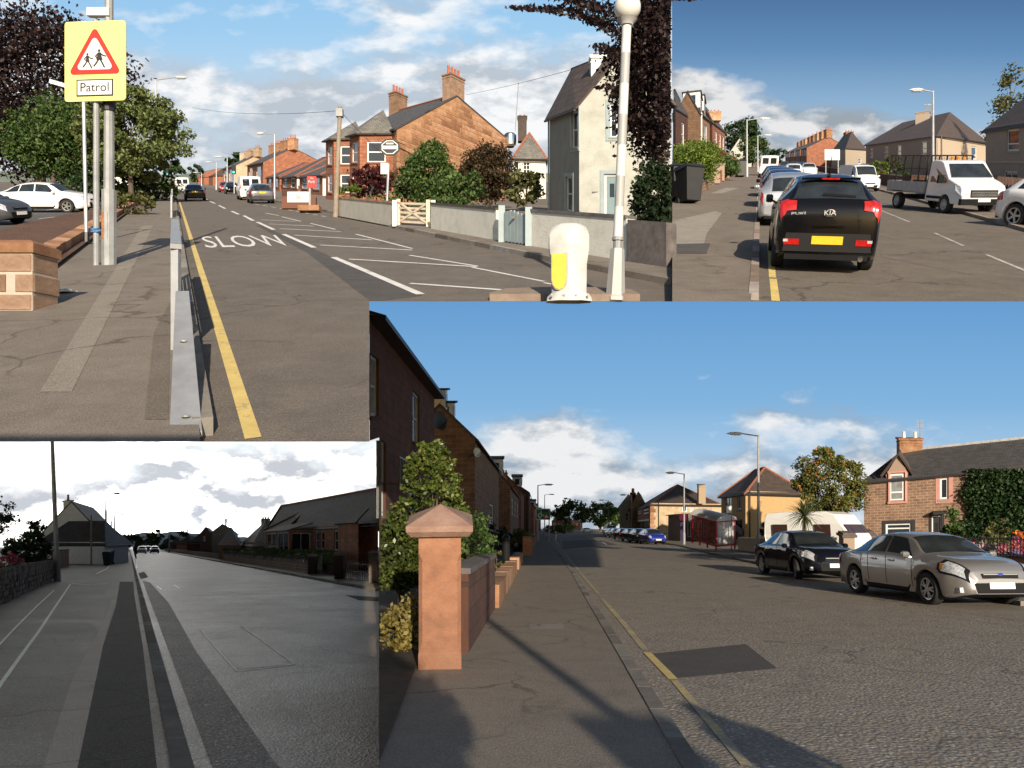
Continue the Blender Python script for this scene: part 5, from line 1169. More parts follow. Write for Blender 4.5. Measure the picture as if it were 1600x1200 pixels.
sheet(S2, 'pavement', [(x + .12, y) for x, y in kr] + [(kr[-1][0] + 3, 300), (rr(1690, 60), 60), (rr(1690, 20), 20)], q, A_PAVE2)
def mark2(a, b, w, mat=M_LINE): o = paint_line(S2, 'road_marking', None, S2.g(*a), S2.g(*b), w, .005, mat); o['kind'] = 'structure'
for a, b in (((1372, 327), (1421, 347)), ((1460, 364), (1505, 384)), ((1541, 398), (1660, 447)), ((1330, 309), (1352, 318.5)), ((1305, 298), (1318, 304)), ((1290, 291), (1298, 295))): mark2(a, b, .075, M_LINEF)
mark2((1212, 470.5), (1208, 436), .11, M_LINEY); mark2((1207, 434), (1203, 380), .11, M_LINEY)
sheet(S2, 'road_patch', [front(S2, *p) for p in ((1376, 392), (1500, 418), (1520, 430), (1378, 402))], .003, A_ROAD1)
# ------------------------------------------------------------------ houses
B0, B1, B3 = S2.at(1463, 85), S2.at(1541, 119), S2.at(1353, 131); B2 = S2.gp(B1.x + B3.x - B0.x, B1.y + B3.y - B0.y); ev = S2.hgt(85, 213)
w3 = [dict(r=r_, k='sash', f=.16) for r_ in ((1359, 232, 1364, 247), (1381, 229, 1388, 247), (1401, 227, 1408, 246), (1439, 221, 1448, 243), (1380, 260, 1387, 272), (1400, 260, 1408, 273))]
Hb_ = house(S2, 'harled_block', 'long brown roofed harled block of flats behind the caged pickup', [B0, B1, B2, B3], ev, 4.2, 'hip', .16, M_HARLG, M_TILEB, {3: w3, 0: [dict(r=(1518, 229, 1526, 249), k='low', f=.15), dict(r=(1512, 272, 1525, 292), k='low', f=.15)]}, cat='flats', mats={0: M_HARLC})
c = S2.at(1442, 118); chimney(Hb_['root'], c, (600 - 196) / F * 118, (600 - 176) / F * 118, 1.9, 1.2, M_HARLG, 4, M_GALVD, ang=-.6, ph=.25)
m = MB()
for px in (1448, 1454):
    c = S2.at(px, 118); m.tube((c.x, c.y, (600 - 178) / F * 118), (c.x, c.y, (600 - 162) / F * 118), .05, n=5); m.bar((c.x - .4, c.y, (600 - 164) / F * 118), (c.x + .5, c.y, (600 - 163) / F * 118), .06, .06)
m.build('aerial', M_GALVD, Hb_['root'], world=True)
m = MB(); m.tube(B0 + Vector((.5, -.12, 0)) + UP * .1, B0 + Vector((.5, -.12, 0)) + UP * ev, .08, n=6); m.build('downpipe', M_GUT, Hb_['root'], world=True)
A0, A3 = S2.at(1720, 40), S2.at(1540, 60); A1, A2 = S2.gp(A0.x + 9, A0.y + 6), S2.gp(A3.x + 9, A3.y + 6)
Ha = house(S2, 'harled_house', 'dark harled two storey house with tall windows beside white hatchback', [A0, A1, A2, A3], S2.hgt(60, 199), 3.2, 'hip', .28, M_HARLG, M_TILEB, {3: [dict(r=(1573, 202, 1592, 236), k='low', f=.11), dict(r=(1568, 267, 1590, 302), k='pair', f=.11)]})
m = MB(); n0 = A3.lerp(A0, .02); n1 = A3.lerp(A0, .98); hq = S2.hgt(60, 253); off = Vector((-.05, -.05, 0)); m.bar(n0 + UP * hq + off, n1 + UP * hq + off, .05, .12); m.build('string_course', M_HARLC, Ha['root'], world=True)
C0, C1, C3 = S2.at(1321, 150), S2.at(1354, 170), S2.at(1299, 205)
Hc = house(S2, 'harled_house', 'cream gabled house with brown hipped roof beyond the long block', [C0, C1, S2.gp(C1.x + C3.x - C0.x, C1.y + C3.y - C0.y), C3], S2.hgt(150, 232), 4.2, 'hip', .25, M_HARLG, M_TILEB, mats={0: M_HARLC}, wins={0: [dict(r=(1341, 247, 1346, 256), k='sash', f=.2)]})
c = S2.at(1326, 190); chimney(Hc['root'], c, (600 - 225) / F * 190, (600 - 207) / F * 190, 2, 1.4, M_SANDB, 3, ang=0, ph=.6)
for k, (t0, t1) in enumerate(((215, 245), (250, 285), (290, 335), (340, 400))):
    hh = house(S2, 'terraced_house', ['red sandstone terraced house past the cream gabled house', 'terraced house second past the cream gabled house', 'terraced house third past the cream gabled house', 'far end terraced house of the sandstone row'][k], [S2.st(13, t0), S2.st(25, t0), S2.st(25, t1), S2.st(13, t1)], 5.2, 3.0, 'gable', 0, M_RSAND, M_SLATE, {3: [dict(uw=(.15 + .3 * j, .32 + .3 * j, .55, .9), f=.25) for j in range(3)]}, group='far sandstone terrace on parked car street', gut=False)
    for u in (.02, .6): c = hh['R0'].lerp(hh['R1'], u); chimney(hh['root'], c, c.z - .6, c.z + 1.9, 2.0, 1.2, M_SANDB, 4, ang=.3, ph=.8)
# left side terraces, built only as far as their fronts and gables can be seen
def lefth(S, name, label, p, ev, rise, wins=[], dorm=None, grp=None, wm=M_RSAND):
    return house(S, name, label, p, ev, rise, 'gable', 0, wm, M_SLATE, wins, over=.2, group=grp)
g2 = 'sandstone terrace left of parked cars'
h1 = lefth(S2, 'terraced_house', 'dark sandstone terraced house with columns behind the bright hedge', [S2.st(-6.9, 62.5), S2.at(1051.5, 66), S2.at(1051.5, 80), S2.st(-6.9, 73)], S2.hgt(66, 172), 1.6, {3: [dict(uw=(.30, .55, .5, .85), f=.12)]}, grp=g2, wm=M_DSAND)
h2 = lefth(S2, 'terraced_house', 'brown stone house with white dormers and downpipe', [S2.st(-7, 89), S2.at(1056, 92), S2.at(1062, 112), S2.st(-7, 106)], S2.hgt(89, 175), 2.6, {3: [dict(uw=(.3, .6, .5, .85), f=.14)]}, grp=g2, wm=masonry('sandstone_brown', [(.26, .155, .09), (.33, .20, .12)], (.18, .11, .07), .6, .3))
h3 = lefth(S2, 'terraced_house', 'red sandstone house with chimney between dormered house and white gable', [S2.st(-7, 112), S2.at(1090, 116), S2.at(1110, 160), S2.st(-7, 152)], S2.hgt(112, 190), 2.4, {3: [dict(uw=(.1 + .3 * j, .25 + .3 * j, .5, .85), f=.2) for j in range(3)]}, grp=g2)
def dormer(hs, P, w, h, d, ang, roofm=M_SLATE, sub=None):
    """box dormer: white cheeks, window in its front"""
    rt = Matrix.Rotation(ang, 3, 'Z'); mb = MB(); mb.box(P + UP * h / 2, (w, d, h), mat=rt); o = mb.build('dormer', M_WHITE, hs, world=True)
    mb = MB(); mb.box(P + UP * (h + .05), (w + .3, d + .3, .12), mat=rt); mb.build('dormer_roof', M_SLATE, o, world=True)
    mb = MB()
    for s in (-1, 1): mb.box(P + rt @ Vector((w / 2 + .02, s * d * .22, h * .5)), (.05, d * .33, h * .6), mat=rt)
    mb.box(P + rt @ Vector((0, -d / 2 - .02, h * .5)), (w * .45, .05, h * .6), mat=rt); mb.build('dormer_window', M_GLASS, o, world=True)
    return o
p = S2.st(-8.2, 93); dormer(h2['root'], Vector((p.x, p.y, (600 - 176) / F * 93)), 2.0, 1.9, 3.2, -.3); p = S2.st(-8.2, 99); dormer(h2['root'], Vector((p.x, p.y, (600 - 180) / F * 99)), 2.0, 1.9, 3.2, -.3)
p = S2.st(-8.4, 122); dormer(h3['root'], Vector((p.x, p.y, (600 - 205) / F * 122)), 2.0, 2.0, 3.6, -.3)
c = S2.at(1114, 118); chimney(h3['root'], c, (600 - 190) / F * 118, (600 - 176) / F * 118, 2.2, 1.2, M_SANDB, 4, ang=0, ph=.4)
m = MB(); p = S2.st(-6.85, 89.3); m.tube(p, p + UP * S2.hgt(89, 176), .1, n=6); m.build('downpipe', M_WHITE, h2['root'], world=True)
w0 = [S2.at(1139, 190), S2.at(1175, 186), S2.at(1178, 204), S2.at(1147, 208)]
hw = house(S2, 'white_gable_house', 'white gabled house below the dark trees', w0, S2.hgt(188, 239), 4.0, 'gable', 0, M_HARLW, M_SLATE, gut=False)
m = MB(); pts = [S2.at(1112, 118, 4.2), S2.at(1118, 118, 4.0), S2.at(1153, 150, 1.9), S2.at(1147, 150, .6), S2.at(1112, 120, 2.6)]
o = MB().poly(pts, th=(.3, .3, 0)).build('stair_wall', plain('orange_brick', (.48, .18, .09), .85, var=.2, vs_=3)); tag(o, 'sloping orange brick stair wall in front of the red sandstone house', 'wall')
# ------------------------------------------------------------------ gardens, bins, hedges
w = thing('garden_wall', 'low dark stone garden wall under the bright hedge', 'wall', S2.st(-3.3, 36, q), 'garden walls left of parked cars'); strip_wall(S2, [S2.st(-3.25, 33.5, q), S2.st(-3.25, 52, q)], .55, .25, M_BSTONE, root=w, cap=.06, capm=M_STONEC)
w = thing('garden_wall', 'brown stone garden wall with square piers past the hedge', 'wall', S2.st(-3.3, 56, q), 'garden walls left of parked cars'); strip_wall(S2, [S2.st(-3.25, 56, q), S2.st(-3.25, 92, q)], .95, .25, M_RSAND, root=w)
for t in (56, 63, 72): m = MB(); P = S2.st(-3.25, t, q); m.box(P + UP * .65, (.5, .5, 1.3)); m.box(P + UP * 1.34, (.62, .62, .1)); m.build('pier', M_BSTONE, w, world=True)
def bin_(S, P, label, mat, ang=0., h=1.1, grp='wheelie bins'):
    t = thing('wheelie_bin', label, 'bin', P, grp, (0, 0, ang)); s = h / 1.1
    m = MB(); m.hexa([Vector(p) * s for p in ((-.22, -.26, .05), (.22, -.26, .05), (.22, .24, .05), (-.22, .24, .05), (-.29, -.36, .98), (.29, -.36, .98), (.29, .32, .98), (-.29, .32, .98))]); m.build('body', mat, t)
    m = MB(); m.hexa([Vector(p) * s for p in ((-.31, -.40, .98), (.31, -.40, .98), (.31, .36, .98), (-.31, .36, .98), (-.26, -.30, 1.08), (.26, -.30, 1.08), (.28, .36, 1.10), (-.28, .36, 1.10))]); m.build('lid', mat, t)
    m = MB(); m.tube(Vector((-.25, .40, .95)) * s, Vector((.25, .40, .95)) * s, .025, n=6); m.build('handle', mat, t)
    for sx in (-1, 1): m = MB(); m.tube(Vector((sx * .27, .26, .1)) * s, Vector((sx * .21, .26, .1)) * s, .1 * s, n=12); m.build('wheel', M_TYRE, t)
    return t
M_BIN = plain('bin_plastic', (.02, .021, .022), .5, var=.15)
bin_(S2, S2.at(1077, 31.5, q), 'dark grey wheelie bin standing beside another under the hedge', M_BIN, .3, 1.55); bin_(S2, S2.at(1059, 33.2, q), 'dark grey wheelie bin half hidden behind its neighbour', M_BIN, .2, 1.55)
bin_(S2, S2.at(1157, 78, q), 'small dark wheelie bin alone on pavement past the garden piers', M_BIN, 0, 1.7)
plant(S2, 'garden_hedge', 'bright green bushy hedge above the wheelie bins', S2.at(1086, 44), 3.1, (1.55, 1.8, 1.3), L_LIME, 12000, .075, cz=1.75, trunk=.06, seed=31, cat='hedge', view=2)
plant(S2, 'garden_hedge', 'lower green hedge behind the stone piers', S2.at(1133, 66), 2.2, (1.3, 2.4, .9), L_GREEN, 1800, .14, cz=1.2, trunk=.05, seed=32, cat='hedge', view=2)
plant(S2, 'tall_tree', 'tall dark green tree rising behind the white gable', S2.at(1160, 235), 15, (6.5, 5, 6.0), L_DGREEN, 4200, .5, trunk=.4, seed=33, view=2)
plant(S2, 'tall_tree', 'rounded green tree in front of the taller dark tree', S2.at(1176, 160), 7.2, (3.6, 3, 3.4), L_GREEN, 2600, .3, trunk=.25, seed=34, view=2)
plant(S2, 'far_tree', 'small dark tree where the parked cars end', S2.at(1214, 260), 5.5, (3.6, 3, 2.8), L_DGREEN, 800, .5, trunk=.25, seed=35, view=2)
plant(S2, 'silver_birch', 'wispy pale tree rising behind the dark harled house', S2.at(1579, 95), 15.5, (3.0, 3, 5.5), L_OLIVE, 1500, .26, shape='cone', trunk=.15, seed=36, view=2, cz=9.5)
for k, (px, y, s_, lm) in enumerate(((1362, 62, 1.0, L_LIME), (1378, 58, 1.1, L_LIME), (1395, 60, 1.25, L_OLIVE), (1410, 56, .9, L_GREEN), (1352, 66, .9, L_GREEN))):
    plant(S2, 'garden_shrub', ['yellow green shrub behind wall by small white van', 'round lime shrub next to caged pickup rear', 'tall olive shrub beside the caged pickup', 'low green shrub close to pickup cage', 'green shrub nearest the cream gabled house'][k], S2.at(px, y), 1.9 * s_, (.75 * s_, .7, .75 * s_), lm, 700, .12, trunk=.04, seed=40 + k, cat='shrub', group='shrubs behind right pavement', view=2)
w = thing('garden_wall', 'dark low wall behind the right pavement beside shrubs', 'wall', S2.st(9.0, 45, q)); strip_wall(S2, [S2.st(9.0, 34, q), S2.st(9.3, 140, q)], .75, .25, M_DSAND, root=w)
fc = thing('picket_fence', 'brown wooden fence in front of the dark harled house', 'fence', S2.st(9.1, 20, q)); mw = plain('fence_brown', (.07, .035, .022), .8, var=.25)
for k in range(34): P = S2.st(9.15, 19.5 + k * .36, q); m = MB(); m.bar(P, P + UP * 1.15, .14, .03, up=(.3, 1, 0)); m.build('pale', mw, fc, world=True)
for z in (.3, .85): m = MB(); m.bar(S2.st(9.2, 19.4, q + z), S2.st(9.2, 31.6, q + z), .05, .09); m.build('rail', mw, fc, world=True)
# ------------------------------------------------------------------ vehicles
dr2 = S2.road(); M_SILT = plain('badge_silver', (.62, .62, .62), .35, var=0)
def kia_extra(root, pt, ptn, patch, K):
    L = K['L']
    lettering(root, Vector((-L / 2 - .012, 0, .895)), 'KIA', .10, M_SILT, R(-90), 0, sx=1.3, name='badge'); 
    m = MB(); m.lathe([(.10, 0), (.10, .006), (.085, .008), (.085, 0)], (0, 0, 0), 16); e = m.build('emblem_ring', M_CHROME, root); e.rotation_euler = (0, R(-90), 0); e.scale = (.55, 1, 1); e.location = (-L / 2 - .004, 0, .895)
    lettering(root, Vector((-L / 2 + .018, .52, .89)), "pro_cee'd", .06, M_SILT, R(-90), 0, name='model_lettering')
    m = MB(); m.bar((-L / 2 + .24, .12, 1.16), (-L / 2 + .24, -.42, 1.13), .02, .03); m.build('rear_wiper', M_BLACKP, root)
    m = MB(); m.box((-L / 2 + .60, 0, 1.375), (.16, 1.0, .035)); sp = m.build('spoiler', P_BLACK, root); m = MB(); m.box((-L / 2 + .512, 0, 1.372), (.02, .30, .025)); m.build('brake_light', M_RED, sp)
    m = MB(); m.tube((-L / 2 + .95, 0, 1.42), (-L / 2 + .78, 0, 1.70), .012, .006, 5); m.box((-L / 2 + .96, 0, 1.42), (.1, .06, .03)); m.build('aerial', M_BLACKP, root)
    for sg in (-1, 1):
        m = MB(); m.box((-L / 2 - .004, sg * .60, .47), (.03, .26, .085)); rf = m.build('reflector', M_RED, root); m = MB(); m.box((-L / 2 - .008, sg * .70, .49), (.03, .08, .04)); m.build('reversing_lamp', M_LAMP, rf)
    m = MB(); m.tube((-L / 2 + .2, -.58, .24), (-L / 2 - .01, -.58, .24), .045, n=10); m.build('exhaust', M_CHROME, root)
    m = MB(); m.poly([(-L / 2 - .006, -.70, .60), (-L / 2 - .006, .70, .60), (-L / 2 - .006, .74, .33), (-L / 2 - .006, -.74, .33)], th=(.03, 0, 0)); m.build('bumper_insert', plain('satin_black', (.012, .012, .013), .45, var=.1), root)
    m = MB(); m.box((-L / 2 - .002, 0, .70), (.02, .52, .03)); m.build('tailgate_handle', M_CHROME, root)
P = S2.st(1.02, 14.6); car(S2, 'parked_car', 'shiny black hatchback seen from behind with yellow rear plate', P, (dr2.x - .01, dr2.y), 'kia', P_BLACK, 'cars parked nose to tail at left kerb', extra=kia_extra, scale=.92, sl=1.05, sz=1.2, front=False)
car(S2, 'parked_car', 'pale silver hatchback parked directly ahead of the black hatchback', S2.st(.80, 23.5), dr2, 'hatch', P_SILB, 'cars parked nose to tail at left kerb', detail=1)
car(S2, 'parked_car', 'navy car tucked close ahead of pale silver hatchback', S2.st(.82, 30.5), dr2, 'hatch', P_NAVY, 'cars parked nose to tail at left kerb', detail=1)
car(S2, 'parked_car', 'dark car parked ahead of the navy car', S2.st(.85, 38.5), dr2, 'hatch', P_NAVY, 'cars parked nose to tail at left kerb', detail=1)
car(S2, 'parked_car', 'black car parked between dark car and white van', S2.st(.85, 48), dr2, 'hatch', P_BLACK, 'cars parked nose to tail at left kerb', detail=0)
car(S2, 'parked_van', 'white van parked beyond the row of dark cars', S2.st(.9, 88), dr2, 'van', P_WHITE, cat='van', detail=0, scale=1.1)
car(S2, 'moving_car', 'white car with red tail lights in the middle of the road', S2.at(1238, 74), dr2, 'hatch', P_WHITE, detail=0)
for k, (px, y, pm) in enumerate(((1252, 100, P_BLACK), (1262, 85, P_WHITE), (1225, 130, P_GREY), (1250, 122, P_NAVY), (1240, 150, P_BLACK))):
    car(S2, 'distant_car', ['dark distant car left of white oncoming car', 'white oncoming car beside the far wall', 'grey distant car beyond the white van', 'navy distant car before the terraces', 'black distant car near the road end'][k], S2.at(px, y), -dr2, 'hatch', pm, 'distant cars on parked car street', detail=0)
car(S2, 'parked_van', 'small white van parked facing the camera behind the caged pickup', S2.at(1340, 47), (-.05, -1), 'van', P_WHITE, cat='van', detail=1, scale=.74)
car(S2, 'parked_car', 'white small hatchback cut off beside brown fence', S2.at(1688, 20.5), (.28, -.96), 'hatch', P_WHITE, detail=1, scale=1.0)
def pickup():
    P = S2.at(1468, 28.5); t = thing('caged_pickup', 'white pickup truck with tall mesh cage over its load bed', 'truck', P); t.rotation_euler = S2.rot((.06, -1)); t.scale = (.86, .86, .86)
    # cab: forward part of a van body, local +x forward
    K = CARS['van']; W = 1.95; x0, x1 = .35, 2.75
    prof = [(x0, .45), (x0, 2.02), (.55, 2.10), (1.05, 2.08), (1.25, 2.0), (1.85, 1.38), (2.3, 1.24), (2.62, 1.12), (2.74, .95), (2.78, .60), (2.72, .40), (2.22, .40)] 
    arch = [(1.72 + .40 * math.cos(a), .36 + .40 * math.sin(a)) for a in [R(12 + 156 * k / 8) for k in range(9)]]
    poly = prof[:-1] + [(2.15, .40)] + arch + [(1.28, .45)]
    m = MB(); n = len(poly); ws_ = []
    for sg in (-1, 1):
        for x, z in poly:
            w = W / 2 * (1 - .10 * max(0, (z - 1.1)) - .10 * max(0, (x - 2.2) / .55) ** 2); ws_.append(Vector((x, sg * w, z)))
    m.add(ws_, [tuple(range(n)), tuple(range(2 * n - 1, n - 1, -1))] + [(i, (i + 1) % n, n + (i + 1) % n, n + i) for i in range(n)]); bd = m.build('cab', P_WHITE, t); fixnormals(bd)
    mod = bd.modifiers.new('b', 'BEVEL'); mod.width = .045; mod.segments = 3; mod.angle_limit = R(25)
    for p in bd.data.polygons: p.use_smooth = True
    bd.data.set_sharp_from_angle(angle=R(50))
    m = MB(); m.hexa([Vector(p) for p in ((1.30, -.72, 1.93), (1.30, .72, 1.93), (1.83, .86, 1.41), (1.83, -.86, 1.41), (1.33, -.72, 1.96), (1.33, .72, 1.96), (1.86, .86, 1.44), (1.86, -.86, 1.44))]); m.build('windscreen', M_CARGLASS, t)
    for sg in (-1, 1):
        y = sg * .945; m = MB(); m.poly([(.55, y - sg * .02, 1.22), (.55, y - sg * .085, 1.88), (1.15, y - sg * .085, 1.88), (1.62, y - sg * .03, 1.36), (1.62, y - sg * .015, 1.20)], th=(0, sg * .015, 0)); m.build('side_window', M_CARGLASS, t)
        m = MB(); m.poly([(2.30, sg * .93, 1.12), (2.62, sg * .86, 1.0), (2.76, sg * .66, .80), (2.70, sg * .88, .72), (2.42, sg * .965, .90)], th=(.05, sg * .04, .02)); m.build('headlight', M_LAMP, t)
        m = MB(); m.box((1.55, sg * 1.12, 1.35), (.12, .22, .32)); m.build('door_mirror', M_BLACKP, t)
        m = MB(); m.box((1.0, sg * .985, .62), (1.0, .02, .10)); m.build('side_strip', M_BLACKP, t)
        m = MB(); m.box((2.70, sg * .70, .60), (.05, .20, .10)); m.build('fog_light', M_LAMP, t)
    m = MB(); m.box((2.76, 0, .82), (.07, 1.1, .28)); gr = m.build('grille', M_BLACKP, t)
    for z in (.74, .81, .88): m = MB(); m.box((2.80, 0, z), (.02, 1.06, .02)); m.build('grille_bar', M_GALVD, gr)
    m = MB(); m.box((2.74, 0, .50), (.16, 1.86, .24)); m.build('front_bumper', M_BLACKP, t); m = MB(); m.box((2.84, 0, .56), (.02, .5, .11)); m.build('front_plate', M_WHITEP, t)
    for sy in (-.25, .0, .25): m = MB(); m.lathe([(.07, 0), (.07, .09), (.03, .12)], (.75, sy, 2.11), 10); m.build('amber_beacon', M_AMBER, t)
    # load bed with drop sides and a mesh cage
    bl, bx = 3.0, -1.25; m = MB(); m.box((bx, 0, .78), (bl, 1.95, .10)); m.build('bed_floor', M_GALVD, t)
    for sg in (-1, 1): m = MB(); m.box((bx, sg * .96, 1.0), (bl, .04, .42)); m.build('drop_side', M_GALV, t)
    for sx in (-1, 1): m = MB(); m.box((bx + sx * (bl / 2 - .02), 0, 1.0), (.04, 1.9, .42)); m.build('end_board', M_GALV, t)
    md = M_BLACKM
    for sg in (-1, 1):
        for k in range(6): m = MB(); x = bx - bl / 2 + .03 + k * (bl - .06) / 5; m.bar((x, sg * .95, 1.2), (x, sg * .95, 2.28), .045, .045); m.build('cage_post', md, t)
        m = MB(); m.bar((bx - bl / 2, sg * .95, 2.28), (bx + bl / 2, sg * .95, 2.28), .05, .05); m.bar((bx - bl / 2, sg * .95, 1.75), (bx + bl / 2, sg * .95, 1.75), .03, .03); m.build('cage_rail', md, t)
        m = MB()
        for k in range(24): x = bx - bl / 2 + k * bl / 24; m.bar((x, sg * .95, 1.22), (x, sg * .95, 2.26), .008, .008)
        for k in range(9): z = 1.28 + k * .11; m.bar((bx - bl / 2, sg * .95, z), (bx + bl / 2, sg * .95, z), .008, .008)
        m.build('mesh', md, t)['kind'] = 'stuff'
    for x in (bx - bl / 2, bx + bl / 2): m = MB(); m.bar((x, -.95, 2.28), (x, .95, 2.28), .05, .05); m.build('cage_rail', md, t)
    m = MB(); m.box((bx + .2, .1, 1.05), (1.6, 1.2, .4)); m.box((bx - .6, -.3, 1.25), (.7, .6, .4)); m.build('load', plain('brown_load', (.10, .05, .03), .9, var=.4, vs_=5), t)
    m = MB(); m.box((-.9, 0, .52), (3.6, .9, .16)); m.build('chassis', M_BLACKP, t)
    for wx_ in (1.72, -1.85):
        for sg in (-1, 1):
            r = .355; tw = .24; tb = MB(); tb.lathe([(r * .66, -tw / 2), (r * .93, -tw / 2), (r, -tw * .36), (r, tw * .36), (r * .93, tw / 2), (r * .66, tw / 2), (r * .66, -tw / 2)], n=24, axis='y'); ty = tb.build('wheel', M_TYRE, t, smooth=True); ty.location = (wx_, sg * .84, r)
            rm = MB(); f_ = sg * (tw / 2 - .05); rm.lathe([(0, f_ + sg * .05), (.08, f_ + sg * .04), (.10, f_), (r * .6, f_ - sg * .02), (r * .67, f_ + sg * .03)], n=18, axis='y'); rm.build('rim', M_GREYP, ty, smooth=True)
            fl_ = MB(); fl_.box((wx_, sg * .86, .78 if wx_ < 0 else .80), (.85 if wx_ < 0 else .05, .26, .03)); 
            if wx_ < 0: fl_.build('mudguard', M_BLACKP, t)
    return t
pickup()
# ------------------------------------------------------------------ lamps and signs
lamp_px(S2, 1167, 266, 187, 20, 'grey street lamp on left pavement leaning over parked cars', y=80, r=.11, head=1.4)
lamp_px(S2, 1184, 262, 212, 10, 'farther street lamp before the small dark tree', y=110, r=.12, head=1.3)
lamp_px(S2, 1458, 298, 142, -16, 'tall street lamp rising behind the caged pickup', y=46, r=.085, head=.9)
b = S2.at(1300, 68, q); rs = thing('road_sign', 'grey backed road sign on two posts beside far wall', 'sign', b); 
for sx in (-.55, .55): m = MB(); m.tube((sx, 0, 0), (sx, 0, 2.65), .05, n=8); m.build('post', M_GALV, rs)
board(rs, (0, -.06, 2.2), 1.35, .95, plain('sign_back_grey', (.50, .52, .54), .5, var=.06), 'board', .03)
# ================================================================== LOWER LEFT: the street facing the bright sky
y3 = fy(S3, 1200) - .4
sheet(S3, 'road', [(rr(-400, y3), y3), (rr(592, y3), y3), (rr(592, 700), 700), (rr(-400, 700), 700)], 0, A_ROAD3)
q = .08; yq = fy(S3, 1200, q) - .4
sheet(S3, 'pavement', [(rr(-400, yq), yq)] + [tuple(S3.st(.36, t)[:2]) for t in (yq, 400)] + [(rr(-400, 400), 400)], q, A_PAVE3)
kerb(S3, 'kerb', [tuple(S3.st(.46, t)[:2]) for t in (5.3, 20, 60, 250)], .14, .10, M_KERB, .95, 1)
sheet(S3, 'pavement_patch', [tuple(S3.st(X, t)[:2]) for X, t in ((-.36, 5.3), (.20, 5.3), (.22, 12), (.18, 24), (.2, 33), (-.38, 33), (-.33, 20), (-.40, 12))], q + .004, A_PATCH3)
sheet(S3, 'pavement_patch', [tuple(S3.st(X, t)[:2]) for X, t in ((-.60, 5.3), (-.36, 5.3), (-.34, 9), (-.40, 14), (-.38, 22), (-.50, 22), (-.52, 15), (-.66, 9))], q + .003, asphalt('pavement_worn_sandy', (.50, .37, .25), (.7, .6, .48), (.58, .45, .31), .4, .6, .5, 60, .5))
M_LINE3 = plain('road_paint_thin', (.80, .78, .72), .5, var=.2, vs_=8)
def mark3(pts, w=.045, qq=None): o = ribbon(S3, [tuple(S3.g(*p, qq if qq else .0)[:2]) for p in pts], w, (qq or 0) + .006, M_LINE3, 'road_marking'); o['kind'] = 'structure'
mark3([(-10, 1085), (20, 1043), (40, 1015), (62, 985), (85, 950), (110, 913)], .05, q); mark3([(-5, 1012), (30, 975), (60, 945), (85, 922)], .04, q)
mark3([(150, 897), (168, 888), (174, 880)], .10, q); mark3([(112, 912), (140, 914), (166, 912)], .12, q)
mark3([(311, 982), (334, 1008), (370, 1049)], .035); mark3([(311, 981), (375, 978)], .02); mark3([(375, 978), (415, 1005), (460, 1038)], .03); mark3([(370, 1049), (410, 1045), (460, 1038)], .04)
mark3([(245, 916), (252, 921), (280, 920)], .05); mark3([(272, 914), (280, 919)], .04); mark3([(213, 872), (213.6, 888)], .08); mark3([(222, 885), (232, 885.5)], .1)
sheet(S3, 'road_surface', [tuple(S3.st(X, t)[:2]) for X, t in ((.62, 5.3), (1.12, 5.3), (1.05, 12), (1.15, 22), (.95, 34), (.64, 36))], .0025, asphalt('gutter_asphalt', (.15, .122, .095), (.55, .5, .42), (.19, .158, .122), .85, .62, .9, 30, .4, .8))
sheet(S3, 'road_patch', [front(S3, *p) for p in ((313, 984), (374, 980), (456, 1038), (372, 1046))], .003, A_ROAD3)
sheet(S3, 'road_patch', [front(S3, *p) for p in ((540, 930), (592, 933), (592, 940), (560, 938))], .003, A_PATCH3); sheet(S3, 'road_patch', [front(S3, *p) for p in ((216, 896), (225, 893), (232, 902), (220, 905))], .003, A_PATCH3)
kr = [tuple(S3.st(8.9, t)[:2]) for t in (27.8, 60, 250)]; kerb(S3, 'kerb', kr, .14, .10, M_KERB, .95, -1)
sheet(S3, 'pavement', [(x + .1, y) for x, y in kr] + [tuple(S3.st(13, 250)[:2]), (rr(592, 60), 60), (rr(592, 28), 28)], q, A_PAVE3)
# rubble wall of separate stones, left
rw = thing('rubble_wall', 'rough rubble stone wall with upright cope stones beside pavement', 'wall', S3.st(-3.4, 15, q)); M_RUB = stone('rubble', [(.10, .06, .045), (.19, .13, .10), (.30, .24, .20)], 5, .7, streak=.1)
strip_wall(S3, [S3.st(-3.55, 13, q), S3.st(-3.55, 34.4, q)], .66, .28, M_STONEC, root=rw, name='core')
rd = random.Random(5); n = 0
for row in range(4):
    t = 15.2
    while t < 34.3:
        L = rd.uniform(.28, .62); hh = .155
        if n < 200: P = S3.st(-3.40 + rd.uniform(-.015, .03), t + L / 2, q + .09 + row * .165 + rd.uniform(-.02, .02)); o = block('stone', M_RUB, rw, P, (.12, L - .03, hh * rd.uniform(.8, 1.02)), math.atan2(-(S3.vx - 800) / F, 1) * 1.0); o.rotation_euler.x = math.atan(S3.k) + rd.uniform(-.06, .06); n += 1
        t += L
t = 13
while t < 34.3:
    L = rd.uniform(.22, .42); P = S3.st(-3.52, t + L / 2, q + .76); o = block('cope_stone', M_RUB, rw, P, (.34, L - .04, rd.uniform(.20, .32)), .45 + rd.uniform(-.12, .12)); o.rotation_euler.y = rd.uniform(-.12, .12); t += L
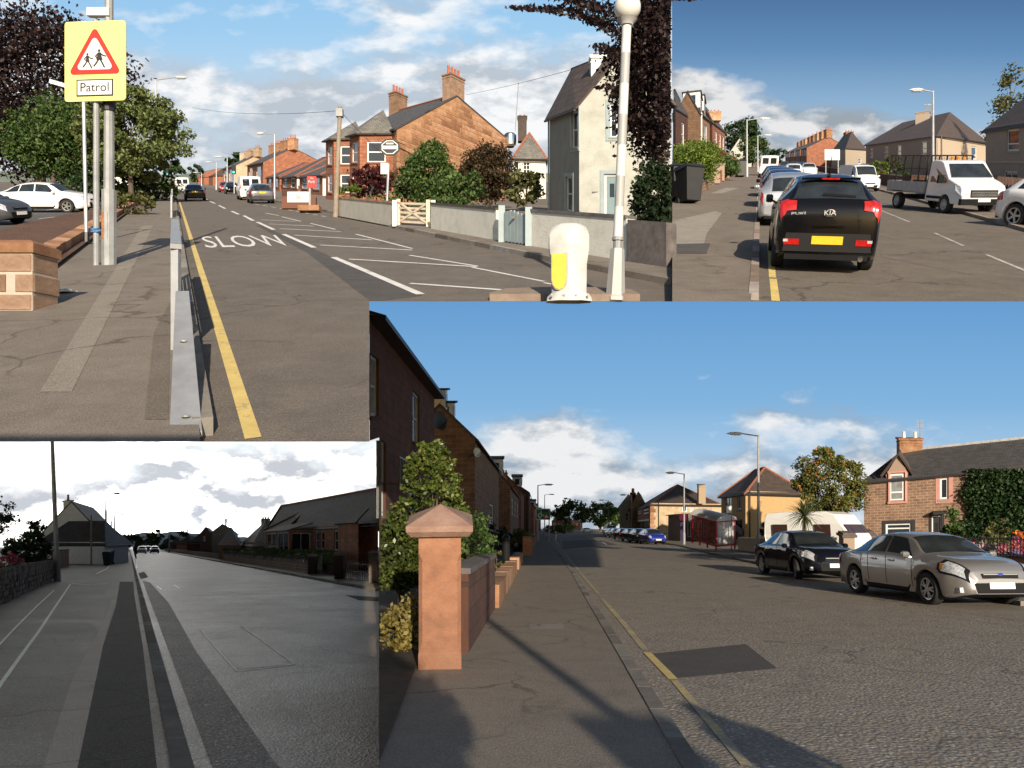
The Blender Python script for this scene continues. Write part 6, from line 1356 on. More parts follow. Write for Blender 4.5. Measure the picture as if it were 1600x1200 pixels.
# cottage with lower front wing
a, b_ = S3.at(60, 66), S3.at(163, 64); cot = house(S3, 'cottage_wing', 'low white cottage wing with hipped slate roof beside the bin', [a, S3.gp(a.x - 1, a.y + 7), S3.gp(b_.x - 1.5, b_.y + 7), b_], S3.hgt(65, 847), 1.9, 'hip', .2, M_HARLW, M_SLATE, cat='cottage')
a, b_ = S3.at(56, 73.5), S3.at(168, 72); ap = S3.hgt(73, 793); ev = S3.hgt(73, 842)
cg = house(S3, 'cottage', 'white gabled cottage with tall chimneys behind its low wing', [a, b_, S3.gp(b_.x - 5, b_.y + 13), S3.gp(a.x - 5, a.y + 13)], ev, ap - ev + .6, 'gable', 0, M_HARLW, M_SLATE, over=.15)
c = S3.at(106.5, 73.8); chimney(cg['root'], c, (600 - 797) / F * 73.8, (600 - 782) / F * 73.8, .6, .6, M_HARLW, 1, ang=0, ph=.55); c = S3.at(120, 84); chimney(cg['root'], c, (600 - 812) / F * 84, (600 - 796) / F * 84, .55, .55, M_HARLW, 1, ang=0, ph=.5)
w = thing('gate_wall', 'red brick garden gate wall beside the cottage wing', 'wall', S3.at(95, 52, q)); strip_wall(S3, [S3.at(84, 50, q), S3.at(104, 56, q)], 1.2, .3, M_RSAND, root=w, cap=.06, capm=M_STONEC)
bin_(S3, S3.at(169.5, 60, q), 'dark wheelie bin at the corner of the cottage wing', M_BIN, 0, 1.15)
gt = thing('garden_gate', 'dark boarded garden gate at the end of rubble wall', 'gate', S3.at(78, 35.5, q)); 
for k in range(6): P = S3.at(74 + k * 2.1, 35.4 + k * .35, q); m = MB(); m.bar(P, P + UP * .95, .06, .03); m.build('board', plain('gate_dark', (.03, .016, .012), .7), gt, world=True)
# left planting
plant(S3, 'round_bush', 'large dark rounded bush behind the rubble wall', S3.at(46, 40), 2.5, (1.2, 1.1, 1.05), L_DGREEN, 3600, .10, cz=1.4, trunk=.06, seed=51, cat='bush', view=3)
plant(S3, 'pink_hydrangea', 'pink flowering shrub behind the rubble wall', S3.at(14, 31), 1.35, (.75, .6, .5), L_PINK, 500, .10, trunk=.04, seed=52, cat='shrub', view=3)
plant(S3, 'garden_shrub', 'yellowish low shrub under the pink flowering shrub', S3.at(2, 26), 1.1, (.7, .6, .5), L_OLIVE, 700, .09, trunk=.04, seed=53, cat='shrub', view=3)
plant(S3, 'garden_tree', 'dark tree behind the large rounded bush', S3.at(60, 92), 4.9, (1.9, 1.6, 1.5), L_DGREEN, 900, .2, trunk=.1, seed=54, view=3)
plant(S3, 'garden_tree', 'thin leafed tree at the open end of the rubble wall', S3.at(-6, 60), 5.6, (1.6, 1.6, 2.6), L_DGREEN, 700, .17, trunk=.1, seed=55, view=3)
plant(S3, 'garden_tree', 'dark tree rising beyond the cottage gable', S3.at(151, 100), 4.9, (1.5, 1.4, 1.7), L_DGREEN, 900, .2, trunk=.1, seed=56, view=3)
plant(S3, 'roadside_hedge', 'dark clipped hedge past the cottage wing', S3.at(184, 74), 1.5, (1.05, .8, .75), L_DGREEN, 900, .12, cz=.8, shape='box', trunk=.05, seed=57, cat='hedge', view=3, limbs=0)
M_RSB = masonry('sandstone_bungalow', [(.40, .175, .105), (.50, .235, .145)], (.27, .13, .09), .55, .26, .012)  # brighter copy of the coursed red sandstone, lifting the dim bungalow walls
# right: stone front wall, piers, gate, hedges
wr = [S3.g(352, 877), S3.g(486, 897)]; A, B = wr
fw = thing('front_wall', 'low rubble front wall with slanting cope stones under the hedge', 'wall', A); strip_wall(S3, wr, .62, .3, M_BSTONE, root=fw)
L = (B - A).length; nst = 46
for k in range(nst): P = A.lerp(B, (k + .5) / nst) + UP * .72; o = block('cope_stone', M_RUB, fw, P, (.34, L / nst * .8, rd.uniform(.18, .27)), math.atan2(B.y - A.y, B.x - A.x) - R(90)); o.rotation_euler.x = .35
fw2 = thing('front_wall', 'low stone wall set back between the gate piers', 'wall', S3.g(510, 896)); strip_wall(S3, [S3.at(498, 44), S3.at(530, 41)], .6, .3, M_DSAND, root=fw2)
for px, py, w_, h_, lab in ((488.5, 899, .42, 1.05, 'square stone gate pier at the end of hedge wall'), (531, 907, .42, 1.22, 'tall stone gate pier on the hinge side of iron gate'), (584, 913, .36, 1.30, 'stone gate pier on far side of iron gate')):
    P = S3.g(px, py); t = thing('gate_pier', lab, 'pier', P, 'gate piers of the bungalow'); m = MB(); m.box((0, 0, h_ / 2), (w_, w_, h_)); m.build('shaft', M_DSAND if px < 580 else M_STONEC, t); m = MB(); m.box((0, 0, h_ + .04), (w_ + .08, w_ + .08, .08)); m.build('cap', M_STONEC, t)
A, B = S3.g(537, 907), S3.g(578, 911); ig = thing('iron_gate', 'thin black iron driveway gate between stone piers', 'gate', A)
for k in range(12): P = A.lerp(B, k / 11); m = MB(); m.bar(P + UP * .08, P + UP * (.85 + .1 * math.sin(k * .28)), .022, .022); m.build('bar', M_BLACKM, ig, world=True)
for z in (.1, .45, .8): m = MB(); m.bar(A + UP * z, B + UP * z, .03, .03); m.build('rail', M_BLACKM, ig, world=True)
def hedge_line(S, name, label, A, B, H, th, leafm, n, leaf, view, seed, group=None):
    """clipped hedge between two ground points"""
    rng = np.random.default_rng(seed); t = thing(name, label, 'hedge', A, group); d = Vector((B.x - A.x, B.y - A.y, B.z - A.z)); nrm = Vector((-d.y, d.x, 0)).normalized()
    u = rng.uniform(0, 1, n); w = rng.uniform(-.5, .5, n) * th; z = H * np.sqrt(rng.uniform(.02, 1, n)) * (1 + .03 * np.sin(u * 40)); s = rng.uniform(0, 1, n) < .5; w = np.where(s, np.sign(w) * th * .5 * rng.uniform(.8, 1.08, n), w); z = np.where(s, z, H * rng.uniform(.93, 1.06, n))
    p = np.stack([u * d.x + w * nrm.x, u * d.y + w * nrm.y, u * d.z + z], 1); foliage_mesh('foliage', leaves(rng, p, leaf), leafm, t)
    m = MB(); o = nrm * th * .42; u_ = UP * H * .9; m.hexa([Vector((0, 0, .0)) - o, o, d + o, d - o, -o + u_, o + u_, d + o + u_, d - o + u_]); m.build('core', L_DGREEN, t); return t
hedge_line(S3, 'clipped_hedge', 'low clipped hedge along the slanting coped wall', S3.at(353, 82, .3), S3.at(486, 46.5, .3), .95, .7, L_GREEN, 3500, .09, 3, 61)
hedge_line(S3, 'clipped_hedge', 'second clipped hedge in front of the glazed porch', S3.at(408, 62, .3), S3.at(512, 42.5, .3), 1.0, .7, L_GREEN, 3500, .09, 3, 62)
# bungalow and neighbours
L_, R_ = S3.at(419, 70), S3.at(590.5, 47); ev = S3.hgt(70, 828)
wn_ = [dict(r=r_, k='sash', f=.07, cur=True) for r_ in ((427.5, 832, 432.5, 857), (435, 832, 442, 857), (493, 831, 498.5, 858), (500.5, 830.5, 506.5, 858), (522, 829, 530, 860), (532, 828.5, 540, 860))]
bk = S3.at(591, 62); lk = S3.at(452, 88)
bw = house(S3, 'sandstone_bungalow', 'long red sandstone bungalow with slate roof and glazed porch', [R_, bk, lk, L_], ev, 2.6, 'hip', .02, M_RSB, M_SLATE, {3: wn_}, over=.25, ridgem=M_RIDGE, cat='bungalow')
# roof wings: the porch and the bay project to the road
d = (L_ - R_); dn = Vector((d.x, d.y, 0)).normalized(); nv = Vector((dn.y, -dn.x, 0)); nv = nv if nv.dot(Vector((-1, -.4, 0))) > 0 else -nv
u0, _ = wall_pix(R_, L_, 448, 840); u1, _ = wall_pix(R_, L_, 489, 840); pa, pb = R_.lerp(L_, u0), R_.lerp(L_, u1); pa2, pb2 = S3.gp(*(pa + nv * 1.8)[:2]), S3.gp(*(pb + nv * 1.8)[:2]); hp = ev - .25
facade(bw['root'], pb2, pa2, hp, hp, [dict(uw=(.04, .48, .30, .94), k='pair', f=.07, sill=False), dict(uw=(.52, .96, .02, .94), k='pair', f=.07, sill=False)], M_RSB, 'porch_wall'); facade(bw['root'], pb, pb2, hp, hp, [dict(uw=(.1, .9, .3, .92), k='pair', f=.07)], M_RSB, 'porch_wall', nrm=(1, -.5, 0))
roof_faces(bw['root'], [[pb2 + UP * (hp + .0) + nv * .2, pa2 + UP * hp + nv * .2, pa + UP * (ev + .35), pb + UP * (ev + .35)]], M_SLATE, .08, 'porch_roof')
u0, _ = wall_pix(R_, L_, 551, 840); ba, bb = R_.lerp(L_, u0), R_; fa, fb = S3.gp(*(R_.lerp(L_, u0 * .80) + nv * 1.3)[:2]), S3.gp(*(R_ + nv * 1.25)[:2])
if (fb.x / fb.y) > rr(591.5, 1): fb = S3.at(591.5, fb.y)
facade(bw['root'], ba, fa, ev, ev, [dict(uw=(.2, .8, .28, .92), k='sash', f=.06)], M_RSB, 'bay_wall'); facade(bw['root'], fa, fb, ev, ev, [dict(r=(564.5, 822, 577, 861), k='sash', f=.07, cur=True), dict(r=(583, 822, 591, 861), k='sash', f=.07, cur=True)], M_RSB, 'bay_wall')
apx = R_.lerp(L_, u0 * .35) + UP * (ev + .95); roof_faces(bw['root'], [[ba + UP * ev + dn * .2, fa + UP * ev + nv * .2 + dn * .1, apx], [fa + UP * ev + nv * .2 + dn * .1, fb + UP * ev + nv * .2, apx]], M_SLATE, .09, 'bay_roof')
# hipped wing at the far end
wl, wr_ = S3.at(417, 68), S3.at(447, 63); w2 = [wl, wr_, S3.gp(wr_.x + 5, wr_.y + 7), S3.gp(wl.x + 5, wl.y + 7)]
house(S3, 'bungalow_wing', 'projecting hipped wing at the far end of long bungalow', w2, ev, 1.9, 'hip', .42, M_RSB, M_SLATE, {0: [dict(r=(427.5, 832, 432.5, 857), k='sash', f=.07), dict(r=(435, 832, 442, 857), k='sash', f=.07)]}, over=.22, cat='bungalow', ridgem=M_RIDGE)
a, b_ = S3.at(396, 92), S3.at(421, 88); wb = house(S3, 'white_bungalow', 'white ended bungalow with slate roof and chimney next to long bungalow', [a, b_, S3.gp(b_.x + 2, b_.y + 14), S3.gp(S3.at(375, 108).x, 108)], S3.hgt(90, 847), 2.8, 'hip', .25, M_HARLW, M_SLATE, mats={3: M_RSB}, cat='bungalow')
c = S3.at(415, 100); chimney(wb['root'], c, (600 - 824) / F * 100, (600 - 811) / F * 100, 1.0, .6, M_HARLW, 3, M_STONEC, ang=0, ph=.3)
house(S3, 'bungalow_wing', 'small slate roofed wing left of white ended bungalow', [S3.at(343, 84), S3.at(373, 80), S3.at(378, 92), S3.at(352, 96)], S3.hgt(82, 847), 1.7, 'hip', .3, M_RSB, M_SLATE, cat='bungalow')
tw = house(S3, 'two_storey_house', 'grey two storey house with quoined gable and round window', [S3.at(331, 104), S3.at(364, 101), S3.at(372, 116), S3.at(340, 119)], S3.hgt(102, 831), 1.1, 'gable', 0, M_HARLG, M_SLATE, {0: [dict(r=(341, 834, 344, 837), k='plain', f=.1)]}); 
tw2 = house(S3, 'two_storey_house', 'brown two storey house left of the quoined gable house', [S3.at(312, 122), S3.at(331, 119), S3.at(338, 132), S3.at(319, 135)], S3.hgt(120, 834), 1.1, 'gable', 0, M_DSAND, M_SLATE, {0: [dict(r=(317, 838, 321, 846), f=.15)]}); m = MB(); c = S3.at(353, 104); m.tube((c.x, c.y, (600 - 832) / F * 104), (c.x, c.y, (600 - 811) / F * 104), .12, n=8); m.build('flue', M_GALVD, tw['root'], world=True)
for k, (px, y, w_, mt) in enumerate(((292, 150, 3.4, M_DSAND), (276, 185, 3.6, M_RSB), (262, 230, 4, M_DSAND))):
    house(S3, 'far_bungalow', ['dark bungalow just beyond the brown two storey house', 'red bungalow with pale slate glint farther along', 'last bungalow on the bright road side'][k], [S3.at(px, y), S3.at(px + w_ * 1200 / y, y + 2), S3.gp(S3.at(px + w_ * 1200 / y, y).x + 1, y + 16), S3.gp(S3.at(px, y).x - 3, y + 16)], 2.3, 1.9, 'hip', .2, mt, M_SLATE, group='far bungalows right of bright road', gut=False)
for k in range(6):
    t0 = 92 + k * 24; house(S3, 'far_cottage', ['slate roofed cottage directly past the hedge', 'second slate cottage past the hedge', 'third slate cottage past the hedge', 'fourth slate cottage past the hedge', 'fifth slate cottage past the hedge', 'farthest slate cottage of the row past the hedge'][k], [S3.st(-2.6, t0), S3.st(-8.5, t0), S3.st(-8.5, t0 + 16), S3.st(-2.6, t0 + 16)], 2.2, 1.8, 'gable', 0, M_HARLW if k % 2 else M_RSB, M_SLATE, group='row of far cottages left of bright road', gut=False)
w = thing('front_wall', 'low wall in front of the far bungalows on bright road', 'wall', S3.st(9.8, 84)); strip_wall(S3, [S3.st(10.4, 84), S3.st(10.4, 220)], .7, .3, M_DSAND, root=w)
rng_ = random.Random(9)
for k in range(9):
    px = 200 + k * 14; y = 250 + (k % 3) * 30
    plant(S3, 'far_tree', 'dark far tree on the skyline beyond the bright road', S3.at(px, y), 5.2 + rng_.uniform(-1.2, 1.8), (4.2, 3, 2.4), L_DGREEN, 500, .55, trunk=.15, seed=70 + k, group='skyline trees beyond bright road', view=3)
hl = MB(); pts = []
for i in range(31):
    px = 80 + i * 12; h_ = 15 + 6 * math.sin((px - 150) * .018) + 1.5 * math.sin(px * .11); y = 640; pts.append((Vector(((px - 800) / F * y, y, S3.z(y) - 4)), Vector(((px - 800) / F * y, y + 40, (600 - 852 + h_) / F * (y + 40)))))
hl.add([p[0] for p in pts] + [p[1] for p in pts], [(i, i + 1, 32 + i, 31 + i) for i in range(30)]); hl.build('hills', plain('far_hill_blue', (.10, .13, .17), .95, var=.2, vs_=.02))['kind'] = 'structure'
# lamps, poles, cars, walker
b = S3.g(90, 908, q); lamp_post(S3, b, S3.hgt(b.y, 640), 0, 'tall grey lamp post at the end of the rubble wall', mat=M_GALVD, r=.10, tilt=R(-2.2))
lamp_px(S3, 165.5, 874, 772, 12, 'street lamp beside the cottage wing with short arm', y=70, r=.12, mat=M_GALVD); lamp_px(S3, 179, 868, 805, 8, 'second street lamp past the cottage wing', y=112, r=.14, mat=M_GALVD, head=.9); lamp_px(S3, 264.5, 862, 823, -5, 'street lamp on the far side of the bright road', y=170, r=.18, mat=M_GALVD, head=1.4)
P = S3.at(142.5, 62.5, q); pole_simple('wooden_pole', 'short dark wooden pole in front of cottage wing wall', 'pole', P, S3.hgt(62.5, 806), .075, M_WOODP, 'wooden poles by the cottage'); P = S3.at(174, 82, q); pole_simple('wooden_pole', 'thin telegraph pole behind the wheelie bin', 'pole', P, S3.hgt(82, 815), .09, M_WOODP, 'wooden poles by the cottage')
dr3 = S3.road()
for k, (px, y, pm, dd) in enumerate(((221, 150, P_SILB, -1), (241, 165, P_WHITE, 1), (226, 190, P_BLACK, -1), (231, 190, P_RED, 1), (241, 160, P_BLUE, -1))):
    car(S3, 'distant_car', ['silver car coming along the bright road past the cottages', 'white car driving away on the bright road', 'dark car in front of far cottages on bright road', 'red car at the end of bright road', 'blue car behind white car on bright road'][k], S3.at(px, y), dr3 * dd, 'hatch', pm, 'distant cars on bright road', detail=0)
def walker(S, P, label, H=1.72, ang=0):
    t = thing('person', label, 'person', P, None, (0, 0, ang)); me = bpy.data.meshes.new('body'); s = H / 1.72
    V = [(0, 0, .95), (0, 0, 1.2), (0, 0, 1.42), (0, 0, 1.52), (0, .01, 1.64), (.2, 0, 1.40), (.26, .02, 1.12), (.25, -.08, .88), (-.2, 0, 1.40), (-.26, .02, 1.12), (-.25, .1, .88), (.1, 0, .90), (.11, -.12, .5), (.11, .05, .06), (.11, -.12, .03), (-.1, 0, .90), (-.11, .1, .5), (-.11, .22, .08), (-.11, .07, .04)]
    E_ = [(0, 1), (1, 2), (2, 3), (3, 4), (2, 5), (5, 6), (6, 7), (2, 8), (8, 9), (9, 10), (0, 11), (11, 12), (12, 13), (13, 14), (0, 15), (15, 16), (16, 17), (17, 18)]
    Rr = [.16, .15, .17, .06, .11, .075, .05, .04, .075, .05, .04, .10, .065, .045, .04, .10, .065, .045, .04]
    me.from_pydata([tuple(Vector(v) * s) for v in V], E_, []); o = bpy.data.objects.new('body', me); col.objects.link(o); o.parent = t; md = o.modifiers.new('s', 'SKIN'); 
    for i, r_ in enumerate(Rr): me.skin_vertices[0].data[i].radius = (r_ * s, r_ * s * .8)
    me.skin_vertices[0].data[0].use_root = True; o.modifiers.new('d', 'SUBSURF').levels = 1; me.materials.append(plain('dark_clothes', (.02, .02, .025), .9)); o.modifiers['d'].render_levels = 1
    return t
walker(S3, S3.at(211.5, 92, 0), 'small dark figure walking at the kerb of bright road')
# ================================================================== LOWER RIGHT: the street with the bus shelter
y4 = fy(S4, 1200) - .4
sheet(S4, 'road', [(rr(592, y4), y4), (rr(2100, y4), y4), (rr(2100, 800), 800), (rr(592, 800), 800)], 0, A_ROAD4)
q4 = .09; yq = fy(S4, 1200, q4) - .4
KX4 = [(1.02, 4.6), (1.05, 9), (1.08, 16), (1.15, 26), (1.1, 45), (.9, 70), (.95, 110), (2.2, 200), (5, 400)]
kl4 = [tuple(S4.st(X, t)[:2]) for X, t in KX4]
sheet(S4, 'pavement', [(rr(592.5, yq), yq)] + [(x - .06, y) for x, y in kl4] + [(rr(592.5, 400), 400)], q4, A_PAVE4)
kerb(S4, 'kerb', kl4, .13, .10, M_KERB, .92, 1)
def sh4(name, pts, qq, mat): return sheet(S4, name, [front(S4, *p, qq) for p in pts], qq, mat)
sh4('road_surface', ((874, 858), (930, 862), (1180, 893), (1310, 926), (1690, 986), (1690, 960), (1310, 905), (1205, 886), (1120, 868), (1060, 853), (1000, 845), (935, 833), (905, 831), (880, 832)), .003, A_ROAD4B)
sh4('road_patch', ((1012, 1022), (1165, 1006), (1214, 1044), (1050, 1060)), .004, A_PATCH4); sh4('road_patch', ((880, 845), (935, 843), (965, 851), (880, 858)), .005, A_PATCH4)
sh4('pavement_patch', ((828, 983), (826, 975), (880, 974), (881, 983)), q4 + .004, A_PAVE2B); sh4('pavement_patch', ((858, 925), (900, 923), (905, 936), (868, 939)), q4 + .004, A_PAVE4)
def mark4(pts, w, mat, qq=.006): o = ribbon(S4, [tuple(S4.g(*p)[:2]) for p in pts], w, qq, mat, 'road_marking'); o['kind'] = 'structure'
M_LINEW = worn_paint('road_paint_yellow_worn', (.60, .46, .16), (.30, .25, .18), .535)
mark4([(1167, 1197), (1110, 1130), (1053, 1063)], .075, M_LINEW, .006); mark4([(1052, 1062), (1011, 1020)], .10, M_LINEY, .008); mark4([(1008, 1016), (975, 975), (940, 935)], .09, M_LINEW, .006); mark4([(935, 928), (905, 893), (884, 866)], .08, M_LINEW, .006); mark4([(873, 852), (866, 842)], .1, M_LINEY)
for a, b in (((905, 834), (912, 836)), ((916, 837), (923, 840)), ((927, 841), (936, 845)), ((941, 847.5), (948, 851))): mark4([a, b], .12, M_LINE, .007)
for i in range(8): mark4([(985 + i * 14, 843.5 + i * 2.4), (993 + i * 14, 845 + i * 2.5)], .08, M_LINE, .007)
for i in range(3): mark4([(1082 + i * 14, 866 + i * 3), (1092 + i * 14, 868 + i * 3)], .1, M_LINE, .007)
kr4 = [S4.g(*p) for p in ((1210, 890), (1205, 886.5), (1120, 868), (1060, 853), (1000, 844.5), (940, 833.5), (915, 829))]; kr4 = [tuple(p[:2]) for p in kr4]
near = [(S4.st(9.75, t)[0], t) for t in (15.6, 22, 27)]
line = near + kr4[1:]
kerb(S4, 'kerb', line, .14, .10, M_KERB, .95, -1)
sheet(S4, 'pavement', [(x + .1, y) for x, y in line] + [(rr(960, 420), 420), (rr(1300, 120), 120), (rr(2100, 60), 60), (rr(2100, 15.6), 15.6)], q4, A_PAVE4)
# ------------------------------------------------------------------ left: pier, walls, posts
P = S4.g(688, 1040, q4); pr = thing('stone_pier', 'tall red sandstone gate pier with pyramid cap', 'pier', P); zt = S4.hgt(P.y, 826) - q4
rot = Matrix.Rotation(R(4), 3, 'Z'); m = MB(); w_ = .225; ch = .04
def oct_(w, c_, z): return [rot @ Vector(p) for p in ((-w + c_, -w, z), (w - c_, -w, z), (w, -w + c_, z), (w, w - c_, z), (w - c_, w, z), (-w + c_, w, z), (-w, w - c_, z), (-w, -w + c_, z))]
rings = [oct_(w_ + .004, .002, 0), oct_(w_ + .004, .002, .20), oct_(w_, .002, .22), oct_(w_, ch, .32), oct_(w_, ch, zt - .30), oct_(w_, .002, zt - .22), oct_(w_, .002, zt)]
m.add([p for r in rings for p in r], [(i * 8 + j, i * 8 + (j + 1) % 8, (i + 1) * 8 + (j + 1) % 8, (i + 1) * 8 + j) for i in range(6) for j in range(8)]); M_PIER = stone('pier_sandstone', [(.20, .095, .055), (.32, .15, .085), (.40, .215, .135)], 2.4, .7, streak=.7)
m.build('shaft', M_PIER, pr)
m = MB(); cw = .35; m.hexa([rot @ Vector(p) for p in ((-cw + .05, -cw + .05, zt - .03), (cw - .05, -cw + .05, zt - .03), (cw - .05, cw - .05, zt - .03), (-cw + .05, cw - .05, zt - .03), (-cw, -cw, zt + .03), (cw, -cw, zt + .03), (cw, cw, zt + .03), (-cw, cw, zt + .03))]); m.hexa([rot @ Vector(p) for p in ((-cw, -cw, zt + .03), (cw, -cw, zt + .03), (cw, cw, zt + .03), (-cw, cw, zt + .03), (-cw, -cw, zt + .09), (cw, -cw, zt + .09), (cw, cw, zt + .09), (-cw, cw, zt + .09))])
m.add([rot @ Vector(p) for p in ((-cw, -cw, zt + .09), (cw, -cw, zt + .09), (cw, cw, zt + .09), (-cw, cw, zt + .09), (0, 0, zt + .27))], [(0, 1, 4), (1, 2, 4), (2, 3, 4), (3, 0, 4)]); m.build('cap', stone('pier_cap', [(.17, .09, .06), (.26, .145, .095), (.33, .20, .14)], 3, .6, streak=.5), pr)
w = thing('boundary_wall', 'dark stone boundary wall running on from the sandstone pier', 'wall', S4.st(-.98, 9.3, q4)); strip_wall(S4, [S4.st(-1.0, 9.25, q4), S4.st(-.98, 14.3, q4)], .95, .26, M_DSAND, root=w, cap=.05, capm=M_STONEC)
lw = thing('low_wall', 'low red sandstone garden wall beyond the dark boundary wall', 'wall', S4.st(-.93, 14.4, q4)); rd = random.Random(8); t = 14.4
while t < 33:
    L = rd.uniform(.9, 1.5); a, b_ = S4.st(-.95, t, q4), S4.st(-.95, t + L - .02, q4); nx = Vector((.17, 0, 0)); hh = .42 + rd.uniform(-.01, .015)
    if not 25.3 < t < 26.6: m = MB(); m.hexa([a - nx, a + nx, b_ + nx, b_ - nx, a - nx + UP * hh, a + nx + UP * hh, b_ + nx + UP * hh, b_ - nx + UP * hh]); m.build('stone', M_SANDB, lw, world=True)
    t += L
P = S4.g(791, 897, q4); ip = thing('iron_post', 'black fluted cast iron gate post with rounded cap', 'post', P); zt = S4.hgt(P.y, 836) - q4
m = MB(); m.lathe([(.14, 0), (.14, .18), (.10, .22), (.095, zt - .18), (.13, zt - .14), (.13, zt - .06), (.10, zt - .03), (.05, zt + .02), (.0, zt + .03)], n=10); m.build('shaft', M_BLACKM, ip)
for k in range(8): a = R(45 * k); m = MB(); m.tube((.1 * math.cos(a), .1 * math.sin(a), .24), (.1 * math.cos(a), .1 * math.sin(a), zt - .2), .016, n=5); m.build('flute', M_BLACKM, ip)
P = S4.at(824, 41, q4); bp = thing('brick_pier', 'round topped orange brick pier at the low wall end', 'pier', P); m = MB(); m.box((0, 0, .42), (.5, .4, .85)); m.build('shaft', plain('orange_brick_two', (.42, .18, .085), .9, var=.25, vs_=8), bp); m = MB(); m.tube((-.25, 0, .84), (.25, 0, .84), .2, n=12); m.build('cap', MATS['orange_brick_two'], bp)
w = thing('garden_wall', 'sandstone garden wall with shrubs past the brick pier', 'wall', S4.st(-.9, 43, q4)); strip_wall(S4, [S4.st(-.85, 42.5, q4), S4.st(-.5, 78, q4)], .7, .3, M_RSAND, root=w)
sh4('garden_soil', ((592.5, 1190), (650, 1040), (748, 990), (826, 850), (592.5, 850)), q4 + .012, plain('garden_soil', (.05, .035, .022), .95, var=.4, vs_=6))
# ------------------------------------------------------------------ left: terrace
Xw, qe = -4.2, 6.75
hA = thing('terraced_house', 'dark red sandstone house front with sash windows above the pier', 'house', S4.st(Xw, 20)); t0, tn, t1 = 1200 * 4.2 / 252.5, 1200 * 4.2 / 267.5, 30.3
a, b_ = S4.st(Xw, t0), S4.st(Xw, t1)
M_FRG = plain('window_frame_grey', (.26, .29, .29), .5, var=.08)
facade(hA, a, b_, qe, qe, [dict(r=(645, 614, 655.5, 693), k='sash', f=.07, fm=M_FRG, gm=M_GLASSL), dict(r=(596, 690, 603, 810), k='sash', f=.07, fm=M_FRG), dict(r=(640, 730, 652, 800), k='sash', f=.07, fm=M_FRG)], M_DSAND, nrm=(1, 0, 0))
z69 = (600 - 686) / F * (t0 + tn) / 2; zt = lambda t: S4.z(t) + qe
A2, B2 = S4.st(Xw, tn), S4.st(Xw, t0); A2.z = z69; B2.z = z69
facade(hA, A2, B2, zt(tn) - z69, zt(t0) - z69, [dict(uw=(.1, .95, .20, .72), k='sash', f=.08, fm=M_FRG, gm=M_GLASSL)], M_DSAND, 'wall', nrm=(1, 0, 0))
m = MB(); m.bar(S4.st(Xw + .15, tn, qe), S4.st(Xw + .15, t1 + .2, qe), .5, .12); m.build('eaves', M_GUT, hA, world=True); m = MB(); m.poly([S4.st(Xw + .4, tn, qe + .06), S4.st(Xw + .4, t1, qe + .06), S4.st(Xw - .6, t1, qe + .35), S4.st(Xw - .6, tn, qe + .35)], th=(0, 0, -.08)); m.build('roof', M_SLATE, hA, world=True)
m = MB(); e0, e1 = S4.st(Xw, t1), S4.at(640, t1 + 3); 
facade(hA, e0, S4.gp(e0.x - 2.05, e0.y + .3), qe, qe, [], M_DSAND, 'end_wall', nrm=(0, 1, 0))
fe = thing('balcony_rail', 'black iron balcony railing low on the dark sandstone front', 'railing', S4.st(Xw + .5, 20.6)); zf = S4.hgt(20.5, 715)
for k in range(9): P = S4.st(Xw + .45, 20.4 + k * .42); m = MB(); m.bar(P + UP * (zf - .75), P + UP * zf, .03, .03); m.build('bar', M_BLACKM, fe, world=True)
for dz in (0, -.72): m = MB(); m.bar(S4.st(Xw + .45, 20.3, zf + dz), S4.st(Xw + .45, 24, zf + dz), .04, .04); m.build('rail', M_BLACKM, fe, world=True)
for t in (20.4, 23.7): m = MB(); m.bar(S4.st(Xw, t, zf - .7), S4.st(Xw + .45, t, zf - .7), .04, .04); m.build('bracket', M_BLACKM, fe, world=True)
gl = 'sandstone terraces left of the roundabout sign'
M_BR = masonry('sandstone_brown_two', [(.22, .115, .065), (.30, .165, .095)], (.34, .25, .17), .7, .27, .014)
def left4(label, px, t0, t1, pxb, eave_py, apex_py, wins0=[], wm=M_BR, wins3=[]):
    p0, p1 = S4.at(px, t0), S4.at(pxb, t0 + 1); ev = S4.hgt(t0, eave_py); X = p0.x - t0 * (S4.vx - 800) / F
    p3 = S4.st(X, t1); p2 = S4.gp(p1.x + p3.x - p0.x, p1.y + p3.y - p0.y); rise = (600 - apex_py) / F * t0 - (p0.z + ev)
    return house(S4, 'terraced_house', label, [p0, p1, p2, p3], ev, rise, 'gable', 0, wm, M_SLATE, {0: wins0, 3: wins3}, over=.2, group=gl)
h2 = left4('brown stone gabled house with satellite dish behind the shrub', 742, 42, 66, 634, 682, 628, wins3=[dict(uw=(.3, .5, .2, .5), f=.1)])
P = S4.at(684, 44.5); dormer(h2['root'], Vector((P.x, P.y, (600 - 643) / F * 44.5)), 1.0, 1.25, 1.3, 0)
P = S4.at(697, 46.5); dormer(h2['root'], Vector((P.x, P.y, (600 - 655) / F * 46.5)), 1.0, 1.0, 1.3, 0)
h3 = left4('stone house with white dormer and gable window past the satellite dish', 797, 80, 112, 722, 757, 712, [dict(r=(757, 767, 768, 787), k='sash', f=.16)], wins3=[dict(uw=(.1 + .3 * j, .25 + .3 * j, .5, .8), f=.2) for j in range(3)])
P = S4.at(775, 82); dormer(h3['root'], Vector((P.x, P.y, (600 - 745) / F * 82)), 1.5, 2.0, 2.4, 0); c = S4.at(787, 96); chimney(h3['root'], c, (600 - 752) / F * 96, (600 - 739) / F * 96, .9, .9, M_SANDB, 3, ang=0, ph=.35)
h4 = left4('red gabled house beyond the white dormer house', 814, 118, 140, 770, 764, 741, [dict(r=(798, 772, 803, 789), k='sash', f=.3)], M_RSAND); P = S4.at(808, 126); dormer(h4['root'], Vector((P.x, P.y, (600 - 758) / F * 126)), 1.6, 1.5, 3.0, 0)
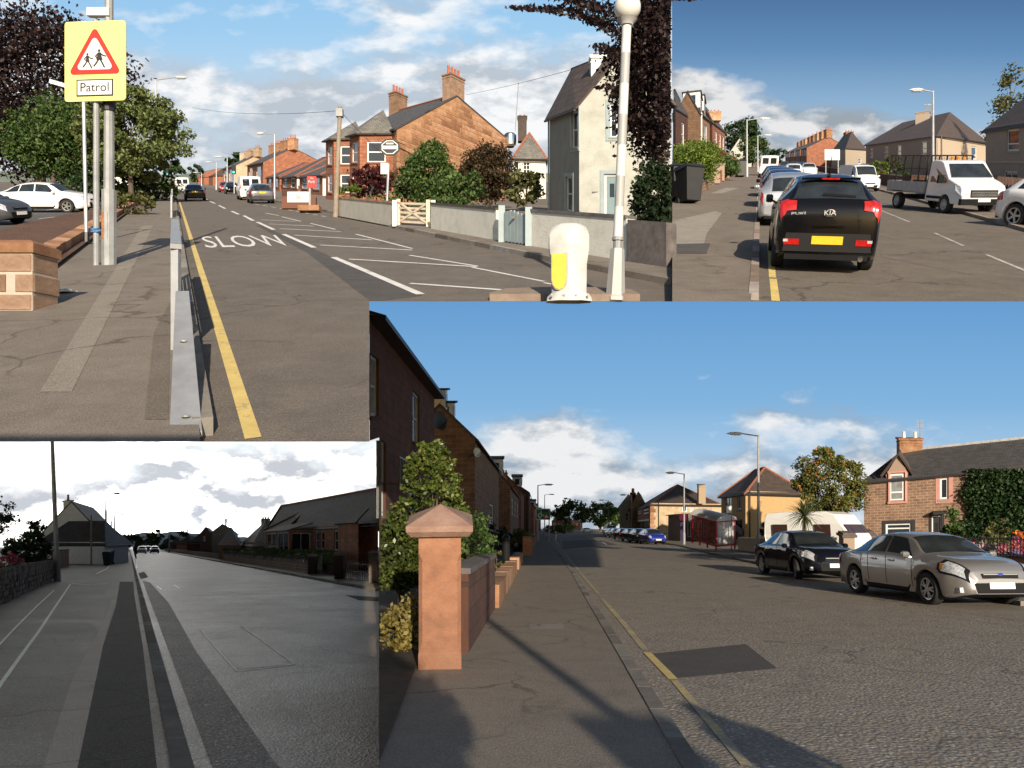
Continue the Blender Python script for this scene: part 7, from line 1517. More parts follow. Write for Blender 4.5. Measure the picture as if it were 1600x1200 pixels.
h5 = left4('tall grey roofed gable at the middle of the terraces', 826, 150, 172, 788, 768, 755, [], M_DSAND)
for k, (px, t0, t1, pb, ep, ap) in enumerate(((834, 190, 225, 806, 790, 778), (838, 235, 280, 815, 795, 783), (845, 290, 350, 822, 800, 790))):
    hh = left4(['brown terraced house behind the roundabout sign', 'farther terraced house above the green sign', 'last terraced house before skyline trees'][k], px, t0, t1, pb, ep, ap, wm=M_RSAND); c = hh['R0'].lerp(hh['R1'], .3); chimney(hh['root'], c, c.z - .4, c.z + 1.2, 1.6, 1, M_SANDB, 3, ang=0, ph=.7); P = S4.at(px - 3, t0 + 6); dormer(hh['root'], Vector((P.x, P.y, S4.z(t0 + 6) + S4.hgt(t0, ep))), 2, 1.5, 3, 0)
for k, (px, t0, w_) in enumerate(((862, 430, 6), (876, 470, 7), (890, 520, 7))): house(S4, 'far_house', ['red far house across the bend with white dormers', 'second far house across the bend', 'third far house across the bend by the trees'][k], [S4.at(px, t0), S4.at(px + w_ * 1200 / t0, t0 + 4), S4.at(px + w_ * 1200 / t0 + 4, t0 + 24), S4.at(px + 3, t0 + 24)], 5.2, 2.8, 'gable', 0, M_RSAND, M_SLATE, {0: [dict(uw=(.15, .35, .55, .85), f=.3), dict(uw=(.6, .8, .55, .85), f=.3)]}, group='far houses across the bend', gut=False)
def dish(P, r, label, d, mat):
    t = thing('satellite_dish', label, 'satellite dish', P); d = Vector(d).normalized(); x = d.orthogonal().normalized(); y = d.cross(x); m = MB(); n = 16; vs_ = [Vector((0, 0, 0)) - d * .12]
    for k in range(n): a = 2 * math.pi * k / n; vs_.append((x * math.cos(a) + y * math.sin(a)) * r)
    m.add(vs_, [(0, 1 + k, 1 + (k + 1) % n) for k in range(n)]); m.build('reflector', mat, t, smooth=True, angle=80); m = MB(); m.tube(-d * .12, -d * .12 + Vector((-.4, .1, -.3)), .025, n=6); m.tube(Vector((0, 0, -r * .8)), d * .45, .015, n=5); m.build('arm', M_BLACKM, t)
P = S4.at(688, 33); dish(Vector((P.x, P.y, (600 - 657) / F * 33)), .42, 'dark satellite dish on corner of the dark sandstone front', (.8, -.6, .2), M_BLACKM); P = S4.at(745.5, 41.5); dish(Vector((P.x, P.y, (600 - 707) / F * 41.5)), .26, 'pale satellite dish on the brown stone gable', (.7, -.7, .2), M_WHITE)
# ------------------------------------------------------------------ left planting
plant(S4, 'holly_bush', 'tall glossy green holly bush behind the sandstone pier', S4.at(672, 13.2), 3.2, (.85, .8, 1.4), foliage('holly_leaves', (.035, .06, .012), (.085, .115, .022), (.20, .22, .06), .2, .35), 9000, .05, cz=1.8, trunk=.05, seed=81, cat='bush', view=4, cs=.2, shape='flame', clumps=150, stems=3)
plant(S4, 'holly_bush', 'lower holly growth spreading left of the sandstone pier', S4.at(625, 13.0), 1.9, (.5, .6, .8), foliage('holly_leaves_two', (.03, .05, .012), (.07, .095, .02), (.16, .18, .05), .2, .35), 4200, .05, cz=1.2, trunk=.04, seed=82, cat='bush', view=4)
plant(S4, 'holly_bush', 'leafy growth right of the pier above the dark wall', S4.at(730, 14.2), 2.0, (.5, .6, .75), L_GREEN, 3600, .05, cz=1.3, trunk=.04, seed=83, cat='bush', view=4)
plant(S4, 'golden_plants', 'golden dry garden plants at the foot of the pier', S4.at(626, 9.6), .75, (.30, .5, .36), L_GRASS, 1500, .045, trunk=.02, seed=84, cat='plants', view=4, limbs=0)
plant(S4, 'lavender', 'grey green flowering clump behind the low wall', S4.at(776, 25), 1.0, (.35, .4, .45), L_OLIVE, 700, .06, trunk=.02, seed=85, cat='plants', view=4, limbs=0)
for k, (px, y, H_, r_, lm, lab) in enumerate(((768, 52, 2.1, 1.3, L_DGREEN, 'dark clipped hedge below the stone gable'), (812, 46, 1.5, .8, L_OLIVE, 'olive shrub beside the brick pier'), (818, 60, 1.6, .9, L_LIME, 'yellow green shrub on garden wall'), (800, 64, 1.9, 1.3, L_DGREEN, 'dark hedge behind the yellow green shrub'), (868, 190, 2.2, 3, L_GREEN, 'hedge along pavement beyond roundabout sign'), (888, 240, 2.4, 3, L_LIME, 'bright hedge at the bend of the road'))):
    plant(S4, 'garden_hedge' if 'hedge' in lab else 'garden_shrub', lab, S4.at(px, y), H_, (r_, r_, H_ * .48), lm, 900, .11 if y < 100 else .3, trunk=.04, seed=90 + k, cat='hedge' if 'hedge' in lab else 'shrub', view=4, group='hedges and shrubs by left pavement', limbs=0)
plant(S4, 'far_tree', 'broad dark tree behind far bend houses', S4.at(890, 420), 16, (12, 8, 7), L_DGREEN, 1800, 1.1, trunk=.5, seed=98, view=4, cz=9.5); plant(S4, 'far_tree', 'rounded green tree right of the road bend', S4.at(938, 250), 10.5, (6, 5, 4.6), L_GREEN, 2600, .5, trunk=.4, seed=99, view=4); plant(S4, 'far_tree', 'dark tree behind the rounded green bend tree', S4.at(962, 300), 10, (5, 4, 4.5), L_DGREEN, 1400, .6, trunk=.4, seed=100, view=4)
# roundabout sign
b = S4.at(848.5, 78, q4); rs = thing('roundabout_sign', 'green roundabout direction sign with red warning triangle on two posts', 'sign', b); zc = S4.hgt(78, 803.5) - q4; bw_, bh_ = 1.5, 1.15
for sx in (-.55, .62): m = MB(); m.tube((sx, .06, 0), (sx, .06, zc + .4), .05, n=8); m.build('post', M_GREYP, rs)
board(rs, (0, 0, zc), bw_, bh_, M_WHITE, 'board', .03, 0, .08); flat(rs, (0, 0, zc), [[(-.68, -.5), (.68, -.5), (.68, .5), (-.68, .5)]], plain('sign_green', (.035, .16, .05), .5, var=.03), 'green_field')
ring = [[(-.32 + r_ * math.cos(R(30 * k)), -.1 + r_ * math.sin(R(30 * k))), (-.32 + r_ * math.cos(R(30 * k + 30)), -.1 + r_ * math.sin(R(30 * k + 30))), (-.32 + .13 * math.cos(R(30 * k + 30)), -.1 + .13 * math.sin(R(30 * k + 30))), (-.32 + .13 * math.cos(R(30 * k)), -.1 + .13 * math.sin(R(30 * k)))] for k in range(12) for r_ in (.23,)]
flat(rs, (0, 0, zc), ring + [[(-.40, -.46), (-.28, -.46), (-.28, -.28), (-.40, -.28)], [(-.30, .08), (-.2, .08), (-.10, .36), (-.2, .36)], [(-.12, -.1), (.1, -.2), (.1, -.1), (-.1, .0)]], M_WHITE, 'roundabout_symbol', 0, -.009)
flat(rs, (.33, 0, zc - .2), [[(-.30, -.20), (.30, -.20), (0, .28)]], M_SRED, 'red_triangle', 0, -.010); flat(rs, (.33, 0, zc - .2), [[(-.19, -.14), (.19, -.14), (0, .16)]], M_WHITE, 'white_triangle', 0, -.014); flat(rs, (.15, 0, zc + .36), [[(-.3, -.08), (.35, -.08), (.35, .08), (-.3, .08)]], M_SBLK, 'black_panel', 0, -.010)
m = MB(); P = S4.at(868, 95, q4); t = thing('white_bollard', 'small white bollard on pavement edge beyond roundabout sign', 'bollard', P); m.lathe([(.12, 0), (.12, .9), (.09, 1.0), (0, 1.03)], n=8); m.build('post', M_WHITE, t); m = MB(); m.lathe([(.125, .7), (.125, .82)], n=8); m.build('band', M_SRED, t)
for k, (px, y, py, ar) in enumerate(((840.5, 90, 758, 10), (851, 150, 773, 7))): lamp_px(S4, px, 0, py, ar, ['street lamp rising behind the roundabout sign', 'farther street lamp over the left pavement bend'][k], y=y, r=.1, head=1.2)
# ------------------------------------------------------------------ right: houses
A0, A3 = S4.at(1640, 42.5), S4.at(1350, 47); dA = A0 - A3; nb = Vector((-dA.y, dA.x, 0)).normalized(); nb = nb if nb.y > 0 else -nb
bv = Vector((8.2, 7.0, 0)); A1, A2 = S4.gp(*(A0 + bv)[:2]), S4.gp(*(A3 + bv)[:2]); evl, evr = S4.hgt(47, 751), S4.hgt(42.5, 724); ev = [evr, evr, evl, evl]
M_PINK = plain('margin_pink', (.48, .23, .19), .8, var=.1); M_BLKS = plain('margin_black', (.02, .02, .022), .6)
ch_ = house(S4, 'stone_cottage', 'rubble stone house with pink window margins and slate roof behind the cars', [A0, A1, A2, A3], ev, 2.1, 'gable', 0, M_BSTONE, M_SLATE, {3: [dict(r=(1391, 741, 1412, 782), k='low', sur=M_PINK, cur=True, f=.10, sw=.2), dict(r=(1468.5, 747, 1482, 780), k='plain', sur=M_PINK, f=.10, sw=.22), dict(r=(1384, 818, 1424, 846), k='top', sur=M_BLKS, f=.10, sw=.2), dict(r=(1456, 806, 1471, 862), k='door', sur=M_BLKS, dm=M_BLKS, sw=.14)]}, over=.25, ridgem=M_LEAD)
hr = ch_['root']
def on4(px, py, d=0.0):
    u, z = wall_pix(A3, A0, px, py); P = A3.lerp(A0, u); return Vector((P.x, P.y, z)) - nb * d
pd = [on4(1384, 742, .03), on4(1419, 740, .03), on4(1403.5, 711, .03)]
m = MB(); m.poly([on4(1386, 752, .02), on4(1417, 750, .02), pd[1], pd[2], pd[0]], th=nb * 2.4); m.build('wallhead_gable', M_BSTONE, hr, world=True)
u_, z_ = wall_pix(A3, A0, 1401.5, 760)
wd_ = MB(); a1, a2, a3, a4 = on4(1391, 782, .05), on4(1412, 781, .05), on4(1412, 740, .05), on4(1391, 741, .05); wd_.poly([a1, a2, a3, a4], th=nb * .03); wo_ = wd_.build('window', M_WIN, hr, world=True)
gl_ = MB()
for f0, f1 in ((.06, .28), (.34, .94)): gl_.poly([a1.lerp(a4, f0).lerp(a2.lerp(a3, f0), .1), a1.lerp(a4, f0).lerp(a2.lerp(a3, f0), .9), a1.lerp(a4, f1).lerp(a2.lerp(a3, f1), .9), a1.lerp(a4, f1).lerp(a2.lerp(a3, f1), .1)], th=nb * -.012)
gl_.build('pane', M_GLASSL, wo_, world=True)
sr = MB()
for (xa, ya), (xb, yb) in (((1388.5, 785), (1388.5, 738)), ((1414.5, 784), (1414.5, 737)), ((1387, 738), (1416, 736)), ((1387, 785.5), (1417, 784))): sr.bar(on4(xa, ya, .04), on4(xb, yb, .04), .2, .12)
sr.build('surround', M_PINK, wo_, world=True)
rf = MB(); tp_ = pd[2] + UP * .1; rr0 = tp_ + nb * 3.0
roof_faces(hr, [[pd[0] - dA.normalized() * -.0 - Vector((.25, -.1, .1)), tp_ - nb * .15, rr0, pd[0] + nb * 2.2 - Vector((.25, -.1, .1))], [pd[1] + Vector((.25, -.1, -.1)), tp_ - nb * .15, rr0, pd[1] + nb * 2.2 + Vector((.25, -.1, -.1))]], M_SLATE, .08, 'dormer_roof')
m = MB(); m.bar(pd[0] - Vector((.3, 0, .05)) - nb * .12, tp_ - nb * .18, .1, .1); m.bar(pd[1] + Vector((.3, 0, -.05)) - nb * .12, tp_ - nb * .18, .1, .1); m.build('bargeboard', M_DSAND, hr, world=True)
c = ch_['R1']; cc = S4.at(1421, 50.5); chimney(hr, cc, (600 - 720) / F * 50.5, (600 - 684) / F * 50.5, 1.35, 1.1, M_SANDB, 2, M_WHITE, ang=-.3, ph=.4)
m = MB(); ca = S4.at(1437.5, 50.5); zz = (600 - 655) / F * 50.5; m.tube((ca.x, ca.y, (600 - 708) / F * 50.5), (ca.x, ca.y, zz), .03, n=5)
for k in range(4): m.bar((ca.x - .25, ca.y, zz - .1 - k * .13), (ca.x + .25, ca.y, zz - .1 - k * .13), .02, .02)
m.build('aerial', M_GALVD, hr, world=True)
m = MB(); g0, g1 = on4(1458, 800, .3), on4(1480, 799, .3); m.bar(g0, g1, .7, .12); m.build('door_canopy', M_BLKS, hr, world=True)
# ivy covering the right of the front
rng = np.random.default_rng(5); n = 15000; iv = thing('ivy', 'dense dark ivy covering the right end of the stone house', 'ivy', on4(1560, 870)); px = rng.uniform(1508, 1700, n); px = np.where(rng.uniform(size=n) < .5, px, 1508 + (px - 1508) * .7); py = rng.uniform(732, 872, n); ev_py = 738 - (px - 1518) * .115
py = np.maximum(py, ev_py - 4 + rng.normal(size=n) * 2); px = px + rng.normal(size=n) * 2 + 5 * np.sin(py * .12)
pts = np.array([tuple(on4(a, b, .08 + abs(c_) * .22)) for a, b, c_ in zip(px, py, rng.normal(size=n))]) - np.array(iv.location); foliage_mesh('leaves', leaves(rng, pts, .11), foliage('leaves_ivy', (.012, .028, .009), (.022, .052, .014), (.04, .08, .022), .12), iv)
m = MB()
for k in range(6): m.tube(on4(1525 + k * 25, 868, .06), on4(1530 + k * 24, 770, .06), .03, .012, 5)
m.build('stem', M_BARK, iv, world=True)
# yellow block
Y0, Y1, Y3 = S4.at(1165, 70), S4.at(1262, 74), S4.at(1127, 80); Y2 = S4.gp(Y1.x + Y3.x - Y0.x, Y1.y + Y3.y - Y0.y + 4); ev = S4.hgt(70, 767)
yb = house(S4, 'yellow_block', 'yellow harled two storey block with brown hipped roof behind bus shelter', [Y0, Y1, Y2, Y3], ev, 2.6, 'hip', .35, M_HARLY, M_TILEB, {3: [dict(r=(1133, 775, 1143, 797), k='pair', f=.14, sm=M_BLKS), dict(r=(1152, 772, 1158, 796), k='pair', f=.14, sm=M_BLKS), dict(r=(1129, 812, 1160, 842), k='shop', f=.12, fm=M_BLKS)]}, cat='flats', ridgem=M_RIDGE)
m = MB(); m.tube(Y0 + Vector((.35, -.1, 0)), Y0 + Vector((.35, -.1, ev)), .07, n=6); m.build('downpipe', M_GUT, yb['root'], world=True)
m = MB(); u0_, z0_ = wall_pix(Y3, Y0, 1129, 810); P0, P1 = Y3.lerp(Y0, .03), Y3.lerp(Y0, .93); nn = Vector((-.7, -.7, 0)); m.hexa([Vector((p.x, p.y, 0)) + nn * d_ + UP * z for z in (z0_ - .1, z0_ + .5) for p, d_ in ((P0, .02), (P1, .02), (P1, .12), (P0, .12))]); m.build('shop_fascia', M_BLKS, yb['root'], world=True)
# cream block with shop
C0, C1, C3 = S4.at(1017, 104), S4.at(1128, 108), S4.at(994, 138); C2 = S4.gp(C1.x + C3.x - C0.x, C1.y + C3.y - C0.y); ev = S4.hgt(104, 786)
cb = house(S4, 'cream_block', 'cream block corner building with red stone front and hipped roof', [C0, C1, C2, C3], ev, 3.2, 'hip', .34, M_CREAMB, M_TILEB, {0: [dict(r=(1066, 788, 1074, 800), k='pair', f=.16), dict(r=(1078, 788, 1084, 800), k='pair', f=.16)], 3: [dict(r=(1005, 790, 1013, 803), f=.2), dict(r=(996, 791, 1001, 803), f=.2), dict(r=(996, 812, 1014, 832), k='shop', f=.2)]}, mats={3: M_RSAND}, ridgem=M_RIDGE, cat='shop building')
c = S4.at(1096, 106); chimney(cb['root'], c, (600 - 786) / F * 106, (600 - 757) / F * 106, .95, .9, M_CREAMB, 0, ang=0)
for k in range(9): block('quoin', M_SANDB, cb['root'], C0 + Vector((.15 + .1 * (k % 2), -.05, .4 + k * .5)), (.5 + .25 * (k % 2), .15, .46))
m = MB(); P = S4.at(1029, 104.3); m.tube(P, P + UP * ev, .07, n=6); m.build('downpipe', M_GUT, cb['root'], world=True)
sp = thing('shop_front', 'small shop with white windows and plum coloured fascia', 'shop', S4.at(1086, 82)); SA, SB = S4.at(1063, 84), S4.at(1112, 80)
facade(sp, SA, SB, 3.0, 3.0, [dict(uw=(.22, .50, .18, .75), k='shop', f=.1, gm=M_GLASS), dict(uw=(.54, .70, .02, .75), k='door', f=.1, dm=M_WHITE), dict(uw=(.73, .97, .18, .75), k='shop', f=.1, gm=M_GLASS)], plain('shop_plum', (.12, .09, .2), .6)); M_PLUM = plain('fascia_plum', (.22, .03, .07), .5)
facade(sp, SB, S4.gp(SB.x + 3, SB.y + 5), 3, 3, [], M_HARLC, 'side_wall', nrm=(1, -.3, 0)); facade(sp, SA, S4.gp(SA.x + .3, SA.y + 8), 3, 3, [], plain('fence_brown_two', (.16, .09, .05), .85), 'side_wall', nrm=(-1, 0, 0))
m = MB(); m.poly([SA + UP * 3, SB + UP * 3, S4.gp(SB.x + 2, SB.y + 8) + UP * 3, S4.gp(SA.x, SA.y + 8) + UP * 3], th=(0, 0, .1)); m.build('flat_roof', M_LEAD, sp, world=True)
e = (SB - SA); m = MB(); o_ = Vector((-.1, -.2, 0)); m.bar(SA + o_ + UP * 2.75, SB + o_ + UP * 2.75, .12, .75); fo = m.build('fascia', M_PLUM, sp, world=True)
m = MB(); m.bar(SA.lerp(SB, .30) + o_ * 1.5 + UP * 2.75, SA.lerp(SB, .52) + o_ * 1.5 + UP * 2.75, .12, .70); m.build('fascia_panel', M_GREYP, fo, world=True)
vs_, fs = text_mb('Cafe', .5); m = MB(); an = math.atan2(e.y, e.x); rt = Matrix.Rotation(an, 3, 'Z'); m.add([SA.lerp(SB, .41) + o_ * 2.1 + UP * 2.75 + rt @ Vector((v.x, -.06, v.y)) for v in vs_], fs); m.build('lettering', M_WHITE, fo, world=True)
# white gable and neighbours
house(S4, 'white_gable_house', 'white gable house with red chimney left of the cream block', [S4.at(968, 150), S4.at(996, 148), S4.at(1000, 170), S4.at(970, 176)], S4.hgt(150, 790), 2.2, 'gable', 0, M_HARLW, M_SLATE, {0: [dict(r=(976, 800, 982, 815), f=.25), dict(r=(986, 800, 992, 815), f=.25)]})
c = S4.at(989, 140); t_ = thing('brick_chimney', 'slim red brick chimney stack between white gable and cream block', 'chimney', S4.at(989, 140)); m = MB(); m.box((0, 0, S4.hgt(140, 770) / 2), (1.0, .9, S4.hgt(140, 770))); m.build('stack', M_RSAND, t_); m = MB(); m.lathe([(.3, 0), (.24, .8)], (0, 0, S4.hgt(140, 770)), 8); m.build('chimney_pot', M_POT, t_)
house(S4, 'low_shop', 'dark slate roofed building between white gable and red stone front', [S4.at(984, 135), S4.at(1010, 134), S4.at(1014, 150), S4.at(990, 152)], S4.hgt(135, 793), 2.8, 'gable', 0, M_CREAMB, M_SLATE, cat='shop building')
# ------------------------------------------------------------------ bus shelter
P = S4.g(1121, 862, q4); P.y += .3; sh = thing('bus_shelter', 'red framed bus shelter with white barrel roof and poster end', 'bus shelter', P); sh.rotation_euler = (0, 0, R(22)); M_SHR = plain('shelter_red', (.55, .025, .045), .45, var=.06)
M_GLP = glassy('shelter_glass', (.34, .16, .13)); W_, Dp, Hs = 1.42, 2.5, 1.80
def LP(x, y, z): return Vector((x, y, z))
for x, y in ((0, 0), (W_, 0), (0, Dp), (W_, Dp), (0, Dp * .36), (0, Dp * .68), (W_, Dp * .5)): m = MB(); m.bar(LP(x, y, 0), LP(x, y, Hs), .075, .075); m.build('post', M_SHR, sh)
for x in (0, W_):
    for z in (Hs, .28): m = MB(); m.bar(LP(x, 0, z), LP(x, Dp, z), .07, .09); m.build('rail', M_SHR, sh)
for y in (0, Dp):
    for z in (Hs, .28): m = MB(); m.bar(LP(0, y, z), LP(W_, y, z), .07, .09); m.build('rail', M_SHR, sh)
for y0_, y1_ in ((.04, Dp * .34), (Dp * .38, Dp * .66), (Dp * .70, Dp - .04)): m = MB(); m.box((0, (y0_ + y1_) / 2, 1.1), (.012, y1_ - y0_, 1.55)); m.build('side_panel', M_GLP, sh); m = MB(); m.bar(LP(0, y0_, 1.0), LP(0, y1_, 1.0), .03, .05); m.build('mid_rail', M_SHR, sh)
m = MB(); m.box((W_, Dp / 2, 1.1), (.012, Dp - .1, 1.6)); m.build('rear_panel', M_GLP, sh)
m = MB(); m.box((W_ / 2, 0, 1.1), (W_ - .12, .05, 1.5)); pn = m.build('poster_case', M_GREYP, sh); flat(sh, (W_ / 2, -.03, 1.1), [[(-.60, -.70), (.60, -.70), (.60, .70), (-.60, .70)]], plain('poster_grey', (.5, .5, .5), .4, var=.5, vs_=2.2), 'poster', parent=pn); flat(sh, (W_ / 2, -.034, 1.1), [[(-.5, .25), (-.1, .25), (-.1, .6), (-.5, .6)], [(.0, .3), (.3, .3), (.3, .62), (.0, .62)], [(-.1, -.0), (.35, -.0), (.35, .22), (-.1, .22)]], M_WHITE, 'notices', parent=pn); flat(sh, (W_ / 2, -.036, 1.1), [[(-.5, .5), (-.15, .5), (-.15, .58), (-.5, .58)], [(.1, -.6), (.5, -.35), (.5, -.25), (.1, -.5)]], plain('poster_peach', (.6, .28, .16), .5), 'poster_print', parent=pn)
vs_ = []; n = 8
for y in (-.15, Dp + .15):
    for k in range(n + 1): a = math.pi * k / n; vs_.append(LP(W_ / 2 - (W_ / 2 + .08) * math.cos(a), y, Hs + .05 + .34 * math.sin(a)))
m = MB(); m.add(vs_, [(k, k + 1, n + 2 + k, n + 1 + k) for k in range(n)] + [tuple(range(n + 1)), tuple(range(2 * n + 1, n, -1))]); m.build('barrel_roof', plain('roof_white_sheet', (.62, .63, .65), .35, var=.08), sh, smooth=True)
m = MB(); m.box((W_ - .25, Dp / 2, .5), (.3, Dp - .5, .05)); m.build('bench', M_GREYP, sh)
m = MB(); m.tube((W_ * .6, -.4, 0), (W_ * .6, -.4, 2.7), .04, n=8); fl_ = m.build('flag_post', M_GALVD, sh); m = MB(); m.box((W_ * .6 - .2, -.4, 2.6), (.38, .03, .45)); m.build('flag', M_WHITE, fl_)
# ------------------------------------------------------------------ gardens on the right
for k, (px, y, h_) in enumerate(((1323, 31, 1.15), (1353, 34, 1.2))): P = S4.at(px, y, q4); t = thing('gate_pier', ['brown stone gate pier with flat cap behind the black saloon', 'brown stone gate pier with pyramid cap by the caravan'][k], 'pier', P); m = MB(); m.box((0, 0, h_ / 2), (.45, .45, h_)); m.build('shaft', M_BSTONE, t); m = MB(); m.box((0, 0, h_ + .05), (.6, .6, .1)); m.poly([(-.25, -.25, h_ + .1), (.25, -.25, h_ + .1), (.25, .25, h_ + .1), (-.25, .25, h_ + .1)], th=(0, 0, .08)); m.build('cap', M_STONEC, t)
w = thing('garden_wall', 'concrete garden wall beside the bus shelter', 'wall', S4.at(1165, 46, q4)); strip_wall(S4, [S4.at(1156, 52, q4), S4.at(1310, 32.5, q4)], .85, .25, M_HARLC, root=w)
wb_ = [S4.at(1370, 33.5, q4), S4.at(1480, 30, q4), S4.at(1690, 24, q4)]; w = thing('brick_wall', 'low red brick wall under the iron railing', 'wall', wb_[1]); strip_wall(S4, wb_, .45, .25, masonry('red_brick', [(.24, .075, .05), (.30, .10, .065)], (.28, .23, .19), .22, .075, .01), root=w, cap=.05, capm=M_STONEC)
ra = thing('iron_railing', 'black iron railing on the low brick wall before flowers', 'railing', wb_[1])
for k in range(70):
    P = wb_[0].lerp(wb_[1], k / 30) if k < 30 else wb_[1].lerp(wb_[2], (k - 30) / 40); m = MB(); m.bar(P + UP * .5, P + UP * 1.18, .022, .022); m.build('bar', M_BLACKM, ra, world=True)
for z in (.56, 1.1): m = MB(); m.bar(wb_[0] + UP * z, wb_[1] + UP * z, .03, .04); m.bar(wb_[1] + UP * z, wb_[2] + UP * z, .03, .04); m.build('rail', M_BLACKM, ra, world=True)
for k, (px, y, lm, H_, lab) in enumerate(((1585, 28.5, L_PINK, 1.25, 'pink flowering bush behind the railing'), (1540, 30, foliage('petals_white', (.5, .42, .44), (.66, .6, .6), (.6, .25, .35)), 1.15, 'white and pink flowers next to the pink bush'), (1612, 30, L_ORANGE, 1.75, 'orange flowering shrub above the pink bush'), (1500, 31.5, L_PINK, 1.1, 'small pink flowers beside the pointed conifer'), (1560, 33, L_OLIVE, 2.1, 'large yellow green shrub under the ivy'), (1520, 29.5, L_GREEN, 1.0, 'green leaves between pink and white flowers'), (1600, 27.5, foliage('petals_violet', (.15, .1, .3), (.3, .2, .45), (.2, .3, .1)), .9, 'violet flowers low behind the railing'))):
    plant(S4, 'flower_bush' if lm not in (L_OLIVE, L_GREEN) else 'garden_shrub', lab, S4.at(px, y), H_, (.75, .5, H_ * .42), lm, 900, .085, trunk=.03, seed=110 + k, cat='shrub', view=4, group='flower border behind the railing', limbs=0)
plant(S4, 'pointed_conifer', 'dense pointed conifer before the stone house door', S4.at(1489, 35), 2.75, (.85, .8, 1.35), L_GREEN, 4200, .085, shape='cone', cz=1.4, trunk=.07, seed=120, view=4, cs=.22, limbs=0)
def berries(t, cl, rng):
    c = cl[rng.integers(0, len(cl), 190)] * 1.0 + rng.normal(size=(190, 3)) * .22; p = (c[:, None, :] + rng.normal(size=(190, 9, 3)) * .045).reshape(-1, 3); foliage_mesh('berries', leaves(rng, p, .055, aspect=1.0), L_BERRY, t)
plant(S4, 'rowan_tree', 'rowan tree covered in orange berries behind the caravan', S4.at(1296, 37), 5.9, (1.85, 1.6, 2.2), foliage('leaves_rowan', (.07, .09, .018), (.13, .145, .035), (.22, .20, .06)), 16000, .075, cz=3.6, trunk=.11, seed=121, view=4, clumps=120, cs=.42, extra=berries)
plant(S4, 'garden_shrub', 'dark purple leaved shrub left of the palm', S4.at(1222, 37), 2.3, (1.1, .8, .9), foliage('leaves_purple_green', (.02, .025, .014), (.04, .045, .022), (.08, .05, .04)), 1500, .12, trunk=.05, seed=122, cat='shrub', view=4)
# cabbage palm
P = S4.at(1256, 30.5); pm = thing('cabbage_palm', 'spiky cabbage palm in front of the caravan', 'palm', P); cz = S4.hgt(30.5, 806); m = MB(); m.tube((0, 0, 0), (.03, 0, cz), .11, .08, 8); m.build('trunk', M_BARK, pm)
rng = np.random.default_rng(7); m = MB()
for k in range(170):
    a = rng.uniform(0, 6.283); el_ = rng.uniform(-.55, 1.35); L = rng.uniform(.65, 1.0); d = Vector((math.cos(a) * math.cos(el_), math.sin(a) * math.cos(el_), math.sin(el_))); s_ = d.cross(UP); s_ = s_.normalized() if s_.length > .01 else Vector((1, 0, 0)); c = Vector((.03, 0, cz)); md = c + d * L * .6; tp = c + d * L - UP * .18 * L
    m.add([c - s_ * .015, c + s_ * .015, md + s_ * .022, tp, md - s_ * .022], [(0, 1, 2, 4), (4, 2, 3)])
m.build('fronds', foliage('palm_fronds', (.05, .075, .025), (.10, .13, .05), (.17, .19, .09)), pm)
# caravan
P = S4.at(1282, 33.6); cv = thing('caravan', 'white touring caravan with sloping front windows parked in a drive', 'caravan', P); cv.rotation_euler = S4.rot((.68, -.73)); M_CV = plain('caravan_white', (.76, .76, .74), .35, var=.04)
pf = [(-2.0, .55), (-2.05, 1.2), (-2.02, 2.05), (-1.9, 2.2), (-1.0, 2.25), (.8, 2.25), (1.25, 2.12), (1.52, 1.72), (1.85, 1.25), (1.95, .9), (1.9, .55)]
m = MB(); n = len(pf); m.add([Vector((x, sg * (1.02 if .6 < z < 2 else .96), z)) for sg in (-1, 1) for x, z in pf], [tuple(range(n)), tuple(range(2 * n - 1, n - 1, -1))] + [(i, (i + 1) % n, n + (i + 1) % n, n + i) for i in range(n)]); bd = m.build('body', M_CV, cv); fixnormals(bd); md_ = bd.modifiers.new('b', 'BEVEL'); md_.width = .07; md_.segments = 3; md_.angle_limit = R(40)
M_CW = plain('caravan_window', (.05, .025, .022), .08, var=.1)
for y0_, y1_ in ((-.92, -.52), (-.47, .47), (.52, .92)): m = MB(); d0 = Vector((.035, 0, .022)); m.hexa([Vector(p) for p in ((1.555, y0_, 1.68), (1.555, y1_, 1.68), (1.80, y1_, 1.33), (1.80, y0_, 1.33))] + [Vector(p) + d0 for p in ((1.555, y0_, 1.68), (1.555, y1_, 1.68), (1.80, y1_, 1.33), (1.80, y0_, 1.33))]); m.build('front_window', M_CW, cv)
for sg in (-1, 1):
    for x0_, x1_ in ((.35, 1.05), (-1.6, -.9)): m = MB(); m.box(((x0_ + x1_) / 2, sg * 1.03, 1.45), (x1_ - x0_, .03, .5)); m.build('side_window', M_CW, cv)
    m = MB(); m.box((-.2, sg * 1.025, .85), (3.6, .02, .05)); m.build('trim_strip', M_GREYP, cv); tb = MB(); tb.lathe([(.1, -.08), (.3, -.08), (.3, .08), (.1, .08)], (-.15, sg * .9, .3), 16, axis='y'); tb.build('wheel', M_TYRE, cv)
m = MB(); m.bar((1.85, -.6, .5), (3.0, 0, .45), .06, .08); m.bar((1.85, .6, .5), (3.0, 0, .45), .06, .08); m.build('drawbar', M_GALVD, cv); m = MB(); m.tube((2.85, 0, 0), (2.85, 0, .5), .03, n=6); m.build('jockey_wheel', M_GALVD, cv)
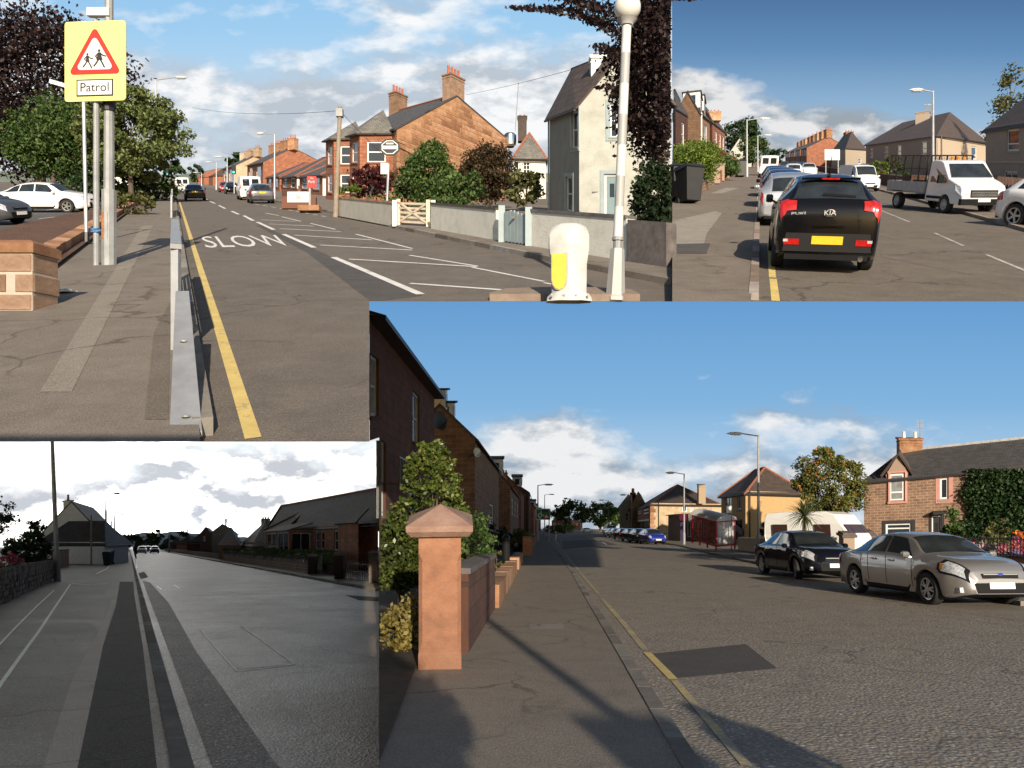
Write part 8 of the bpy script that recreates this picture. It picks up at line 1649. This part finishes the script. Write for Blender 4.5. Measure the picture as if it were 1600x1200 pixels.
# ------------------------------------------------------------------ vehicles
def badge(root, pt, ptn, patch, K):
    m = MB(); m.lathe([(0, .004), (.075, .003), (.085, 0)], (0, 0, 0), 14); e = m.build('front_emblem', P_BLUE, root); e.rotation_euler = (0, R(90), 0); e.scale = (.35, .7, 1); e.location = (K['L'] / 2 + .006, 0, .665)
car(S4, 'parked_car', 'silver saloon parked at the kerb showing its headlight and white plate', S4.at(1449, 17.35), (.085, -1), 'saloon', P_SILVER, 'cars parked before the stone house', extra=badge, sl=1.04, detail=2)
car(S4, 'parked_car', 'glossy black saloon parked behind the silver saloon', S4.at(1258, 25.2), (.05, -1), 'saloon', P_NAVY, 'cars parked before the stone house', detail=2, steer=R(-14), sl=1.02)
for k, (px, y, pm_, d_, lab) in enumerate(((1019, 73, P_BLUE, -1, 'bright blue hatchback facing the camera at far kerb'), (1001, 80, P_BLACK, -1, 'black car directly behind the blue hatchback'), (988, 88, P_BLACK, -1, 'second black car behind the blue hatchback'), (973, 102, P_NAVY, 1, 'dark estate parked further along the far kerb'), (962, 118, P_GREY, 1, 'grey car beyond the dark estate'), (955, 136, P_SILB, 1, 'pale car at the end of parked row'))):
    car(S4, 'parked_car', lab, S4.at(px, y), (S4.road() + Vector((-.16, 0))) * d_, 'hatch', pm_, 'cars parked along the far right kerb', detail=1 if k < 2 else 0)
car(S4, 'parked_van', 'red and white van at the end of the parked cars', S4.at(951, 155), (-.1, 1), 'van', P_WHITE, cat='van', detail=0); car(S4, 'distant_car', 'white car at the far bend of the road', S4.at(918, 260), (1, .2), 'hatch', P_WHITE, detail=0)
lamp_px(S4, 1185, 868, 680, -26, 'tall street lamp behind the black saloon with long arm', r=.085, head=.95); lamp_px(S4, 1069, 851, 740, -15, 'street lamp beside the bus shelter', r=.085, head=.9, y=68); lamp_px(S4, 987, 840, 774, -9, 'street lamp in front of the red stone shop', y=112, r=.09, head=1.0); lamp_px(S4, 951, 838, 782, -7, 'street lamp before the rounded bend tree', y=150, r=.1, head=1.2)
# ------------------------------------------------------------------ behind the viewpoint: casters of the near shadows, and an added house to block the sun
bh = [S3.gp(-16, -4.2), S3.gp(.95, -4.2), S3.gp(.95, -11), S3.gp(-16, -11)]
house(S3, 'sun_block_house', 'added unseen house behind the viewpoint blocking sun from the bright road', [bh[1], bh[2], bh[3], bh[0]], 4.15, .6, 'hip', .2, M_RSAND, M_SLATE, {3: [dict(uw=(.06 + .16 * j, .14 + .16 * j, .3, .8), f=.08) for j in range(6)]})
plant(S4, 'laurel_bush', 'leafy laurel bush whose ragged shadow lies on the near pavement', S4.gp(.75, -3.2), 3.0, (.55, .6, 1.0), L_GREEN, 3500, .12, cz=2.0, trunk=.06, seed=141, cat='bush')
plant(S4, 'laurel_bush', 'smaller laurel bush by the added house casting shade on the pavement', S4.gp(.2, -2.6), 2.6, (.6, .6, .8), L_GREEN, 2500, .12, cz=1.7, trunk=.05, seed=142, cat='bush')
lpb = lamp_post(S4, S4.gp(3.2, -6), 7.0, 1.0, 'street lamp with a sign plate whose long shadow lies along the pavement', r=.09); m = MB(); m.box((.0, -.06, 2.6), (.75, .03, .5)); m.build('sign_plate', M_WHITE, lpb)
walker(S4, S4.gp(3.0, -.4), 'standing photographer whose shadow falls on the near kerb', 1.76, R(0))
# ================================================================== skies: a far backdrop over each street
def backdrop(name, D, px0, px1, z0, z1, mat):
    m = MB(); x0, x1 = rr(px0, D), rr(px1, D); m.add([(x0, D, z0 * D), (x1, D, z0 * D), (x1, D, z1 * D), (x0, D, z1 * D)], [(0, 1, 2, 3)]); o = m.build('sky', mat); o['kind'] = 'structure'; return o
def backpoly(D, pts, mat):
    m = MB(); m.poly([(rr(px, D), D, el(py) * D) for px, py in pts]); o = m.build('sky', mat); o['kind'] = 'structure'; return o
def el(py): return (600 - py) / F
SK1 = skymat('sky_one', 1500, [(0, (.66, .78, .86)), (.08, (.54, .72, .88)), (.20, (.34, .60, .86)), (.3, (.27, .53, .83))], [(0, .62), (.07, .66), (.14, .56), (.2, .42), (.3, .36)], (.50, .56, .63), (.93, .94, .95), 5.0, 2.3, .80, el(282))
backdrop('sky', 1500, -300, 1060, el(330), el(-200), SK1)
SK2 = skymat('sky_two', 1200, [(0, (.50, .62, .74)), (.06, (.30, .48, .68)), (.14, (.13, .28, .50)), (.22, (.075, .17, .36))], [(0, .70), (.06, .66), (.09, .52), (.115, .28), (.2, .12)], (.34, .39, .44), (.82, .82, .82), 6.0, 7.9, .78, el(249), tilt=.2, x0=.34)
backdrop('sky', 1200, 1050, 1900, el(330), el(-200), SK2)
SK3 = skymat('sky_three', 800, [(0, (.40, .385, .35)), (.06, (.32, .32, .31)), (.10, (.24, .255, .26)), (.14, (.23, .25, .26))], [(0, .44), (.025, .55), (.05, .65), (.10, .57), (.14, .53)], (.118, .124, .135), (.42, .40, .37), 6.0, 4.1, 4.0, el(852), glow=((250 - 800) / F, (852 - 812) / F, .075, 1200.0))
backpoly(800, [(-1600, 900), (592, 900), (592, 690), (577, 690), (577, 296), (-1600, 296)], SK3)
SK4 = skymat('sky_four', 1000, [(0, (.55, .68, .78)), (.07, (.42, .60, .78)), (.16, (.22, .45, .72)), (.30, (.13, .33, .63))], [(0, .64), (.05, .72), (.10, .66), (.14, .54), (.18, .42), (.3, .24)], (.33, .40, .48), (.84, .85, .86), 5.2, 11.6, .80, el(824), tilt=.13, x0=.0)
backdrop('sky', 1000, 470, 2700, el(900), el(300), SK4)
